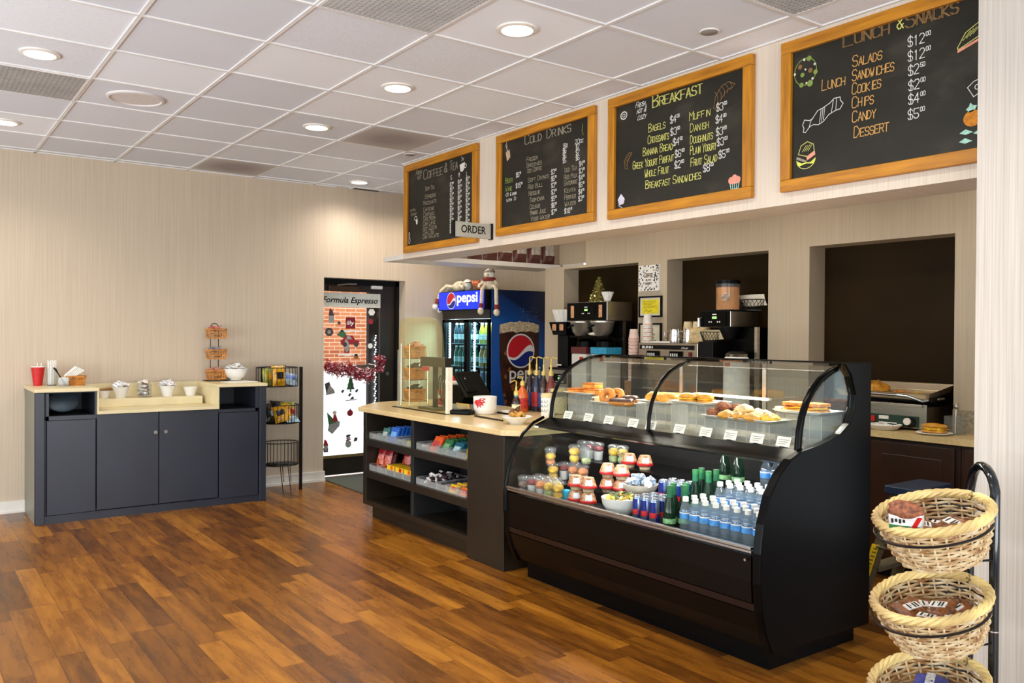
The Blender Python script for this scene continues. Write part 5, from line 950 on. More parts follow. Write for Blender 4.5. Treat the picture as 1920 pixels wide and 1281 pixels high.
# ================================================================== PASTRY DISPLAY CASE
PX, PY = 3.4, 3.25
t = thing('pastry_display_case', 'big black curved glass display case between counter and pier', 'display case', (PX, PY, 0)); A = lambda: at(PX, PY)
belly = [(3.08, .10), (3.035, .19), (3.005, .30), (2.992, .42), (2.992, .55), (3.012, .675), (3.055, .795), (3.12, .88), (3.20, .942), (3.28, .972)]
dome = [(3.325, .965), (3.334, 1.05), (3.352, 1.12), (3.385, 1.185), (3.43, 1.238), (3.49, 1.285), (3.56, 1.318), (3.65, 1.342), (3.74, 1.352), (3.82, 1.355)]
endp = belly + [(3.36, .985), (3.47, 1.0), (3.577, 1.03), (3.65, 1.075), (3.69, 1.15), (3.695, 1.21), (3.66, 1.30), (3.60, 1.362), (3.83, 1.368), (3.83, .09)]
obj('end_panel', A().prism_y(endp, 2.295, 2.34), M_BLACK, t, .006); obj('end_panel', A().prism_y(belly[:5] + [(3.83, .56), (3.83, .09)], 4.16, 4.20), M_BLACK, t, .006); obj('end_glass', A().prism_y(belly[4:] + dome + [(3.83, .56)], 4.178, 4.182), M_GLASS, t); obj('glass_edge_tube', A().tube([(x, 4.17, z) for x, z in belly[3:]], .010, 8), M_BLACK, t)
obj('base', A().box(3.14, 2.36, 0, 3.80, 4.14, .11), M_BLACK, t)
def band(prof, y0, y1, th, sub=1):
    """curved sheet of thickness th following a profile in the XZ plane"""
    n = len(prof); out = []
    for i in range(n):
        a = prof[max(i - 1, 0)]; b = prof[min(i + 1, n - 1)]; dx, dz = b[0] - a[0], b[1] - a[1]; L = math.hypot(dx, dz); out.append((prof[i][0] + dz / L * th, prof[i][1] - dx / L * th))
    m = A()
    for p, q, p2, q2 in zip(prof, prof[1:], out, out[1:]):
        for (u, v, fl_) in ((p, q, 0), (p2, q2, 1)):
            f = [(u[0], y0, u[1]), (v[0], y0, v[1]), (v[0], y1, v[1]), (u[0], y1, u[1])]; m.add(f if fl_ else f[::-1], [(0, 1, 2, 3)], True)
    for y in (y0, y1):
        for p, q, p2, q2 in zip(prof, prof[1:], out, out[1:]): m.add([(p[0], y, p[1]), (q[0], y, q[1]), (q2[0], y, q2[1]), (p2[0], y, p2[1])], [(0, 1, 2, 3)])
    for p, q in ((prof[0], out[0]), (prof[-1], out[-1])): m.add([(p[0], y0, p[1]), (p[0], y1, p[1]), (q[0], y1, q[1]), (q[0], y0, q[1])], [(0, 1, 2, 3)])
    return m
M_CASEB = mat('case_brown_black', (13, 8, 5), .3, var=.15, scale=3, spec=.13)
obj('lower_panel', band([(3.09, .115), (3.045, .19), (3.015, .285)], 2.34, 4.16, .012), M_CASEB, t); obj('accent_strip', band([(3.015, .29), (3.008, .322)], 2.34, 4.16, .006), mat('accent_brown', (24, 11, 8), .35, var=.1), t)
fp = obj('front_panel', band([(3.004, .328), (2.998, .42), (2.996, .535)], 2.35, 4.155, .010), M_CASEB, t); obj('screw', A().tube([(2.986, 2.37, .515), (2.980, 2.37, .515)], .006, 10), M_STEEL, fp)
obj('glass_rail', A().box(2.99, 2.345, .545, 3.015, 4.158, .556).box(2.986, 2.345, .560, 3.008, 4.158, .572), M_STEEL, t, .002)
obj('lower_glass', band([(2.995, .565), (3.005, .64), (3.03, .735), (3.065, .81), (3.12, .88), (3.195, .938)], 2.342, 4.158, -.004), clear('case_front_glass', (249, 250, 249), .005, .03, gz=.3), t)
obj('front_band', A().prism_y([(3.185, .925), (3.315, .972), (3.345, .968), (3.345, .94), (3.25, .905)], 2.342, 4.158), M_BLACK, t, .004)
obj('pastry_deck', A().box(3.32, 2.342, .948, 3.80, 4.158, .966), mat('deck_grey', (132, 124, 110), .3, var=.06, scale=5), t)
obj('dome_glass', band(dome, 2.345, 3.296, -.004), M_DOME, t); obj('dome_glass', band(dome, 3.304, 4.155, -.004), M_DOME, t)
for y, r_ in ((2.35, .017), (3.30, .011), (4.15, .012)): obj('glass_edge_tube', A().tube([(x - .002, y, z) for x, z in dome[:-1]] + [(3.78, y, 1.352)], r_, 10), M_BLACK, t)
obj('side_glass', A().prism_y(dome[:-2] + [(3.60, 1.345), (3.66, 1.29), (3.69, 1.21), (3.685, 1.15), (3.645, 1.08), (3.57, 1.035), (3.46, 1.005), (3.34, .985)], 2.318, 2.322), M_GLASS, t)
obj('top_rail', A().box(3.795, 2.34, 1.345, 3.83, 4.16, 1.362), M_BLACK, t, .003); obj('rear_panel', A().box(3.79, 2.34, .10, 3.82, 4.16, .95), M_BLACKM, t); obj('rear_glass', A().box(3.80, 2.34, .97, 3.805, 4.16, 1.345), M_GLASS, t)
for y in (2.9, 3.5): obj('rear_frame', A().box(3.797, y - .012, .966, 3.81, y + .012, 1.345), M_STEEL, t)
obj('lower_deck', A().box(3.01, 2.34, .50, 3.79, 4.16, .52), M_BLACKM, t); obj('display_step', A().box(3.272, 2.345, .52, 3.49, 4.155, .58), M_BLACK, t); obj('display_step', A().box(3.49, 2.345, .52, 3.79, 4.155, .70), M_BLACK, t)
obj('led_and_streak_tube', A().tube([(3.79, 2.87, 1.147), (3.79, 3.37, 1.15)], .007, 8), mat('reflected_streak', (255, 238, 200), .4, emit=7), t); obj('led_and_streak_tube', A().tube([(3.30, 2.40, .937), (3.30, 4.10, .937)], .005, 8), mat('cool_led', (240, 248, 255), .4, emit=6), t)  # upper tube: glow standing in for a streak reflected in the rear glass
area('case_top_light', (3.70, 3.25, 1.325), (0, .15, 0), .03, 1.7, 13, (1, .93, .80)); area('case_lower_light', (3.24, 3.25, .90), (0, -.25, 0), .03, 1.7, 5, (.98, .98, 1.0)); area('case_lower_light', (3.6, 3.25, .935), (0, 0, 0), .06, 1.7, 4, (.98, .98, 1.0))
tag(obj('price_tag', MB().rect(FX(0, 0, 0), -.02, -.005, .02, .005, 0, .002), M_PAPER, loc=(3.17, 4.10, .925)), 'tiny white tag stuck on the dark corner of the lower case glass', 'tag')
# price cards standing on the deck behind the glass
for i, y in enumerate((4.02, 3.83, 3.65, 3.45, 3.31, 3.10, 2.92, 2.76, 2.60, 2.45)):
    r = thing('price_card', 'white price card behind the curved glass, %s from the far end' % ORD[i], 'price card', (3.343, y, .966)); b = MB(); b.T = Matrix.Rotation(.38, 4, 'Y'); b.box(-.001, -.038, .006, .001, .038, .055); obj('card', b, M_PAPER, r)
    b = MB(); b.T = Matrix.Rotation(.38, 4, 'Y'); fr = FX(-.0015, 0, 0)
    for q, wq in enumerate((.030, .024, .027)): b.stroke(fr, [(-wq, .040 - .010 * q), (wq * (.5 if q == 2 else 1), .040 - .010 * q)], .0022, .0004)
    obj('written_line', b, mat('card_ink', (120, 110, 100), .7), r); obj('holder', MB().box(-.004, -.012, 0, .03, .012, .008), M_BLACK, r)
def riser(label, x0, y0, x1, y1, z):
    t = thing('acrylic_riser', label, 'riser', ((x0 + x1) / 2, (y0 + y1) / 2, .966)); A2 = lambda: at((x0 + x1) / 2, (y0 + y1) / 2, .966)
    m = A2(); m.box(x0, y0, .967, x0 + .004, y1, z).box(x1 - .004, y0, .967, x1, y1, z).box(x0 + .004, y0, .967, x1 - .004, y0 + .004, z).box(x0 + .004, y1 - .004, .967, x1 - .004, y1, z).box(x0 + .004, y0 + .004, z - .004, x1 - .004, y1 - .004, z); obj('box_wall', m, M_ACRYL, t)
    m = A2(); n = max(2, int((y1 - y0) / .06))
    for q in range(n + 1): y = y0 + (y1 - y0) * q / n; m.box(x0 - .002, y - .0016, .968, x0, y + .0016, z - .004)
    obj('ribs', m, clear('acryl_rib', (240, 242, 240), .03, .05, .4, (226, 226, 222)), t)
def plate(label, x, y, z, wx, wy):
    t = thing('square_plate', label, 'plate', (x, y, z)); a, b = wx / 2, wy / 2
    R = [[(sx * a * k, sy * b * k, h_) for sx, sy in ((-1, -1), (1, -1), (1, 1), (-1, 1))] for k, h_ in ((.6, 0), (.8, .004), (1.0, .016), (.985, .019), (.78, .007), (.55, .005), (.02, .005))]
    m = MB(); m.rings(R, smooth=False); obj('plate_body', m, M_WHITE, t, .002); return z + .006
riser('clear riser at the far end carrying the cakes', 3.40, 3.85, 3.56, 4.07, 1.12); zA = plate('white square plate of yellow cakes at the far end of the case', 3.48, 3.96, 1.12, .24, .24)
riser('clear riser under the doughnut plate', 3.395, 3.55, 3.56, 3.84, 1.075); zB = plate('white square plate of doughnuts left of the middle glass rib', 3.475, 3.69, 1.075, .20, .31)
riser('clear riser under the golden loaves by the glass rib', 3.46, 3.30, 3.64, 3.53, 1.10); zC = plate('white square plate of golden loaves behind the glass rib', 3.56, 3.41, 1.10, .22, .24)
riser('clear riser under the sandwich rolls', 3.42, 2.98, 3.60, 3.22, 1.12); zD = plate('white square plate of sandwich rolls right of the glass rib', 3.50, 3.09, 1.12, .22, .26)
riser('wide clear riser under the pastries in front', 3.395, 2.56, 3.57, 2.96, 1.062); zE = plate('large white square plate of muffins and pastries', 3.485, 2.76, 1.062, .215, .44)
riser('clear riser at the near end carrying filled sandwiches', 3.58, 2.40, 3.75, 2.66, 1.105); zF = plate('white square plate of filled sandwiches at the near end', 3.66, 2.53, 1.105, .20, .28)
# pastries
M_CAKE = mat('cake_gold', (226, 140, 40), .6, var=.16, scale=50, bump=.3); M_CAKET = mat('cake_top', (204, 112, 26), .5, var=.15, scale=60); M_DOUGH = mat('doughnut', (206, 128, 44), .45, var=.14, scale=22); M_CHOC = mat('chocolate', (70, 36, 20), .3, var=.2, scale=20); M_PALE = mat('pale_pastry', (226, 196, 140), .6, var=.16, scale=40, bump=.3); M_BUN = mat('golden_bun', (222, 150, 48), .4, var=.22, scale=16, bump=.2); M_MUFF = mat('muffin_brown', (128, 76, 50), .7, var=.35, scale=70, bump=.6); M_EGG = mat('egg_yellow', (240, 186, 50), .5, var=.15, scale=40); M_SUGAR = mat('icing_sugar', (236, 224, 200), .8, var=.1, scale=30)
for i, (x, y, z, l) in enumerate(((3.42, 4.01, zA, 'golden square cake slice at the left of the far plate'), (3.48, 3.94, zA, 'golden square cake slice under the top one on the far plate'), (3.48, 3.935, zA + .034, 'golden square cake slice stacked highest on the far plate'), (3.45, 3.875, zA, 'golden square cake slice at the right of the far plate'))):
    r = thing('cake_slice', l, 'cake', (x, y, z), .15 * i); obj('sponge', MB().box(-.05, -.045, 0, .05, .045, .026), M_CAKE, r, .006); obj('crust', MB().box(-.05, -.045, .026, .05, .045, .033), M_CAKET, r, .003)
r = thing('iced_pastry', 'pale flat pastry striped with icing at the left of the doughnut plate', 'pastry', (3.44, 3.80, zB + .0), .2); obj('pastry_body', MB().rings([[(.055 * s * math.cos(a), .05 * s * math.sin(a), z) for a in [2 * PI * i / 20 for i in range(20)]] for s, z in ((.8, 0), (1, .01), (.95, .028), (.6, .036), (.05, .038))]), M_PALE, r)
m = MB(); [m.tube([(-.05 + .0, -.04 + .016 * q, .030), (0, -.035 + .016 * q, .041), (.05, -.04 + .016 * q, .030)], .004, 6) for q in range(6)]; obj('icing_stripes', m, M_SUGAR, r)
for x, y, z, ti, l in ((3.42, 3.735, zB + .045, 1.05, 'plain ring doughnut standing in front on the doughnut plate'), (3.46, 3.70, zB + .045, 1.1, 'plain ring doughnut leaning behind the front one')):
    o = tag(obj('ring_doughnut', MB().torus((0, 0, 0), .033, .02, 28, 12), M_DOUGH, loc=(x, y, z)), l, 'doughnut'); o.rotation_euler = (0, -ti, .35)
for x, y, z, l in ((3.40, 3.625, zB + .018, 'chocolate glazed doughnut lying in front on the doughnut plate'), (3.415, 3.575, zB + .018, 'chocolate glazed doughnut at the right edge of the doughnut plate'), (3.48, 3.60, zB + .03, 'chocolate glazed doughnut propped at the back of the doughnut plate')):
    r = thing('chocolate_doughnut', l, 'doughnut', (x, y, z)); obj('dough_ring', MB().torus((0, 0, 0), .034, .019, 26, 10), M_DOUGH, r); obj('glaze', MB().torus((0, 0, .005), .034, .0185, 26, 10), M_CHOC, r)
for i, (x, y, z, rz, l) in enumerate(((3.53, 3.46, zC, .2, 'golden loaf at the left of the loaf plate'), (3.55, 3.39, zC, -.1, 'golden loaf in the middle of the loaf plate'), (3.56, 3.34, zC, .15, 'golden loaf at the right of the loaf plate'))):
    r = thing('golden_loaf', l, 'loaf', (x, y, z + .026), rz); obj('crust', MB().blob((0, 0, 0), .05, .052, .030, 40 + i, .06, 18, 10), M_BUN, r); m = MB(); [m.tube([(-.03, -.025 + .02 * q, .026), (0, -.02 + .02 * q, .031), (.03, -.025 + .02 * q, .026)], .003, 5) for q in range(3)]; obj('score_marks', m, M_EGG, r)
def roll(nm, l, x, y, z, rz, s=1.0):
    r = thing(nm, l, 'sandwich', (x, y, z), rz); obj('lower_bun', MB().blob((0, 0, .012 * s), .045 * s, .06 * s, .014 * s, 3, .03, 18, 8), M_BUN, r); obj('filling', MB().blob((0, 0, .026 * s), .047 * s, .062 * s, .008 * s, 9, .14, 22, 6), M_EGG, r); obj('upper_bun', MB().blob((0, 0, .038 * s), .044 * s, .058 * s, .022 * s, 5, .03, 18, 9), M_BUN, r)
for x, y, z, rz, l in ((3.46, 3.14, zD, .2, 'sandwich roll at the left front of the roll plate'), (3.50, 3.05, zD, -.2, 'sandwich roll at the right of the roll plate'), (3.54, 3.13, zD, .4, 'sandwich roll at the back left of the roll plate')): roll('sandwich_roll', l, x, y, z, rz, .9)
for x, y, z, l in ((3.42, 2.925, zE, 'brown crumbly muffin at the left end of the big pastry plate'), (3.47, 2.90, zE, 'brown crumbly muffin second on the big pastry plate'), (3.52, 2.925, zE, 'brown crumbly muffin at the back left of the big plate'), (3.46, 2.895, zE + .035, 'brown crumbly muffin on top of the muffin heap'), (3.53, 2.86, zE + .02, 'brown crumbly muffin at the back of the muffin heap')):
    r = thing('crumb_muffin', l, 'muffin', (x, y, z)); obj('muffin_top', MB().blob((0, 0, .022), .036, .036, .024, int(x * 900), .12, 20, 10), M_MUFF, r); obj('muffin_base', MB().lathe([(.022, 0), (.03, .02)], 14), M_MUFF, r)
for i, (x, y, z, rz, l) in enumerate(((3.41, 2.83, zE, .3, 'folded pastry at the front left of the big plate'), (3.42, 2.75, zE, -.2, 'folded pastry at the front middle of the big plate'), (3.41, 2.67, zE, .2, 'folded pastry at the front right of the big plate'), (3.49, 2.80, zE + .012, .5, 'sugared pastry behind the front left one'), (3.50, 2.71, zE + .012, -.3, 'sugared pastry behind the front middle one'), (3.46, 2.76, zE + .032, .1, 'sugared pastry crowning the big plate'), (3.47, 2.64, zE + .01, .6, 'sugared pastry toward the near end of the big plate'), (3.45, 2.60, zE, .0, 'yellow pastry at the near end of the big plate'))):
    r = thing('folded_pastry', l, 'pastry', (x, y, z + .016), rz); obj('crust', MB().blob((0, 0, 0), .045, .05, .018, 70 + i, .14, 20, 9), M_EGG if 'yellow' in l else M_PALE if i > 2 else M_BUN, r)
    m = MB(); m.tube([(-.03, -.03, .012), (0, 0, .022), (.03, .03, .012)], [.006, .010, .006], 7); m.tube([(-.03, .025, .012), (0, 0, .023), (.03, -.025, .012)], [.005, .009, .005], 7); obj('fold', m, M_SUGAR if 3 <= i <= 6 else M_PALE, r)
def filled(l, x, y, z, rz):
    r = thing('filled_sandwich', l, 'sandwich', (x, y, z), rz); obj('lower_slice', MB().box(-.045, -.05, 0, .045, .05, .016), M_BUN, r, .005); obj('filling', MB().blob((0, 0, .024), .05, .055, .011, 8, .2, 24, 6), M_EGG, r); obj('tomato', MB().blob((-.02, .01, .028), .03, .035, .006, 4, .1), mat('tomato', (170, 60, 30), .4, var=.2), r); obj('upper_slice', MB().box(-.045, -.05, .033, .045, .05, .05), mat('toast_brown', (196, 120, 44), .6, var=.25, scale=30, bump=.3), r, .006)
filled('filled toast sandwich at the left of the near plate', 3.64, 2.59, zF, .1); filled('filled toast sandwich at the right of the near plate', 3.65, 2.475, zF, -.1)
o = tag(obj('butter_pat', MB().box(-.018, -.02, 0, .018, .02, .022), M_SUGAR, bevel=.004, loc=(3.61, 2.66, zF - .0)), 'small white butter block at the left edge of the near plate', 'butter')

# ================================================================== DRINKS AND POTS IN THE LOWER CASE
M_LID = clear('lid_clear', (248, 249, 249), .06, .06, .05, gz=.3); M_YOG = mat('yogurt', (238, 234, 230), .5, var=.03, scale=40); M_BERRY = mat('berries', (130, 24, 36), .35, var=.5, scale=90); M_MANGO = mat('mango', (244, 176, 28), .4, var=.18, scale=60); M_FRUIT = mat('mixed_fruit', (206, 150, 60), .4, var=.45, scale=70); M_MELON = mat('melon', (176, 190, 120), .45, var=.15, scale=50); M_PEACH = mat('peach', (236, 130, 70), .4, var=.2, scale=50)
def cup(nm, l, layers, h=.098, r0=.028, r1=.036, dome_=True):
    r = thing(nm, l, 'cup'); obj('cup_wall', MB().lathe([(r0, 0), (r1, h), (r1 - .0015, h), (r0 - .001, .002), (.001, .002)], 20), M_CUPC, r); z = .003
    for pn, mm, dz in layers:
        a = r0 + (r1 - r0) * z / h - .003; b = r0 + (r1 - r0) * (z + dz) / h - .003; obj(pn, MB().lathe([(a, z), (b, z + dz)], 16) if pn in ('yogurt', 'cream') else MB().blob((0, 0, z + dz / 2), b * 1.02, b * 1.02, dz * .62, len(l), .10, 16, 8), mm, r); z += dz
    obj('lid', MB().lathe([(r1 + .003, h - .003), (r1 + .003, h + .003), (r1 * .8, h + (.014 if dome_ else .004)), (.001, h + (.018 if dome_ else .005))], 20), M_LID, r); return r
PARF = [('yogurt', M_YOG, .054), ('berry_topping', M_BERRY, .030)]; PPEACH = [('yogurt', M_YOG, .042), ('fruit_topping', M_PEACH, .042)]; MANG = [('fruit', M_MANGO, .044), ('upper_fruit', M_MANGO, .042)]; MIX = [('fruit', M_MELON, .042), ('upper_fruit', M_FRUIT, .042)]; GREENF = [('melon', M_MELON, .042), ('mango', M_MANGO, .042)]; DARKF = [('fruit', mat('dull_fruit', (92, 88, 74), .5, var=.3, scale=50), .034), ('upper_fruit', mat('dull_fruit2', (120, 84, 70), .5, var=.3, scale=50), .034)]
def putcup(l, lay, x, y, z, **k): cup('fruit_cup' if lay not in (PARF, PPEACH) else 'yogurt_cup', l, lay, **k).location = (x, y, z)
for l, lay, x, y, z in (('yogurt cup topped with berries, leftmost of the front row', PARF, 3.12, 4.075, .52), ('yogurt cup topped with peach, second of the front row', PPEACH, 3.13, 4.00, .52), ('mango and melon cup, third of the front row', GREENF, 3.13, 3.925, .52), ('mango cup, last of the front row before the stacked tubs', MANG, 3.14, 3.85, .52), ('dull fruit cup at the far end of the front row', DARKF, 3.09, 4.12, .52),
    ('yogurt cup with berries, left of the middle step', PARF, 3.39, 4.10, .58), ('yogurt cup with peach, centre of the middle step', PPEACH, 3.40, 4.02, .58), ('peach cup at the right of the middle step', PPEACH, 3.41, 3.94, .58), ('berry yogurt cup behind the mango one on the middle step', PARF, 3.45, 4.06, .58), ('tall mango cup stacked on top of a yogurt cup', MANG, 3.405, 4.018, .696), ('melon cup stacked beside the tall mango cup', [('melon', M_MELON, .03)], 3.43, 3.935, .696), ('peach cup at the far left of the middle step', MANG, 3.31, 4.11, .58), ('dull fruit cup second row at the far end', DARKF, 3.19, 4.10, .52), ('dull yogurt cup second row', PARF, 3.20, 4.03, .52), ('mixed fruit cup second row before the tubs', MIX, 3.21, 3.955, .52),
    ('tall yogurt cup with berries, left on the top step', PARF, 3.575, 4.06, .70), ('tall yogurt cup with berries, second on the top step', PARF, 3.575, 3.985, .70), ('tall fruit cup, third on the top step', GREENF, 3.59, 3.86, .70), ('tall fruit cup, fourth on the top step', MIX, 3.60, 3.79, .70), ('plain white cup at the far left of the top step', [('yogurt', mat('grey_yogurt', (150, 146, 144), .5, var=.05), .05)], 3.56, 4.12, .70), ('orange fruit cup behind the far glass', [('fruit', M_PEACH, .034), ('upper_fruit', M_MANGO, .034)], 3.50 + .02, 4.125, .70 + .0)):
    if l.startswith('orange fruit cup'): x, y, z = 3.30, 4.125, .675
    putcup(l, lay, x, y, z)
tag(obj('ice_pack', MB().box(-.02, -.025, 0, .02, .025, .06), mat('cyan_pack', (40, 160, 196), .35, var=.15, scale=40), bevel=.008, loc=(3.18, 3.82, .52), rz=.3), 'small cyan carton between the mango cup and the tubs', 'carton')
def tub():
    r = thing('pudding_tub', 'x', 'tub'); obj('tub_wall', MB().lathe([(.030, 0), (.032, .012), (.042, .019), (.046, .024)], 24), mat('tub_cream', (206, 186, 150), .4, var=.08), r); obj('rim_band', MB().lathe([(.045, .020), (.049, .024), (.049, .033), (.045, .037)], 24), M_RED, r); obj('cover', MB().lathe([(.045, .036), (.039, .060), (.030, .080), (.001, .084)], 24), mat('tub_peach', (206, 128, 92), .4, var=.5, scale=60), r)
    m = MB(); m.rings([[(R_ * math.cos(a), R_ * math.sin(a), z) for a in [3.6 + .95 * q / 6 for q in range(7)]] for R_, z in ((.0448, .040), (.0398, .060), (.0352, .070))], caps=False, smooth=True); m.f = [f for f in m.f if max(f) - min(f) < 14 and abs((f[0] % 7) - (f[1] % 7)) == 1]; k = len(m.f); m.mi = m.mi[:k]; m.sm = m.sm[:k]; obj('white_label', m, mat('label_white', (226, 230, 238), .5, var=.06, scale=90), r); return r
TB = Rep(tub(), 'pudding tubs')
for i, (x, y, z, l) in enumerate(((3.15, 3.70, .52, 'pudding tub, bottom of the leftmost front stack'), (3.15, 3.70, .604, 'pudding tub, top of the leftmost front stack'), (3.16, 3.605, .52, 'pudding tub, bottom of the second front stack'), (3.16, 3.605, .604, 'pudding tub, top of the second front stack'), (3.34, 3.64, .58, 'pudding tub, bottom of the third stack on the middle step'), (3.34, 3.64, .664, 'pudding tub, top of the third stack on the middle step'), (3.36, 3.545, .58, 'pudding tub, bottom of the fourth stack on the middle step'), (3.36, 3.545, .664, 'pudding tub, top of the fourth stack on the middle step'), (3.55, 3.68, .70, 'pudding tub, highest at the back left of the stacks'), (3.57, 3.57, .70, 'pudding tub, highest at the back right of the stacks'), (3.44, 3.60, .58, 'pudding tub half hidden behind the third stack'), (3.45, 3.50, .58, 'pudding tub half hidden behind the fourth stack'))): TB.at((x, y, z), l)
r = thing('serving_bowl', 'white bowl of yellow packets in front on the lower deck', 'bowl', (3.14, 3.32, .52)); obj('bowl_wall', MB().lathe(bowl_prof(.105, .10), 32), M_WHITE, r)
heap(lambda: packet('p', (206, 178, 60), .05, .03, t=.006), 12, (3.14, 3.32), .075, .075, .52 + .09, .02, 'yellow packets in the front bowl', 'yellow and green packet in the front white bowl of the case', 31); heap(lambda: packet('p', (84, 92, 50), .05, .03, t=.006), 7, (3.14, 3.32), .06, .06, .52 + .098, .02, 'green packets in the front bowl', 'olive green packet in the front white bowl of the case', 32)
r = thing('serving_bowl', 'white bowl of grey creamer pods on the middle step', 'bowl', (3.385, 3.42, .58)); obj('bowl_wall', MB().lathe(bowl_prof(.10, .075), 32), mat('warm_ceramic', (236, 224, 204), .25, var=.02), r)
def pod(): r = thing('creamer_pod', 'x', 'creamer'); obj('pod_wall', MB().lathe([(.014, 0), (.020, .024), (.022, .026)], 14), mat('pod_grey', (140, 158, 180), .35, var=.2, scale=40), r); obj('foil_lid', MB().cyl((0, 0, 0), .022, .026, .028, 14), M_PAPER, r); return r
heap(pod, 20, (3.385, 3.42), .078, .078, .58 + .060, .04, 'creamer pods', 'grey blue creamer pod heaped in the bowl on the middle step', 41, 1.6)
def can():
    r = thing('energy_drink_can', 'x', 'can'); obj('can_wall', MB().lathe([(.022, 0), (.0265, .008), (.0265, .12), (.023, .13)], 20), mat('can_silver', (150, 166, 196), .25, .8, var=.1, scale=20), r); obj('lid', MB().lathe([(.023, .13), (.022, .134), (.02, .130), (.001, .130)], 20), mat('can_lid', (196, 196, 196), .25, .8), r)
    for a0, a1, z0, z1, nm, mm in ((2.3, 3.9, .066, .120, 'blue_panel', mat('can_blue', (22, 40, 130), .25, .4, var=.1)), (3.9, 5.4, .010, .062, 'lower_blue_panel', mat('can_blue', (22, 40, 130))), (2.6, 4.2, .040, .066, 'red_mark', M_RED)):
        vs = [(.0268 * math.cos(a), .0268 * math.sin(a), z) for z in (z0, z1) for a in [a0 + (a1 - a0) * q / 8 for q in range(9)]]; obj(nm, MB().add(vs, [(q, q + 1, q + 10, q + 9) for q in range(8)], True), mm, r)
    return r
CN = Rep(can(), 'energy drink cans'); k_ = 0
for j, (x, z, rw) in enumerate(((3.125, .52, 'front row'), (3.185, .52, 'second row'), (3.245, .52, 'third row'), (3.33, .58, 'first row of the middle step'), (3.40, .58, 'second row of the middle step'))):
    for i in range(3): CN.at((x, (3.175 if j < 3 else 3.19) - .06 * i, z), 'blue silver energy can, %s from left in the %s' % (ORD[i], rw), .15 * i)
def gbot(): r = thing('green_bottle', 'x', 'bottle'); obj('bottle_wall', MB().lathe([(.028, 0), (.032, .01), (.032, .08), (.026, .12), (.014, .165), (.0135, .21)], 20), M_GREENB, r); obj('cap', MB().lathe([(.016, .196), (.016, .218), (.001, .22)], 16), M_GREEN, r); obj('paper_label', MB().lathe([(.0325, .03), (.0325, .055)], 20, caps=False), mat('green_label', (126, 176, 120), .5, var=.25, scale=60), r); obj('neck_foil', MB().lathe([(.0155, .16), (.0145, .196)], 16, caps=False), mat('neck_green', (20, 100, 62), .3, var=.1), r); return r
GB = Rep(gbot(), 'green mineral water bottles')
for i, (x, y, z, l) in enumerate(((3.13, 2.955, .52, 'green bottle at the front between the cans and water'), (3.195, 2.99, .52, 'green bottle second behind the front one'), (3.195, 2.92, .52, 'green bottle left of the water rows'), (3.25, 2.955, .52, 'green bottle against the middle step'), (3.33, 2.965, .58, 'green bottle, left on the middle step'), (3.40, 2.985, .58, 'green bottle behind the left one on the middle step'), (3.35, 2.895, .58, 'green bottle, right on the middle step'), (3.42, 2.905, .58, 'green bottle at the back right of the middle step'), (3.55, 2.96, .70, 'green bottle far back on the top step'), (3.55, 2.87, .70, 'green bottle on the top step behind the water'))): GB.at((x, y, z), l)
def wbot():
    r = thing('water_bottle', 'x', 'bottle'); pr_ = [(.024, 0), (.028, .006)]
    for q in range(5): pr_ += [(.0285, .012 + .012 * q), (.0265, .018 + .012 * q)]
    pr_ += [(.0285, .076), (.0285, .112), (.026, .128), (.016, .150), (.012, .158), (.012, .168)]
    obj('bottle_wall', MB().lathe(pr_, 18), M_PET, r); obj('label_band', MB().lathe([(.029, .078), (.029, .108)], 18, caps=False), mat('water_label', (70, 140, 205), .45, var=.18, scale=30), r); obj('label_edge', MB().lathe([(.0292, .104), (.0292, .109)], 18, caps=False), M_PAPER, r); obj('cap', MB().lathe([(.0145, .160), (.0145, .180), (.012, .182), (.001, .182)], 16), M_PAPER, r); return r
WB = Rep(wbot(), 'water bottles')
for j, (x, z, rw, n, y0) in enumerate(((3.115, .52, 'front row', 8, 2.835), (3.177, .52, 'second row', 8, 2.835), (3.24, .52, 'third row', 8, 2.835), (3.315, .58, 'first row on the step', 7, 2.79), (3.38, .58, 'second row on the step', 7, 2.79), (3.445, .58, 'third row on the step', 7, 2.79), (3.53, .70, 'row on the top step', 5, 2.68))):
    for i in range(n): WB.at((x, y0 - .0625 * i, z), 'small blue-labelled water bottle, %s from left in the %s' % (ORD[i], rw), .4 * i)
# ================================================================== KITCHEN COUNTER AND BASE CABINETS
KX = 4.885
t = thing('kitchen_counter', 'pale stone kitchen worktop running below the three niches', 'worktop', (5.0, 4.0, .87)); A = lambda: at(5.0, 4.0, .87)
obj('slab', A().box(KX, 1.45, .872, 5.198, 6.55, .91).box(5.19, 2.585, .882, 5.384, 3.59, .91).box(5.19, 3.946, .882, 5.384, 4.953, .91).box(5.19, 5.301, .882, 5.384, 6.304, .91), M_QUARTZ, t)
obj('backsplash', A().box(5.185, 1.45, .91, 5.198, 2.578, 1.05), mat('stone_grey', (150, 136, 112), .5, var=.2, scale=50), t)
ys = [1.50, 2.40, 2.97, 3.55, 4.13, 4.71, 5.29, 5.87, 6.45]
for i, (a, b) in enumerate(zip(ys, ys[1:])):
    r = thing('base_cabinet', 'dark brown base cabinet with a panelled door under the grill' if i == 1 else 'dark base cabinet under the worktop, %s from the pier' % ORD[i], 'cabinet', (5.05, (a + b) / 2, 0)); A2 = lambda: at(5.05, (a + b) / 2)
    obj('body', A2().box(4.93, a + .002, .10, 5.195, b - .002, .871), M_BROWN, r); obj('toe_board', A2().box(4.98, a, 0, 5.19, b, .10), M_BLACKM, r)
    d = obj('cabinet_door', A2().box(4.91, a + .03, .13, 4.929, b - .03, .845), M_BROWN, r, .002); obj('door_panel', A2().box(4.905, a + .10, .21, 4.911, b - .10, .775), M_BROWN, d, .003)
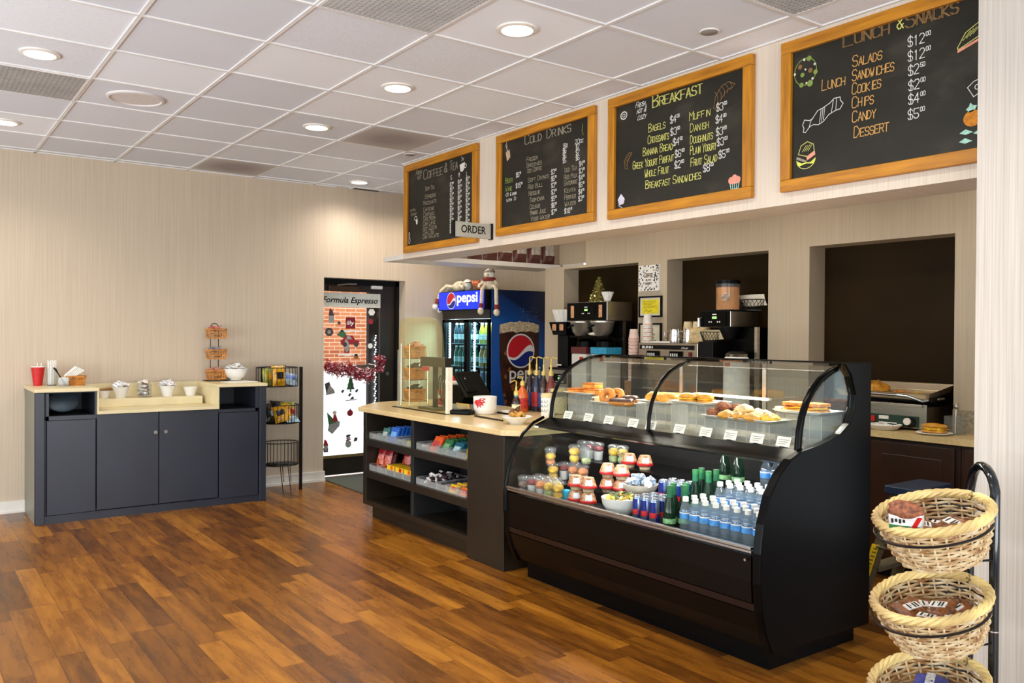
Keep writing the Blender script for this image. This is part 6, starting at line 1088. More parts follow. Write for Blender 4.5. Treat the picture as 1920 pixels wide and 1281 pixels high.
# ---- wall pictures
def framed(y1, y0, z0, z1, label, inner, nm='framed_notice', fm=None):
    r = thing(nm, label, 'picture', (XK - .001, (y0 + y1) / 2, z0)); w = y1 - y0; h = z1 - z0; fr = Fr((0, w / 2, 0), (0, -1, 0), (0, 0, 1), (-1, 0, 0)); f = .014
    m = MB(); m.rect(fr, 0, 0, w, f, 0, .018).rect(fr, 0, h - f, w, h, 0, .018).rect(fr, 0, f, f, h - f, 0, .018).rect(fr, w - f, f, w, h - f, 0, .018); obj('frame', m, fm or M_BLACKM, r); obj('mount', MB().rect(fr, f, f, w - f, h - f, 0, .008), mat('mount_cream', (226, 218, 196), .6, var=.02), r); inner(r, Fr(fr.p(0, 0, .008), fr.u, fr.v, fr.n), w, h)
def in_cert(r, fr, w, h):
    obj('certificate', MB().rect(fr, .035, .03, w - .035, h - .03, 0, .002), mat('certificate_yellow', (224, 206, 24), .6, var=.06), r); m = MB(); F = Fr(fr.p(0, 0, .003), fr.u, fr.v, fr.n)
    for q in range(5): m.stroke(F, [(.06, h - .045 - .014 * q), (w - .06 - .03 * (q % 3), h - .045 - .014 * q)], .003, 0)
    m.stroke(F, [(.06, .045), (.09, .06), (.12, .045), (.15, .06)], .004, 0); obj('print', m, mat('ink_olive', (110, 104, 40), .7), r)
framed(5.274, 5.004, 1.645, 1.825, 'black framed yellow certificate in the middle of three wall pictures', in_cert)
def in_print(r, fr, w, h):
    m = MB()
    for q, (b, n) in enumerate(((.115, 5), (.085, 7), (.055, 6), (.028, 9))):
        for k_ in range(n): m.rect(fr, w / 2 - n * .0075 + k_ * .0155, b, w / 2 - n * .0075 + k_ * .0155 + .009, b + (.026 if q == 0 else .018), 0, .001)
    obj('print', m, mat('ink_grey', (92, 86, 76), .7), r)
framed(5.271, 5.006, 1.405, 1.594, 'black framed grey lettered print behind the cups', in_print)
r = thing('wall_canvas', 'white canvas with black floral border hung highest beside the niche', 'picture', (XK - .001, 5.148, 1.868)); fr = Fr((0, .12, 0), (0, -1, 0), (0, 0, 1), (-1, 0, 0)); obj('canvas', MB().rect(fr, 0, 0, .24, .22, 0, .022), M_PAPER, r); F = Fr(fr.p(0, 0, .0222), fr.u, fr.v, fr.n); rn = random.Random(11); m = MB()
for q in range(120):
    a, b = rn.uniform(.006, .234), rn.uniform(.006, .214)
    if .062 < a < .178 and .045 < b < .165: continue
    m.flat(F, [(a + rn.uniform(.003, .009) * math.cos(w_), b + rn.uniform(.003, .011) * math.sin(w_)) for w_ in (0, 1.2, 2.4, 3.5, 4.9)], 0, .0006)
obj('floral_print', m, mat('ink_black', (26, 25, 26), .6), r); m = MB(); chalk_text(m, F, 'Coffee', .066, .118, .04, width=.105, sw=.006, c=.0008, jit=0); chalk_text(m, F, 'is my', .082, .085, .022, width=.07, sw=.004, c=.0008, jit=0); chalk_text(m, F, 'therapy', .075, .055, .022, width=.085, sw=.004, c=.0008, jit=0); obj('lettering', m, mat('ink_brown', (96, 74, 56), .6), r)
# ---- coffee machines
Z = .91
def panel(fr, par, display=True, keys=True, w=.1):
    obj('control_panel', MB().rect(fr, -w, -.045, w, .045, 0, .003), M_BLACK, par); F = Fr(fr.p(0, 0, .003), fr.u, fr.v, fr.n)
    if display: obj('display', MB().rect(F, -.022, -.005, .022, .013, 0, .001), mat('lcd_green', (150, 205, 120), .4, emit=.7), par)
    if keys:
        m = MB(); [m.disc(F, a, -.028, .006, 0, .001, 10) for a in (-.05, -.03, .03, .05)]; m.rect(F, -.02, .024, .02, .032, 0, .001); obj('printed_marks', m, M_PAPER, par)
t = thing('coffee_grinder', 'narrow black and steel coffee grinder left of the twin brewer', 'coffee grinder', (5.08, 6.13, Z)); obj('body', MB().box(-.07, -.115, 0, .10, .115, .26), M_STEEL, t, .004); obj('body_cap', MB().box(-.10, -.13, .255, .12, .13, .275), M_BLACKM, t, .003)
obj('chute', MB().box(-.04, -.075, .275, .09, .075, .58), M_BLACKM, t, .008); obj('hopper', MB().rings([[(-.075, -.10, .58), (.10, -.10, .58), (.10, .10, .58), (-.075, .10, .58)], [(-.10, -.13, .70), (.12, -.13, .70), (.12, .13, .70), (-.10, .13, .70)]], smooth=False), M_BLACK, t, .003)
for y in (.055, -.05): obj('hopper_label', MB().rect(FX(-.093, y + .028, .62), 0, 0, .055, .06, 0, .003), mat('label_tan', (206, 150, 110) , .6, var=.2, scale=60), t)
panel(FX(-.0705, 0, .17), t, True, True, .10); obj('bag_clip', MB().tube([(-.075, -.03, .30), (-.10, 0, .30), (-.075, .03, .30)], .006, 6), M_STEEL, t)
def filters(l, x, y, z, r0, r1, h): r = thing('paper_filters', l, 'coffee filters', (x, y, z)); obj('filter_stack', MB().rings([[((r0 + (r1 - r0) * q) * (1 + .045 * (-1) ** i) * math.cos(2 * PI * i / 40), (r0 + (r1 - r0) * q) * (1 + .045 * (-1) ** i) * math.sin(2 * PI * i / 40), h * q) for i in range(40)] for q in (0, .5, 1)] + [[(r0 * .9 * math.cos(2 * PI * i / 40), r0 * .9 * math.sin(2 * PI * i / 40), h * .3) for i in range(40)]], smooth=False), M_PAPER, r)
filters('white fluted coffee filters stacked on the grinder', 5.08, 6.13, Z + .70, .09, .125, .115)
t = thing('twin_coffee_brewer', 'twin stainless coffee brewer with black control face in the first niche', 'coffee brewer', (5.18, 5.72, Z)); y0, y1 = -.27, .27
obj('brew_head', MB().box(-.20, y0, .705, .10, y1, .875), M_STEEL, t, .005); obj('front_face', MB().box(-.206, y0 + .005, .71, -.199, y1 - .005, .87), M_BLACK, t, .002); FH = FX(-.2065, 0, .80); panel(FH, t, True, True, .12)
for y in (.19, -.19): obj('warning_label', MB().rect(FX(-.2065, y + .022, .735), 0, 0, .044, .11, 0, .001), mat('label_tan', (206, 150, 110)), t)
obj('column', MB().box(.0, y0, 0, .10, y1, .705), M_BLACKM, t, .004); obj('side_rail', MB().box(-.01, y0 - .003, 0, .02, y0 + .004, .705), M_STEEL, t); obj('base', MB().box(-.2, y0, 0, .10, y1, .05), M_BLACKM, t, .006); obj('warmer_shelf', MB().box(-.18, y0 + .01, .565 - .01, .0, y1 - .01, .575), M_BLACK, t)
for y in (.14, -.14):
    f_ = obj('brew_funnel', MB().lathe([(.055, 0), (.085, .035), (.105, .115), (.11, .12), (.11, .13)], 26, (-.135, y, .572)), mat('funnel_steel', (200, 194, 184), .32, .85, var=.05, scale=8), t); obj('funnel_handle', MB().tube([(-.20, y, .675), (-.26, y + .01, .66), (-.29, y + .01, .64)], .011, 8), M_BLACKM, f_)
tag(obj('sugar_heap', MB().blob((0, 0, .012), .09, .10, .02, 3, .05), M_SUGAR, loc=(5.07, 5.66, Z + .577)), 'pale cloth folded between the two steel brew funnels', 'cloth')
for y, c1, l in ((5.83, (104, 40, 40), 'white coffee server with a maroon band under the left funnel'), (5.56, (50, 160, 205), 'white coffee server with a bright blue band under the right funnel')):
    r = thing('coffee_server', l, 'coffee server', (5.07, y, Z + .052)); obj('server_body', MB().box(-.09, -.10, 0, .09, .10, .36), M_PAPER, r, .012); obj('colour_band', MB().box(-.093, -.103, .36, .093, .103, .42), mat('band_%d' % c1[0], c1, .5, var=.06), r, .004); obj('lid', MB().lathe([(.09, .42), (.085, .47), (.03, .49), (.001, .49)], 24), M_BLACK, r); obj('maker_mark', MB().rect(FX(-.0935, -.02, .30), 0, 0, .05, .03, 0, .001), M_RED, r)
t = thing('glitter_tree', 'small gold glitter fir standing on the twin brewer', 'ornament', (5.14, 5.74, Z + .875)); rn = random.Random(4); mg = mat('gold_glitter', (214, 190, 110), .25, .7, var=.4, scale=200); mgd = mat('dark_glitter', (96, 84, 40), .4, .4, var=.4, scale=200)
obj('cone', MB().lathe([(.075, 0), (.06, .05), (.035, .14), (.004, .225)], 18), mgd, t); m = MB()
for q in range(420):
    z = .23 * rn.random() ** 1.4; a = rn.uniform(0, 2 * PI); R_ = .085 * (1 - z / .24) + .004; c_ = Vector((R_ * math.cos(a), R_ * math.sin(a), z)); u = Vector((rn.gauss(0, 1), rn.gauss(0, 1), rn.gauss(0, 1))).normalized() * .012; v = u.orthogonal().normalized() * .007; m.add([c_ - u, c_ - v, c_ + u, c_ + v], [(0, 1, 2, 3)])
obj('tinsel_needles', m, mg, t)
filters('white conical filters beside the gold glitter fir', 5.12, 5.60, Z + .875, .022, .055, .09)
t = thing('brewer_box', 'wide stainless grinder unit with two black displays between the brewers', 'coffee machine', (5.17, 4.74, Z)); m = MB(); m.prism_y([(-.20, .0), (.024, .0), (.024, .52), (-.19, .52)], -.32, .32); m.box(.02, -.32, 0, .16, .205, .52); obj('housing', m, M_STEEL, t, .004); obj('name_band', MB().rect(FX(-.196, .30, .468), 0, 0, .58, .034, 0, .004), M_BLACKM, t)
m = MB(); m.text(FX(-.2005, .27, .474), 'BUNN', .028, weight=.0008, width=.12); m.text(FX(-.2005, -.16, .475), 'Dual', .022, shear=.3, width=.07); obj('name_lettering', m, M_PAPER, t)
for y in (.16, -.09):
    d = obj('display_block', MB().rect(FX(-.198, y + .055, .40), 0, 0, .13, .055, 0, .006), M_BLACK, t); m = MB(); [m.rect(FX(-.2045, y + .045 - .022 * q, .415), 0, 0, .013, .022, 0, .001) for q in range(4)]; obj('display_marks', m, mat('lcd_white', (206, 206, 200), .5), d)
obj('rocker_switch', MB().rect(FX(-.199, -.235, .40), 0, 0, .022, .05, 0, .006), mat('switch_red', (120, 24, 24), .4), t)
for x, y, l in ((5.06, 4.73, 'steel milk pitcher, left of the pair on the grinder unit'), (5.10, 4.615, 'steel milk pitcher, right of the pair on the grinder unit')):
    r = thing('milk_pitcher', l, 'pitcher', (x, y, Z + .52)); obj('pitcher_wall', MB().lathe([(.05, 0), (.052, .01), (.05, .06), (.046, .10), (.048, .112), (.045, .112), (.043, .1), (.047, .06), (.001, .005)], 26), M_CHROME, r); obj('handle', MB().tube([(-.045, .03, .095), (-.07, .05, .09), (-.072, .05, .045), (-.045, .032, .03)], .005, 7), M_CHROME, r)
def cupstack(l, x, y, z, n, col, r0=.036, r1=.026, step=.03, group=None, marks=None):
    """inverted paper cups nested in a stack: each cup is a thing"""
    r = thing('paper_cup', l, 'paper cup'); obj('cup_wall', MB().lathe([(r0, 0), (r0 + .002, .003), (r0, .006), (r1, .095), (.001, .095)], 24), mat('cup_%d_%d_%d' % col, col, .6, var=.05, scale=40), r)
    if marks:
        m = MB(); [m.lathe([(r0 + .0008 - .0001 * q, .012 + .004 * q), (r0 - .0006, .018 + .004 * q)], 24, caps=False) for q in range(1)]; obj('printed_band', m, marks, r)
    rp = Rep(r, group)
    for q in range(n): rp.at((x, y, z + step * q), l, q * .7)
M_CPR = mat('cup_print', (206, 130, 110), .6, var=.3, scale=90)
cupstack('white printed cup in the tall stack before the yellow certificate', 5.02, 5.00, Z + .52, 5, (232, 224, 212), .042, .030, .034, 'tall stack of white cups', M_CPR); tag(obj('cup_shelf', MB().box(-.09, -.16, 0, .09, .16, .012), M_PAPER, loc=(5.06, 4.93, Z + .521)), 'white tray on the grinder unit beside the cup stack', 'tray').location = (5.10, 4.90, Z + .521)
cupstack('pink printed cup in the stack beside the twin brewer', 5.0, 5.14, Z + .20, 13, (226, 200, 186), .045, .032, .028, 'pink printed cups', M_CPR); tag(obj('wooden_box', MB().box(-.055, -.055, 0, .055, .055, .20), wood('box_wood', (130, 88, 46), (170, 120, 66), 1), bevel=.004, loc=(5.0, 5.14, Z)), 'small wooden box under the pink cup stack', 'box')
tag(obj('wooden_cup', MB().lathe([(.03, 0), (.036, .08), (.032, .08), (.001, .01)], 18), wood('cup_wood', (120, 76, 36), (160, 106, 54), 2), loc=(4.95, 5.06, Z + .34)), 'small brown cup beside the pink cup stack', 'cup'); tag(obj('cup_riser', MB().box(-.04, -.035, 0, .04, .035, .34), M_BLACKM, loc=(4.95, 5.06 - .0, Z)), 'black block under the small brown cup', 'block').location = (4.955, 5.045, Z)
for i, (x, y, z, n) in enumerate(((5.20, 4.72, Z + .53, 3), (5.21, 4.63, Z + .53, 3), (5.20, 4.54, Z + .53, 3))): cupstack('beige paper cup in the %s stack behind the pitchers' % ('left', 'middle', 'right')[i], x, y, z, n, (222, 200, 158), .044, .034, .034, 'beige cups, %s stack' % ('left', 'middle', 'right')[i])
r = pouch('coffee_pouch', .14, .12, .03, mat('kraft_pouch', (206, 180, 130), .6, var=.2, scale=20), 'crumpled beige pouch between the pitchers and the wire basket', 'pouch', (), 66, .3); r.location = (5.05, 4.50, Z + .521); r.rotation_euler = (-.2, 0, -1.3)
def wirebasket(l, x, y, z, rx, ry, h):
    t = thing('wire_basket', l, 'basket', (x, y, z)); m = MB()
    for q, k_ in ((0, .72), (h, 1.0)): m.tube([(rx * k_ * math.cos(2 * PI * i / 28), ry * k_ * math.sin(2 * PI * i / 28), q + .003) for i in range(28)], .0032, 6, closed=True)
    obj('rim_wire', m, M_IRON, t); m = MB(); n = 18
    for i in range(n):
        for s_ in (1, -1): a = 2 * PI * i / n; b = a + s_ * 2 * PI * 1.6 / n; m.tube([(rx * .72 * math.cos(a), ry * .72 * math.sin(a), .003), (rx * math.cos(b), ry * math.sin(b), h)], .002, 4)
    obj('lattice', m, M_IRON, t); obj('liner', MB().lathe([(.70, 0), (.70, .002), (.001, .003)], 24, sx=rx, sy=ry), M_PAPER, t)
wirebasket('black wire basket of beige packets beside the right brewer', 5.04, 4.345, Z + .535, .07, .09, .07); rp = Rep(packet('p', (224, 204, 158), .10, .075, 'tea_packet', 'packet', .004), 'beige packets in the wire basket')
for i in range(9): rp.at((5.04, 4.405 - .015 * i, Z + .585), 'beige packet standing in the wire basket beside the right brewer', PI / 2 + .2, (1.2, .1))
t = thing('coffee_brewer', 'single black and steel coffee brewer in the middle niche', 'coffee brewer', (5.15, 4.18, Z)); y0, y1 = -.07, .22
obj('brew_head', MB().box(-.165, y0 - .0, .645, .15, y1, .765), M_STEEL, t, .004); obj('front_face', MB().box(-.172, y0 + .004, .648, -.164, y1 - .004, .762), M_BLACK, t, .002); panel(FX(-.173, .075, .712), t, True, True, .11); obj('head_top', MB().box(-.168, y0 - .003, .762, .152, y1 + .003, .772), M_BLACKM, t)
obj('column', MB().box(.0, y0 - .12, .0, .15, y1 - .15, .645), M_BLACK, t, .004); obj('side_rail', MB().box(-.03, y0 - .135, 0, .0, y0 - .11, .645), M_STEEL, t); obj('base', MB().box(-.17, y0 - .13, 0, .15, .13, .04), M_BLACKM, t, .004); obj('funnel', MB().lathe([(.04, 0), (.075, .07), (.08, .09)], 24, (-.06, .03, .555)), M_BLACKM, t); obj('hot_water_tap', MB().tube([(-.16, .20, .72), (-.20, .205, .71), (-.20, .205, .65)], .011, 8), M_CHROME, t)
tag(obj('machine_base_block', MB().box(-.15, -.074, 0, .16, .074, .534), M_BLACKM, bevel=.006, loc=(5.12, 4.34, Z)), 'black grinder block beneath the wire basket of beige packets', 'grinder').location = (5.12, 4.337, Z)
r = thing('coffee_server', 'white coffee server with a small red mark under the single brewer', 'coffee server', (5.03, 4.09, Z + .045)); obj('server_body', MB().lathe([(.09, 0), (.095, .01), (.095, .36), (.08, .38), (.001, .38)], 28), M_PAPER, r); obj('lid', MB().lathe([(.08, .38), (.085, .40), (.05, .42), (.001, .42)], 24), M_STEEL, r); obj('maker_mark', MB().rect(FX(-.0965, .03, .31), 0, 0, .05, .03, 0, .002), M_RED, r)
t = thing('coffee_canister', 'clear canister of orange coffee grounds with a black lid on the brewer', 'canister', (5.06, 4.20, Z + .772)); obj('canister_wall', MB().lathe([(.088, 0), (.09, .005), (.09, .20), (.087, .20)], 32), M_CUPC, t); obj('contents', MB().lathe([(.084, .004), (.084, .17), (.06, .178), (.001, .18)], 28), mat('coffee_powder', (206, 138, 74), .8, var=.1, scale=10), t); obj('lid', MB().lathe([(.092, .198), (.092, .222), (.08, .228), (.001, .228)], 32), M_BLACK, t); obj('label', MB().add([(.0912 * math.cos(a), .0912 * math.sin(a), z) for z in (.07, .12) for a in (3.3, 3.5, 3.7, 3.9)], [(0, 1, 5, 4), (1, 2, 6, 5), (2, 3, 7, 6)]), mat('canister_label', (150, 130, 110), .5, var=.3, scale=60), t)
wirebasket('black wire basket of white packets on top of the right brewer', 5.19, 4.07, Z + .772, .085, .10, .075); rp = Rep(packet('p', (232, 222, 200), .12, .09, 'tea_packet', 'packet', .006), 'white packets in the top wire basket')
for i in range(8): rp.at((5.19, 4.125 - .015 * i, Z + .772 + .075), 'white packet standing in the wire basket on top of the brewer', PI / 2 + .1, (1.15, .05))
# ---- sandwich grill corner
t = thing('sandwich_grill', 'stainless sandwich grill with a green control strip on the worktop', 'grill', (5.22, 2.93, Z)); y0, y1 = -.25, .27
obj('lower_body', MB().box(-.14, y0, .012, .14, y1, .15), M_STEEL, t, .005); obj('control_strip', MB().rect(FX(-.1405, y1 - .02, .02), 0, 0, .47, .068, 0, .003), mat('grill_green', (20, 54, 40), .35, var=.06), t); obj('corner_post', MB().box(-.148, y0, .012, -.13, y0 + .045, .165), M_STEEL, t, .003)
FG = FX(-.144, y1 - .02, .02); obj('name_plate', MB().rect(FG, .19, .038, .255, .06, 0, .001), M_PAPER, t); obj('printed_line', MB().rect(FG, .19, .014, .31, .02, 0, .001), M_PAPER, t); obj('power_switch', MB().rect(FG, .13, .018, .165, .055, 0, .006), M_RED, t); obj('dial', MB().tube([FG.p(.385, .035, 0), FG.p(.385, .035, .022)], .022, 20), M_PAPER, t); obj('dial_skirt', MB().tube([FG.p(.40, .03, 0), FG.p(.40, .03, .008)], .033, 20), M_BLACKM, t); obj('drip_lip', MB().box(-.165, y0 + .02, .145, -.135, y1, .165), M_STEEL, t, .003)
obj('upper_plate', MB().box(-.12, y0 - .02, .175, .15, y1, .205), M_BLACKM, t, .008); obj('handle_bar', MB().tube([(-.0, y0 - .03, .20), (-.16, y0 + .02, .185), (-.185, y0 + .10, .215), (-.185, y1, .222)], .008, 8), M_CHROME, t); obj('foot', MB().cyl((-.11, y0 + .04, 0), .018, 0, .014, 12), M_BLACKM, t); obj('foot', MB().cyl((.11, y0 + .04, 0), .018, 0, .014, 12), M_BLACKM, t)
t = thing('sheet_pan', 'aluminium sheet pan of shredded food resting on the grill', 'pan', (5.23, 2.98, Z + .212)); t.rotation_euler = (0, -.16, 0); m = MB(); a, b = .155, .32
m.rings([[(sx * (a - i_), sy * (b - i_), z) for sx, sy in ((-1, -1), (1, -1), (1, 1), (-1, 1))] for i_, z in ((.02, 0), (0, .045), (-.006, .047), (.004, .042), (.024, .004), (.12, .004))], smooth=False); obj('pan_body', m, mat('aluminium', (196, 184, 160), .35, .9, var=.05, scale=8), t, .003)
rn = random.Random(17)
for cx_, cy_, r_, h_, n, l, mm in ((5.18, 3.08, .10, .075, 300, 'big golden heap of shredded potato on the sheet pan', M_BUN), (5.17, 2.90, .06, .02, 120, 'low brown heap of shreds in the middle of the sheet pan', M_CAKE), (5.15, 2.78, .05, .018, 90, 'small golden heap of shreds at the near end of the sheet pan', M_EGG), (5.16, 3.22, .07, .02, 90, 'brown shreds at the far end of the sheet pan', M_CAKE)):
    m = MB(); m.blob((0, 0, h_ * .3), r_ * .9, r_ * .9, h_ * .7, 5, .15, 16, 8)
    for q in range(n):
        a_ = rn.uniform(0, 6.3); k_ = math.sqrt(rn.random()); c_ = Vector((r_ * k_ * math.cos(a_), r_ * k_ * math.sin(a_), h_ * (1 - k_ ** 2) + .004 + rn.uniform(0, .008))); u = Vector((rn.gauss(0, 1), rn.gauss(0, 1), rn.gauss(0, .5))).normalized() * .014; v = u.orthogonal().normalized() * .003; m.add([c_ - u - v, c_ + u - v, c_ + u + v, c_ - u + v], [(0, 1, 2, 3)])
    tag(obj('shredded_potato', m, mm, loc=(cx_, cy_, Z + .214 + (cx_ - 5.23) * .16)), l, 'food', kind='stuff')
def rplate(l, x, y, n):
    r = thing('paper_plate', l, 'plate', (x, y, Z))
    obj('plate_body', MB().lathe([(.06, 0), (.07, .002), (.10, .012 + .004 * n), (.098, .015 + .004 * n), (.068, .006), (.001, .005)], 32), M_PAPER, r); m = MB(); rn = random.Random(6)
    for q in range(90): a_ = rn.uniform(0, 6.3); k_ = rn.uniform(.072, .0975); z = .008 + (k_ - .07) / .03 * (.010 + .004 * n); m.add([Vector((k_ * math.cos(a_ + d), k_ * math.sin(a_ + d), z + e)) for d, e in ((-.03, .001), (.03, .001), (.025, .0035), (-.025, .0035))], [(0, 1, 2, 3)])
    obj('leopard_print', m, mat('ink_black', (26, 25, 26)), r)
rplate('stack of white plates with dark speckled rims before the grill', 4.99, 2.90, 5); rplate('speckled paper plate holding a sandwich right of the grill', 4.985, 2.585, 0)
r = thing('filled_roll', 'filled roll on the speckled plate right of the grill', 'sandwich', (4.985, 2.585, Z + .008), 0); obj('lower_bun', MB().blob((0, 0, .012), .045, .075, .014, 3, .03), M_BUN, r); obj('filling', MB().blob((0, 0, .026), .046, .074, .012, 9, .16, 22, 7), M_EGG, r); obj('upper_bun', MB().blob((0, 0, .044), .044, .076, .016, 5, .03), M_BUN, r)
t = thing('cutlery_box', 'clear square container with a spoon beside the sandwich plate', 'container', (5.10, 2.52, Z)); m = MB().openbox(-.045, -.045, .045, .045, .004, .11); obj('box_wall', m, M_CUPC, t); tag(obj('spoon', MB().tube([(0, 0, .006), (.01, .0, .15)], .006, 8).blob((.012, 0, .165), .012, .016, .02, 1, 0), M_STEEL, loc=(5.10, 2.52, Z)), 'steel spoon standing in the clear square container', 'spoon')
# ================================================================== STEP LADDER
t = thing('step_ladder', 'folding step ladder with a yellow label behind the display case', 'ladder', (4.42, 2.36, 0)); ml = mat('ladder_grey', (104, 92, 70), .5, .2, var=.1)
for x in (-.14, .16):
    obj('front_leg', MB().prism([(.235, 0), (.295, 0), (.085, .66), (.035, .66)], lambda p, d: (x + d, p[0], p[1]), -.012, .012), ml, t); obj('rear_leg', MB().prism([(-.235, 0), (-.195, 0), (-.02, .64), (-.06, .64)], lambda p, d: (x + d, p[0], p[1]), -.010, .010), ml, t)
for y, z in ((.20, .22), (.13, .44)): obj('step', MB().box(-.14, y - .05, z, .16, y + .04, z + .025), ml, t, .003)
obj('top_step', MB().box(-.17, -.07, .655, .19, .11, .70), mat('ladder_navy', (20, 34, 60), .5, var=.1), t, .006); obj('brace', MB().tube([(-.14, -.17, .16), (.16, -.17, .16)], .008, 8), ml, t); obj('spreader', MB().tube([(-.155, .16, .36), (-.155, -.09, .36)], .006, 8), M_STEEL, t)
lb = MB(); lb.prism([(.198, .19), (.238, .19), (.185, .37), (.142, .37)], lambda p, d: (-.1535 + d, p[0], p[1]), -.001, .001); obj('warning_label', lb, M_YEL, t); m = MB()
for q in range(7): m.add([Vector((-.1552, .205 - .0082 * q + a, .21 + .022 * q + b)) for a, b in ((-.002, 0), (.022, 0), (.022, .009), (-.002, .009))], [(0, 1, 2, 3)])
obj('label_print', m, mat('ink_olive', (110, 104, 40)), t)
# ================================================================== BASKET STAND
SX, SY = 3.16, 1.46; ax, ay, bx_, by_ = 3.07, 1.378, 3.24, 1.543
t = thing('basket_display_stand', 'tall blue-black tube stand holding wicker baskets before the pier', 'display stand', (SX, SY, 0)); u = Vector((bx_ - ax, by_ - ay, 0)); L_ = u.length; u.normalize()
pts = [(ax - SX, ay - SY, 0), (ax - SX, ay - SY, .5), (ax - SX, ay - SY, .92)] + [tuple(Vector((0, 0, .92)) + u * (-L_ / 2 * math.cos(a)) + Vector((0, 0, .105 * math.sin(a)))) for a in [PI * q / 10 for q in range(1, 10)]] + [(bx_ - SX, by_ - SY, .92), (bx_ - SX, by_ - SY, .5), (bx_ - SX, by_ - SY, 0)]
obj('hoop_frame', MB().tube(pts, .0165, 14), M_TUBE, t)
for x, y in ((ax, ay), (bx_, by_)): obj('collar', MB().cyl((x - SX, y - SY, 0), .0172, .47, .474, 14), M_CHROME, t)
m = MB(); n_ = Vector((-u.y, u.x, 0))
for s_ in (-1, 1): m.tube([Vector((ax if s_ < 0 else bx_, ay if s_ < 0 else by_, .012)) - Vector((SX, SY, 0)), Vector((ax if s_ < 0 else bx_, ay if s_ < 0 else by_, .012)) - Vector((SX, SY, 0)) + n_ * .42], .014, 10)
obj('foot_bar', m, M_TUBE, t)
BYAW, BT = -.3, .27
BC = [(2.885, 1.50, .885), (2.875, 1.50, .595), (2.865, 1.50, .305)]
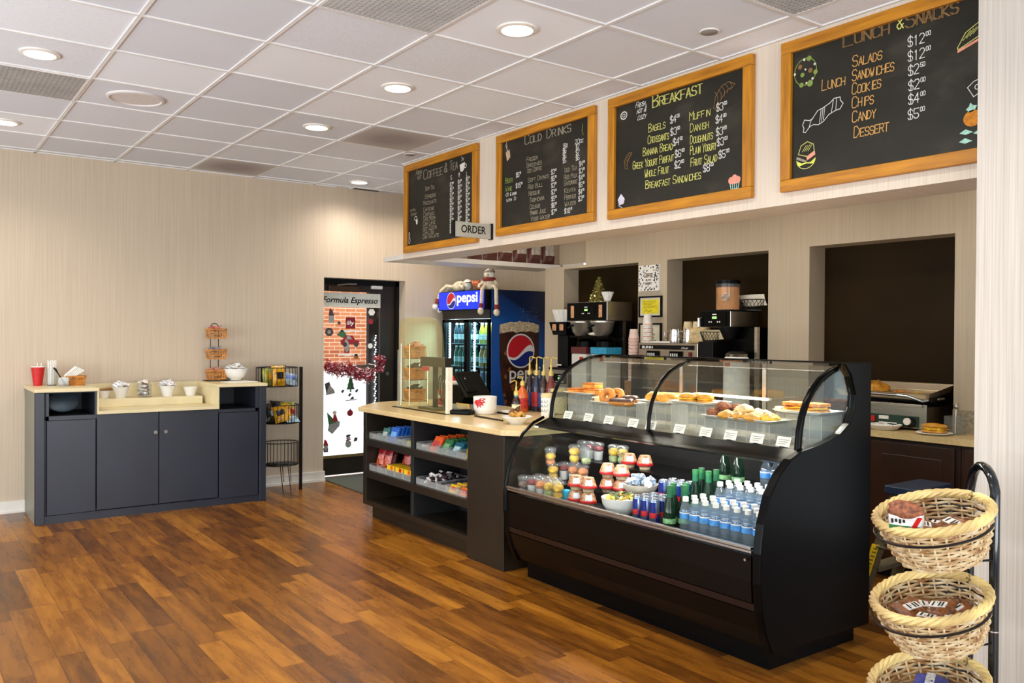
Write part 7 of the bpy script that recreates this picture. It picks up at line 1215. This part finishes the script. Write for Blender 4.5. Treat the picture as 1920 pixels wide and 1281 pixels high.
for i, (x, y, z) in enumerate(BC):
    m = MB(); Rm = Matrix.Rotation(BYAW, 4, 'Z') @ Matrix.Rotation(-BT, 4, 'Y')
    ring_ = [Vector((x - SX, y - SY, z - .045)) + (Rm @ Vector((.187 * math.cos(2 * PI * q / 40), .187 * math.sin(2 * PI * q / 40), 0))) for q in range(40)]; m.tube(ring_, .0045, 7, closed=True)
    m.tube([Vector((ax - SX, ay - SY, z - .02)), Vector((ax - SX, ay - SY, z - .02)) + Vector((-.06, .0, .0))], .0045, 6); m.tube([Vector((bx_ - SX, by_ - SY, z - .02)), Vector((bx_ - SX - .21, by_ - SY - .02, z - .02))], .0045, 6); m.tube([Vector((ax - SX - .012, ay - SY + .0, z - .17)), Vector((ax - SX - .012, ay - SY, z + .0))], .004, 6)
    m.tube([Vector((ax - SX - .012, ay - SY, z - .165)), Vector((ax - SX - .09, ay - SY + .03, z - .165))], .004, 6)
    obj('basket_ring', m, M_IRON, t)
    nm = ('topmost', 'middle', 'lowest')[i]; o = wicker('wicker_basket', 'large pale wicker basket, %s on the tube stand by the pier' % nm, 'basket', .182, .182, .165, .70, 13, 26, .0155, 2.0, M_WICKP, M_WICKP, mat('rim_willow', (222, 184, 122), .5, var=.24, scale=5), .03, None, .0046, 4)
    c0 = Rm @ Vector((0, 0, -.165)); o.location = (x + c0.x, y + c0.y, z + c0.z); o.rotation_euler = (Rm.to_euler())
    wv = [c for c in o.children if c.name.startswith('weave')][0]
    kk = NT('willow_weave_%d' % i); tcq = kk.n('ShaderNodeTexCoord'); sp = kk.n('ShaderNodeSeparateXYZ'); kk.l(tcq.outputs['Object'], sp.inputs[0]); an = kk.math('ARCTAN2', sp.outputs[1], sp.outputs[0]); cbx = kk.n('ShaderNodeCombineXYZ'); kk.l(an, cbx.inputs[0]); kk.l(kk.math('MULTIPLY', sp.outputs[2], 9.0), cbx.inputs[1])
    f = kk.noise(cbx.outputs[0], 2.6, 3, .6); kk.l(kk.ramp(f, [(.36, (150, 104, 62)), (.5, (206, 178, 132)), (.66, (228, 212, 178))]), kk.b.inputs['Base Color']); kk.b.inputs['Roughness'].default_value = .6; wv.data.materials[0] = kk.m
    zc = z - .105; cxb, cyb = x + c0.x * .75, y + c0.y * .75
    if i < 2:
        M_BROWNIE = mat('brownie_pack', (120, 72, 40), .3, var=.35, scale=40); spots = [(-.09, -.02, 0), (-.03, .05, .6), (.03, -.03, -.4), (.08, .04, .3), (-.02, -.07, 1.2), (.05, -.08, .2), (-.075, .075, .9)] if i == 0 else [(-.07, .0, .2), (.02, .05, .8), (.06, -.03, -.3), (-.01, -.06, .5), (-.04, .07, 1.3), (.02, .0, .1)]
        for k_, (dx, dy, rz) in enumerate(spots):
            r = thing('wrapped_brownie', 'clear wrapped brown snack cake in the %s wicker basket' % nm, 'snack', (cxb + dx, cyb + dy, zc + .028 + .012 * (k_ % 3)), rz, 'snack cakes in the %s wicker basket' % nm); b = MB(); pillow(b, .12, .095, .022, 9, seed=k_, wr=.12); obj('wrapper', b, M_BROWNIE, r)
            b = MB(); b.box(-.016, -.028, .019, .016, .028, .0245); obj('white_label', b, M_PAPER, r, .001); m = MB(); fr = Fr((-.012, -.02, .0248), (1, 0, 0), (0, 1, 0), (0, 0, 1)); [m.rect(fr, 0, .011 * q, .024, .011 * q + .006, 0, .0006) for q in range(4) if q != 2]; obj('label_print', m, mat('ink_black', (26, 25, 26)), r); r.rotation_euler = (.2 * math.sin(k_), -BT + .15 * math.cos(k_ * 2), rz)
    else:
        for k_, (dx, dy, rz) in enumerate(((-.05, .0, .1), (.03, .03, .4), (.04, -.05, -.2), (-.03, -.07, .3))):
            r = thing('blue_snack_pack', 'bright blue snack packet in the lowest wicker basket', 'snack', (cxb + dx, cyb + dy, zc + .06 + .012 * (k_ % 2)), rz, 'blue packets in the lowest wicker basket'); b = MB(); pillow(b, .16, .11, .022, 9, seed=k_, wr=.1); obj('wrapper', b, mat('cobalt_pack', (24, 50, 150), .3, var=.12, scale=20), r); b = MB(); b.box(-.05, -.012, .0195, .05, .016, .0235); obj('pale_lettering', b, mat('pack_white', (206, 216, 236), .4, var=.3, scale=80), r); b = MB(); b.blob((-.045, -.022, .0185), .018, .016, .005, 3, .05); obj('cookie_picture', b, M_MUFF, r)
r = thing('snack_cup', 'big wrapped snack cake with green and red label at the basket rim', 'snack', (2.745, 1.515, .875), .35); b = MB(); b.T = Matrix.Rotation(-.35, 4, 'Y'); b.cbox((0, 0, 0), (.06, .105, .07)); obj('wrapper', b, mat('snack_white', (226, 226, 226), .3, var=.08, scale=20), r, .014)
b = MB(); b.T = Matrix.Rotation(-.35, 4, 'Y'); b.blob((0, 0, .034), .038, .058, .024, 12, .10, 22, 9); b.blob((.006, .012, .040), .034, .042, .022, 15, .12, 20, 8); obj('cake_top', b, M_MUFF, r); b = MB(); b.T = Matrix.Rotation(-.35, 4, 'Y'); F = FX(-.0305, .05, -.03); b.rect(F, 0, .0, .11, .022, 0, .001); obj('green_stripe', b, M_GREEN, r); b = MB(); b.T = Matrix.Rotation(-.35, 4, 'Y'); b.flat(F, [(.06, .0), (.075, .0), (.105, .06), (.09, .06)], .001, .002); obj('red_slash', b, M_RED, r); b = MB(); b.T = Matrix.Rotation(-.35, 4, 'Y'); F2 = FX(-.031, .042, -.0); [b.rect(F2, .012 * q, .004 * (q % 2), .012 * q + .007, .016, 0, .001) for q in range(4)]; obj('label_print', b, mat('ink_black', (26, 25, 26)), r)
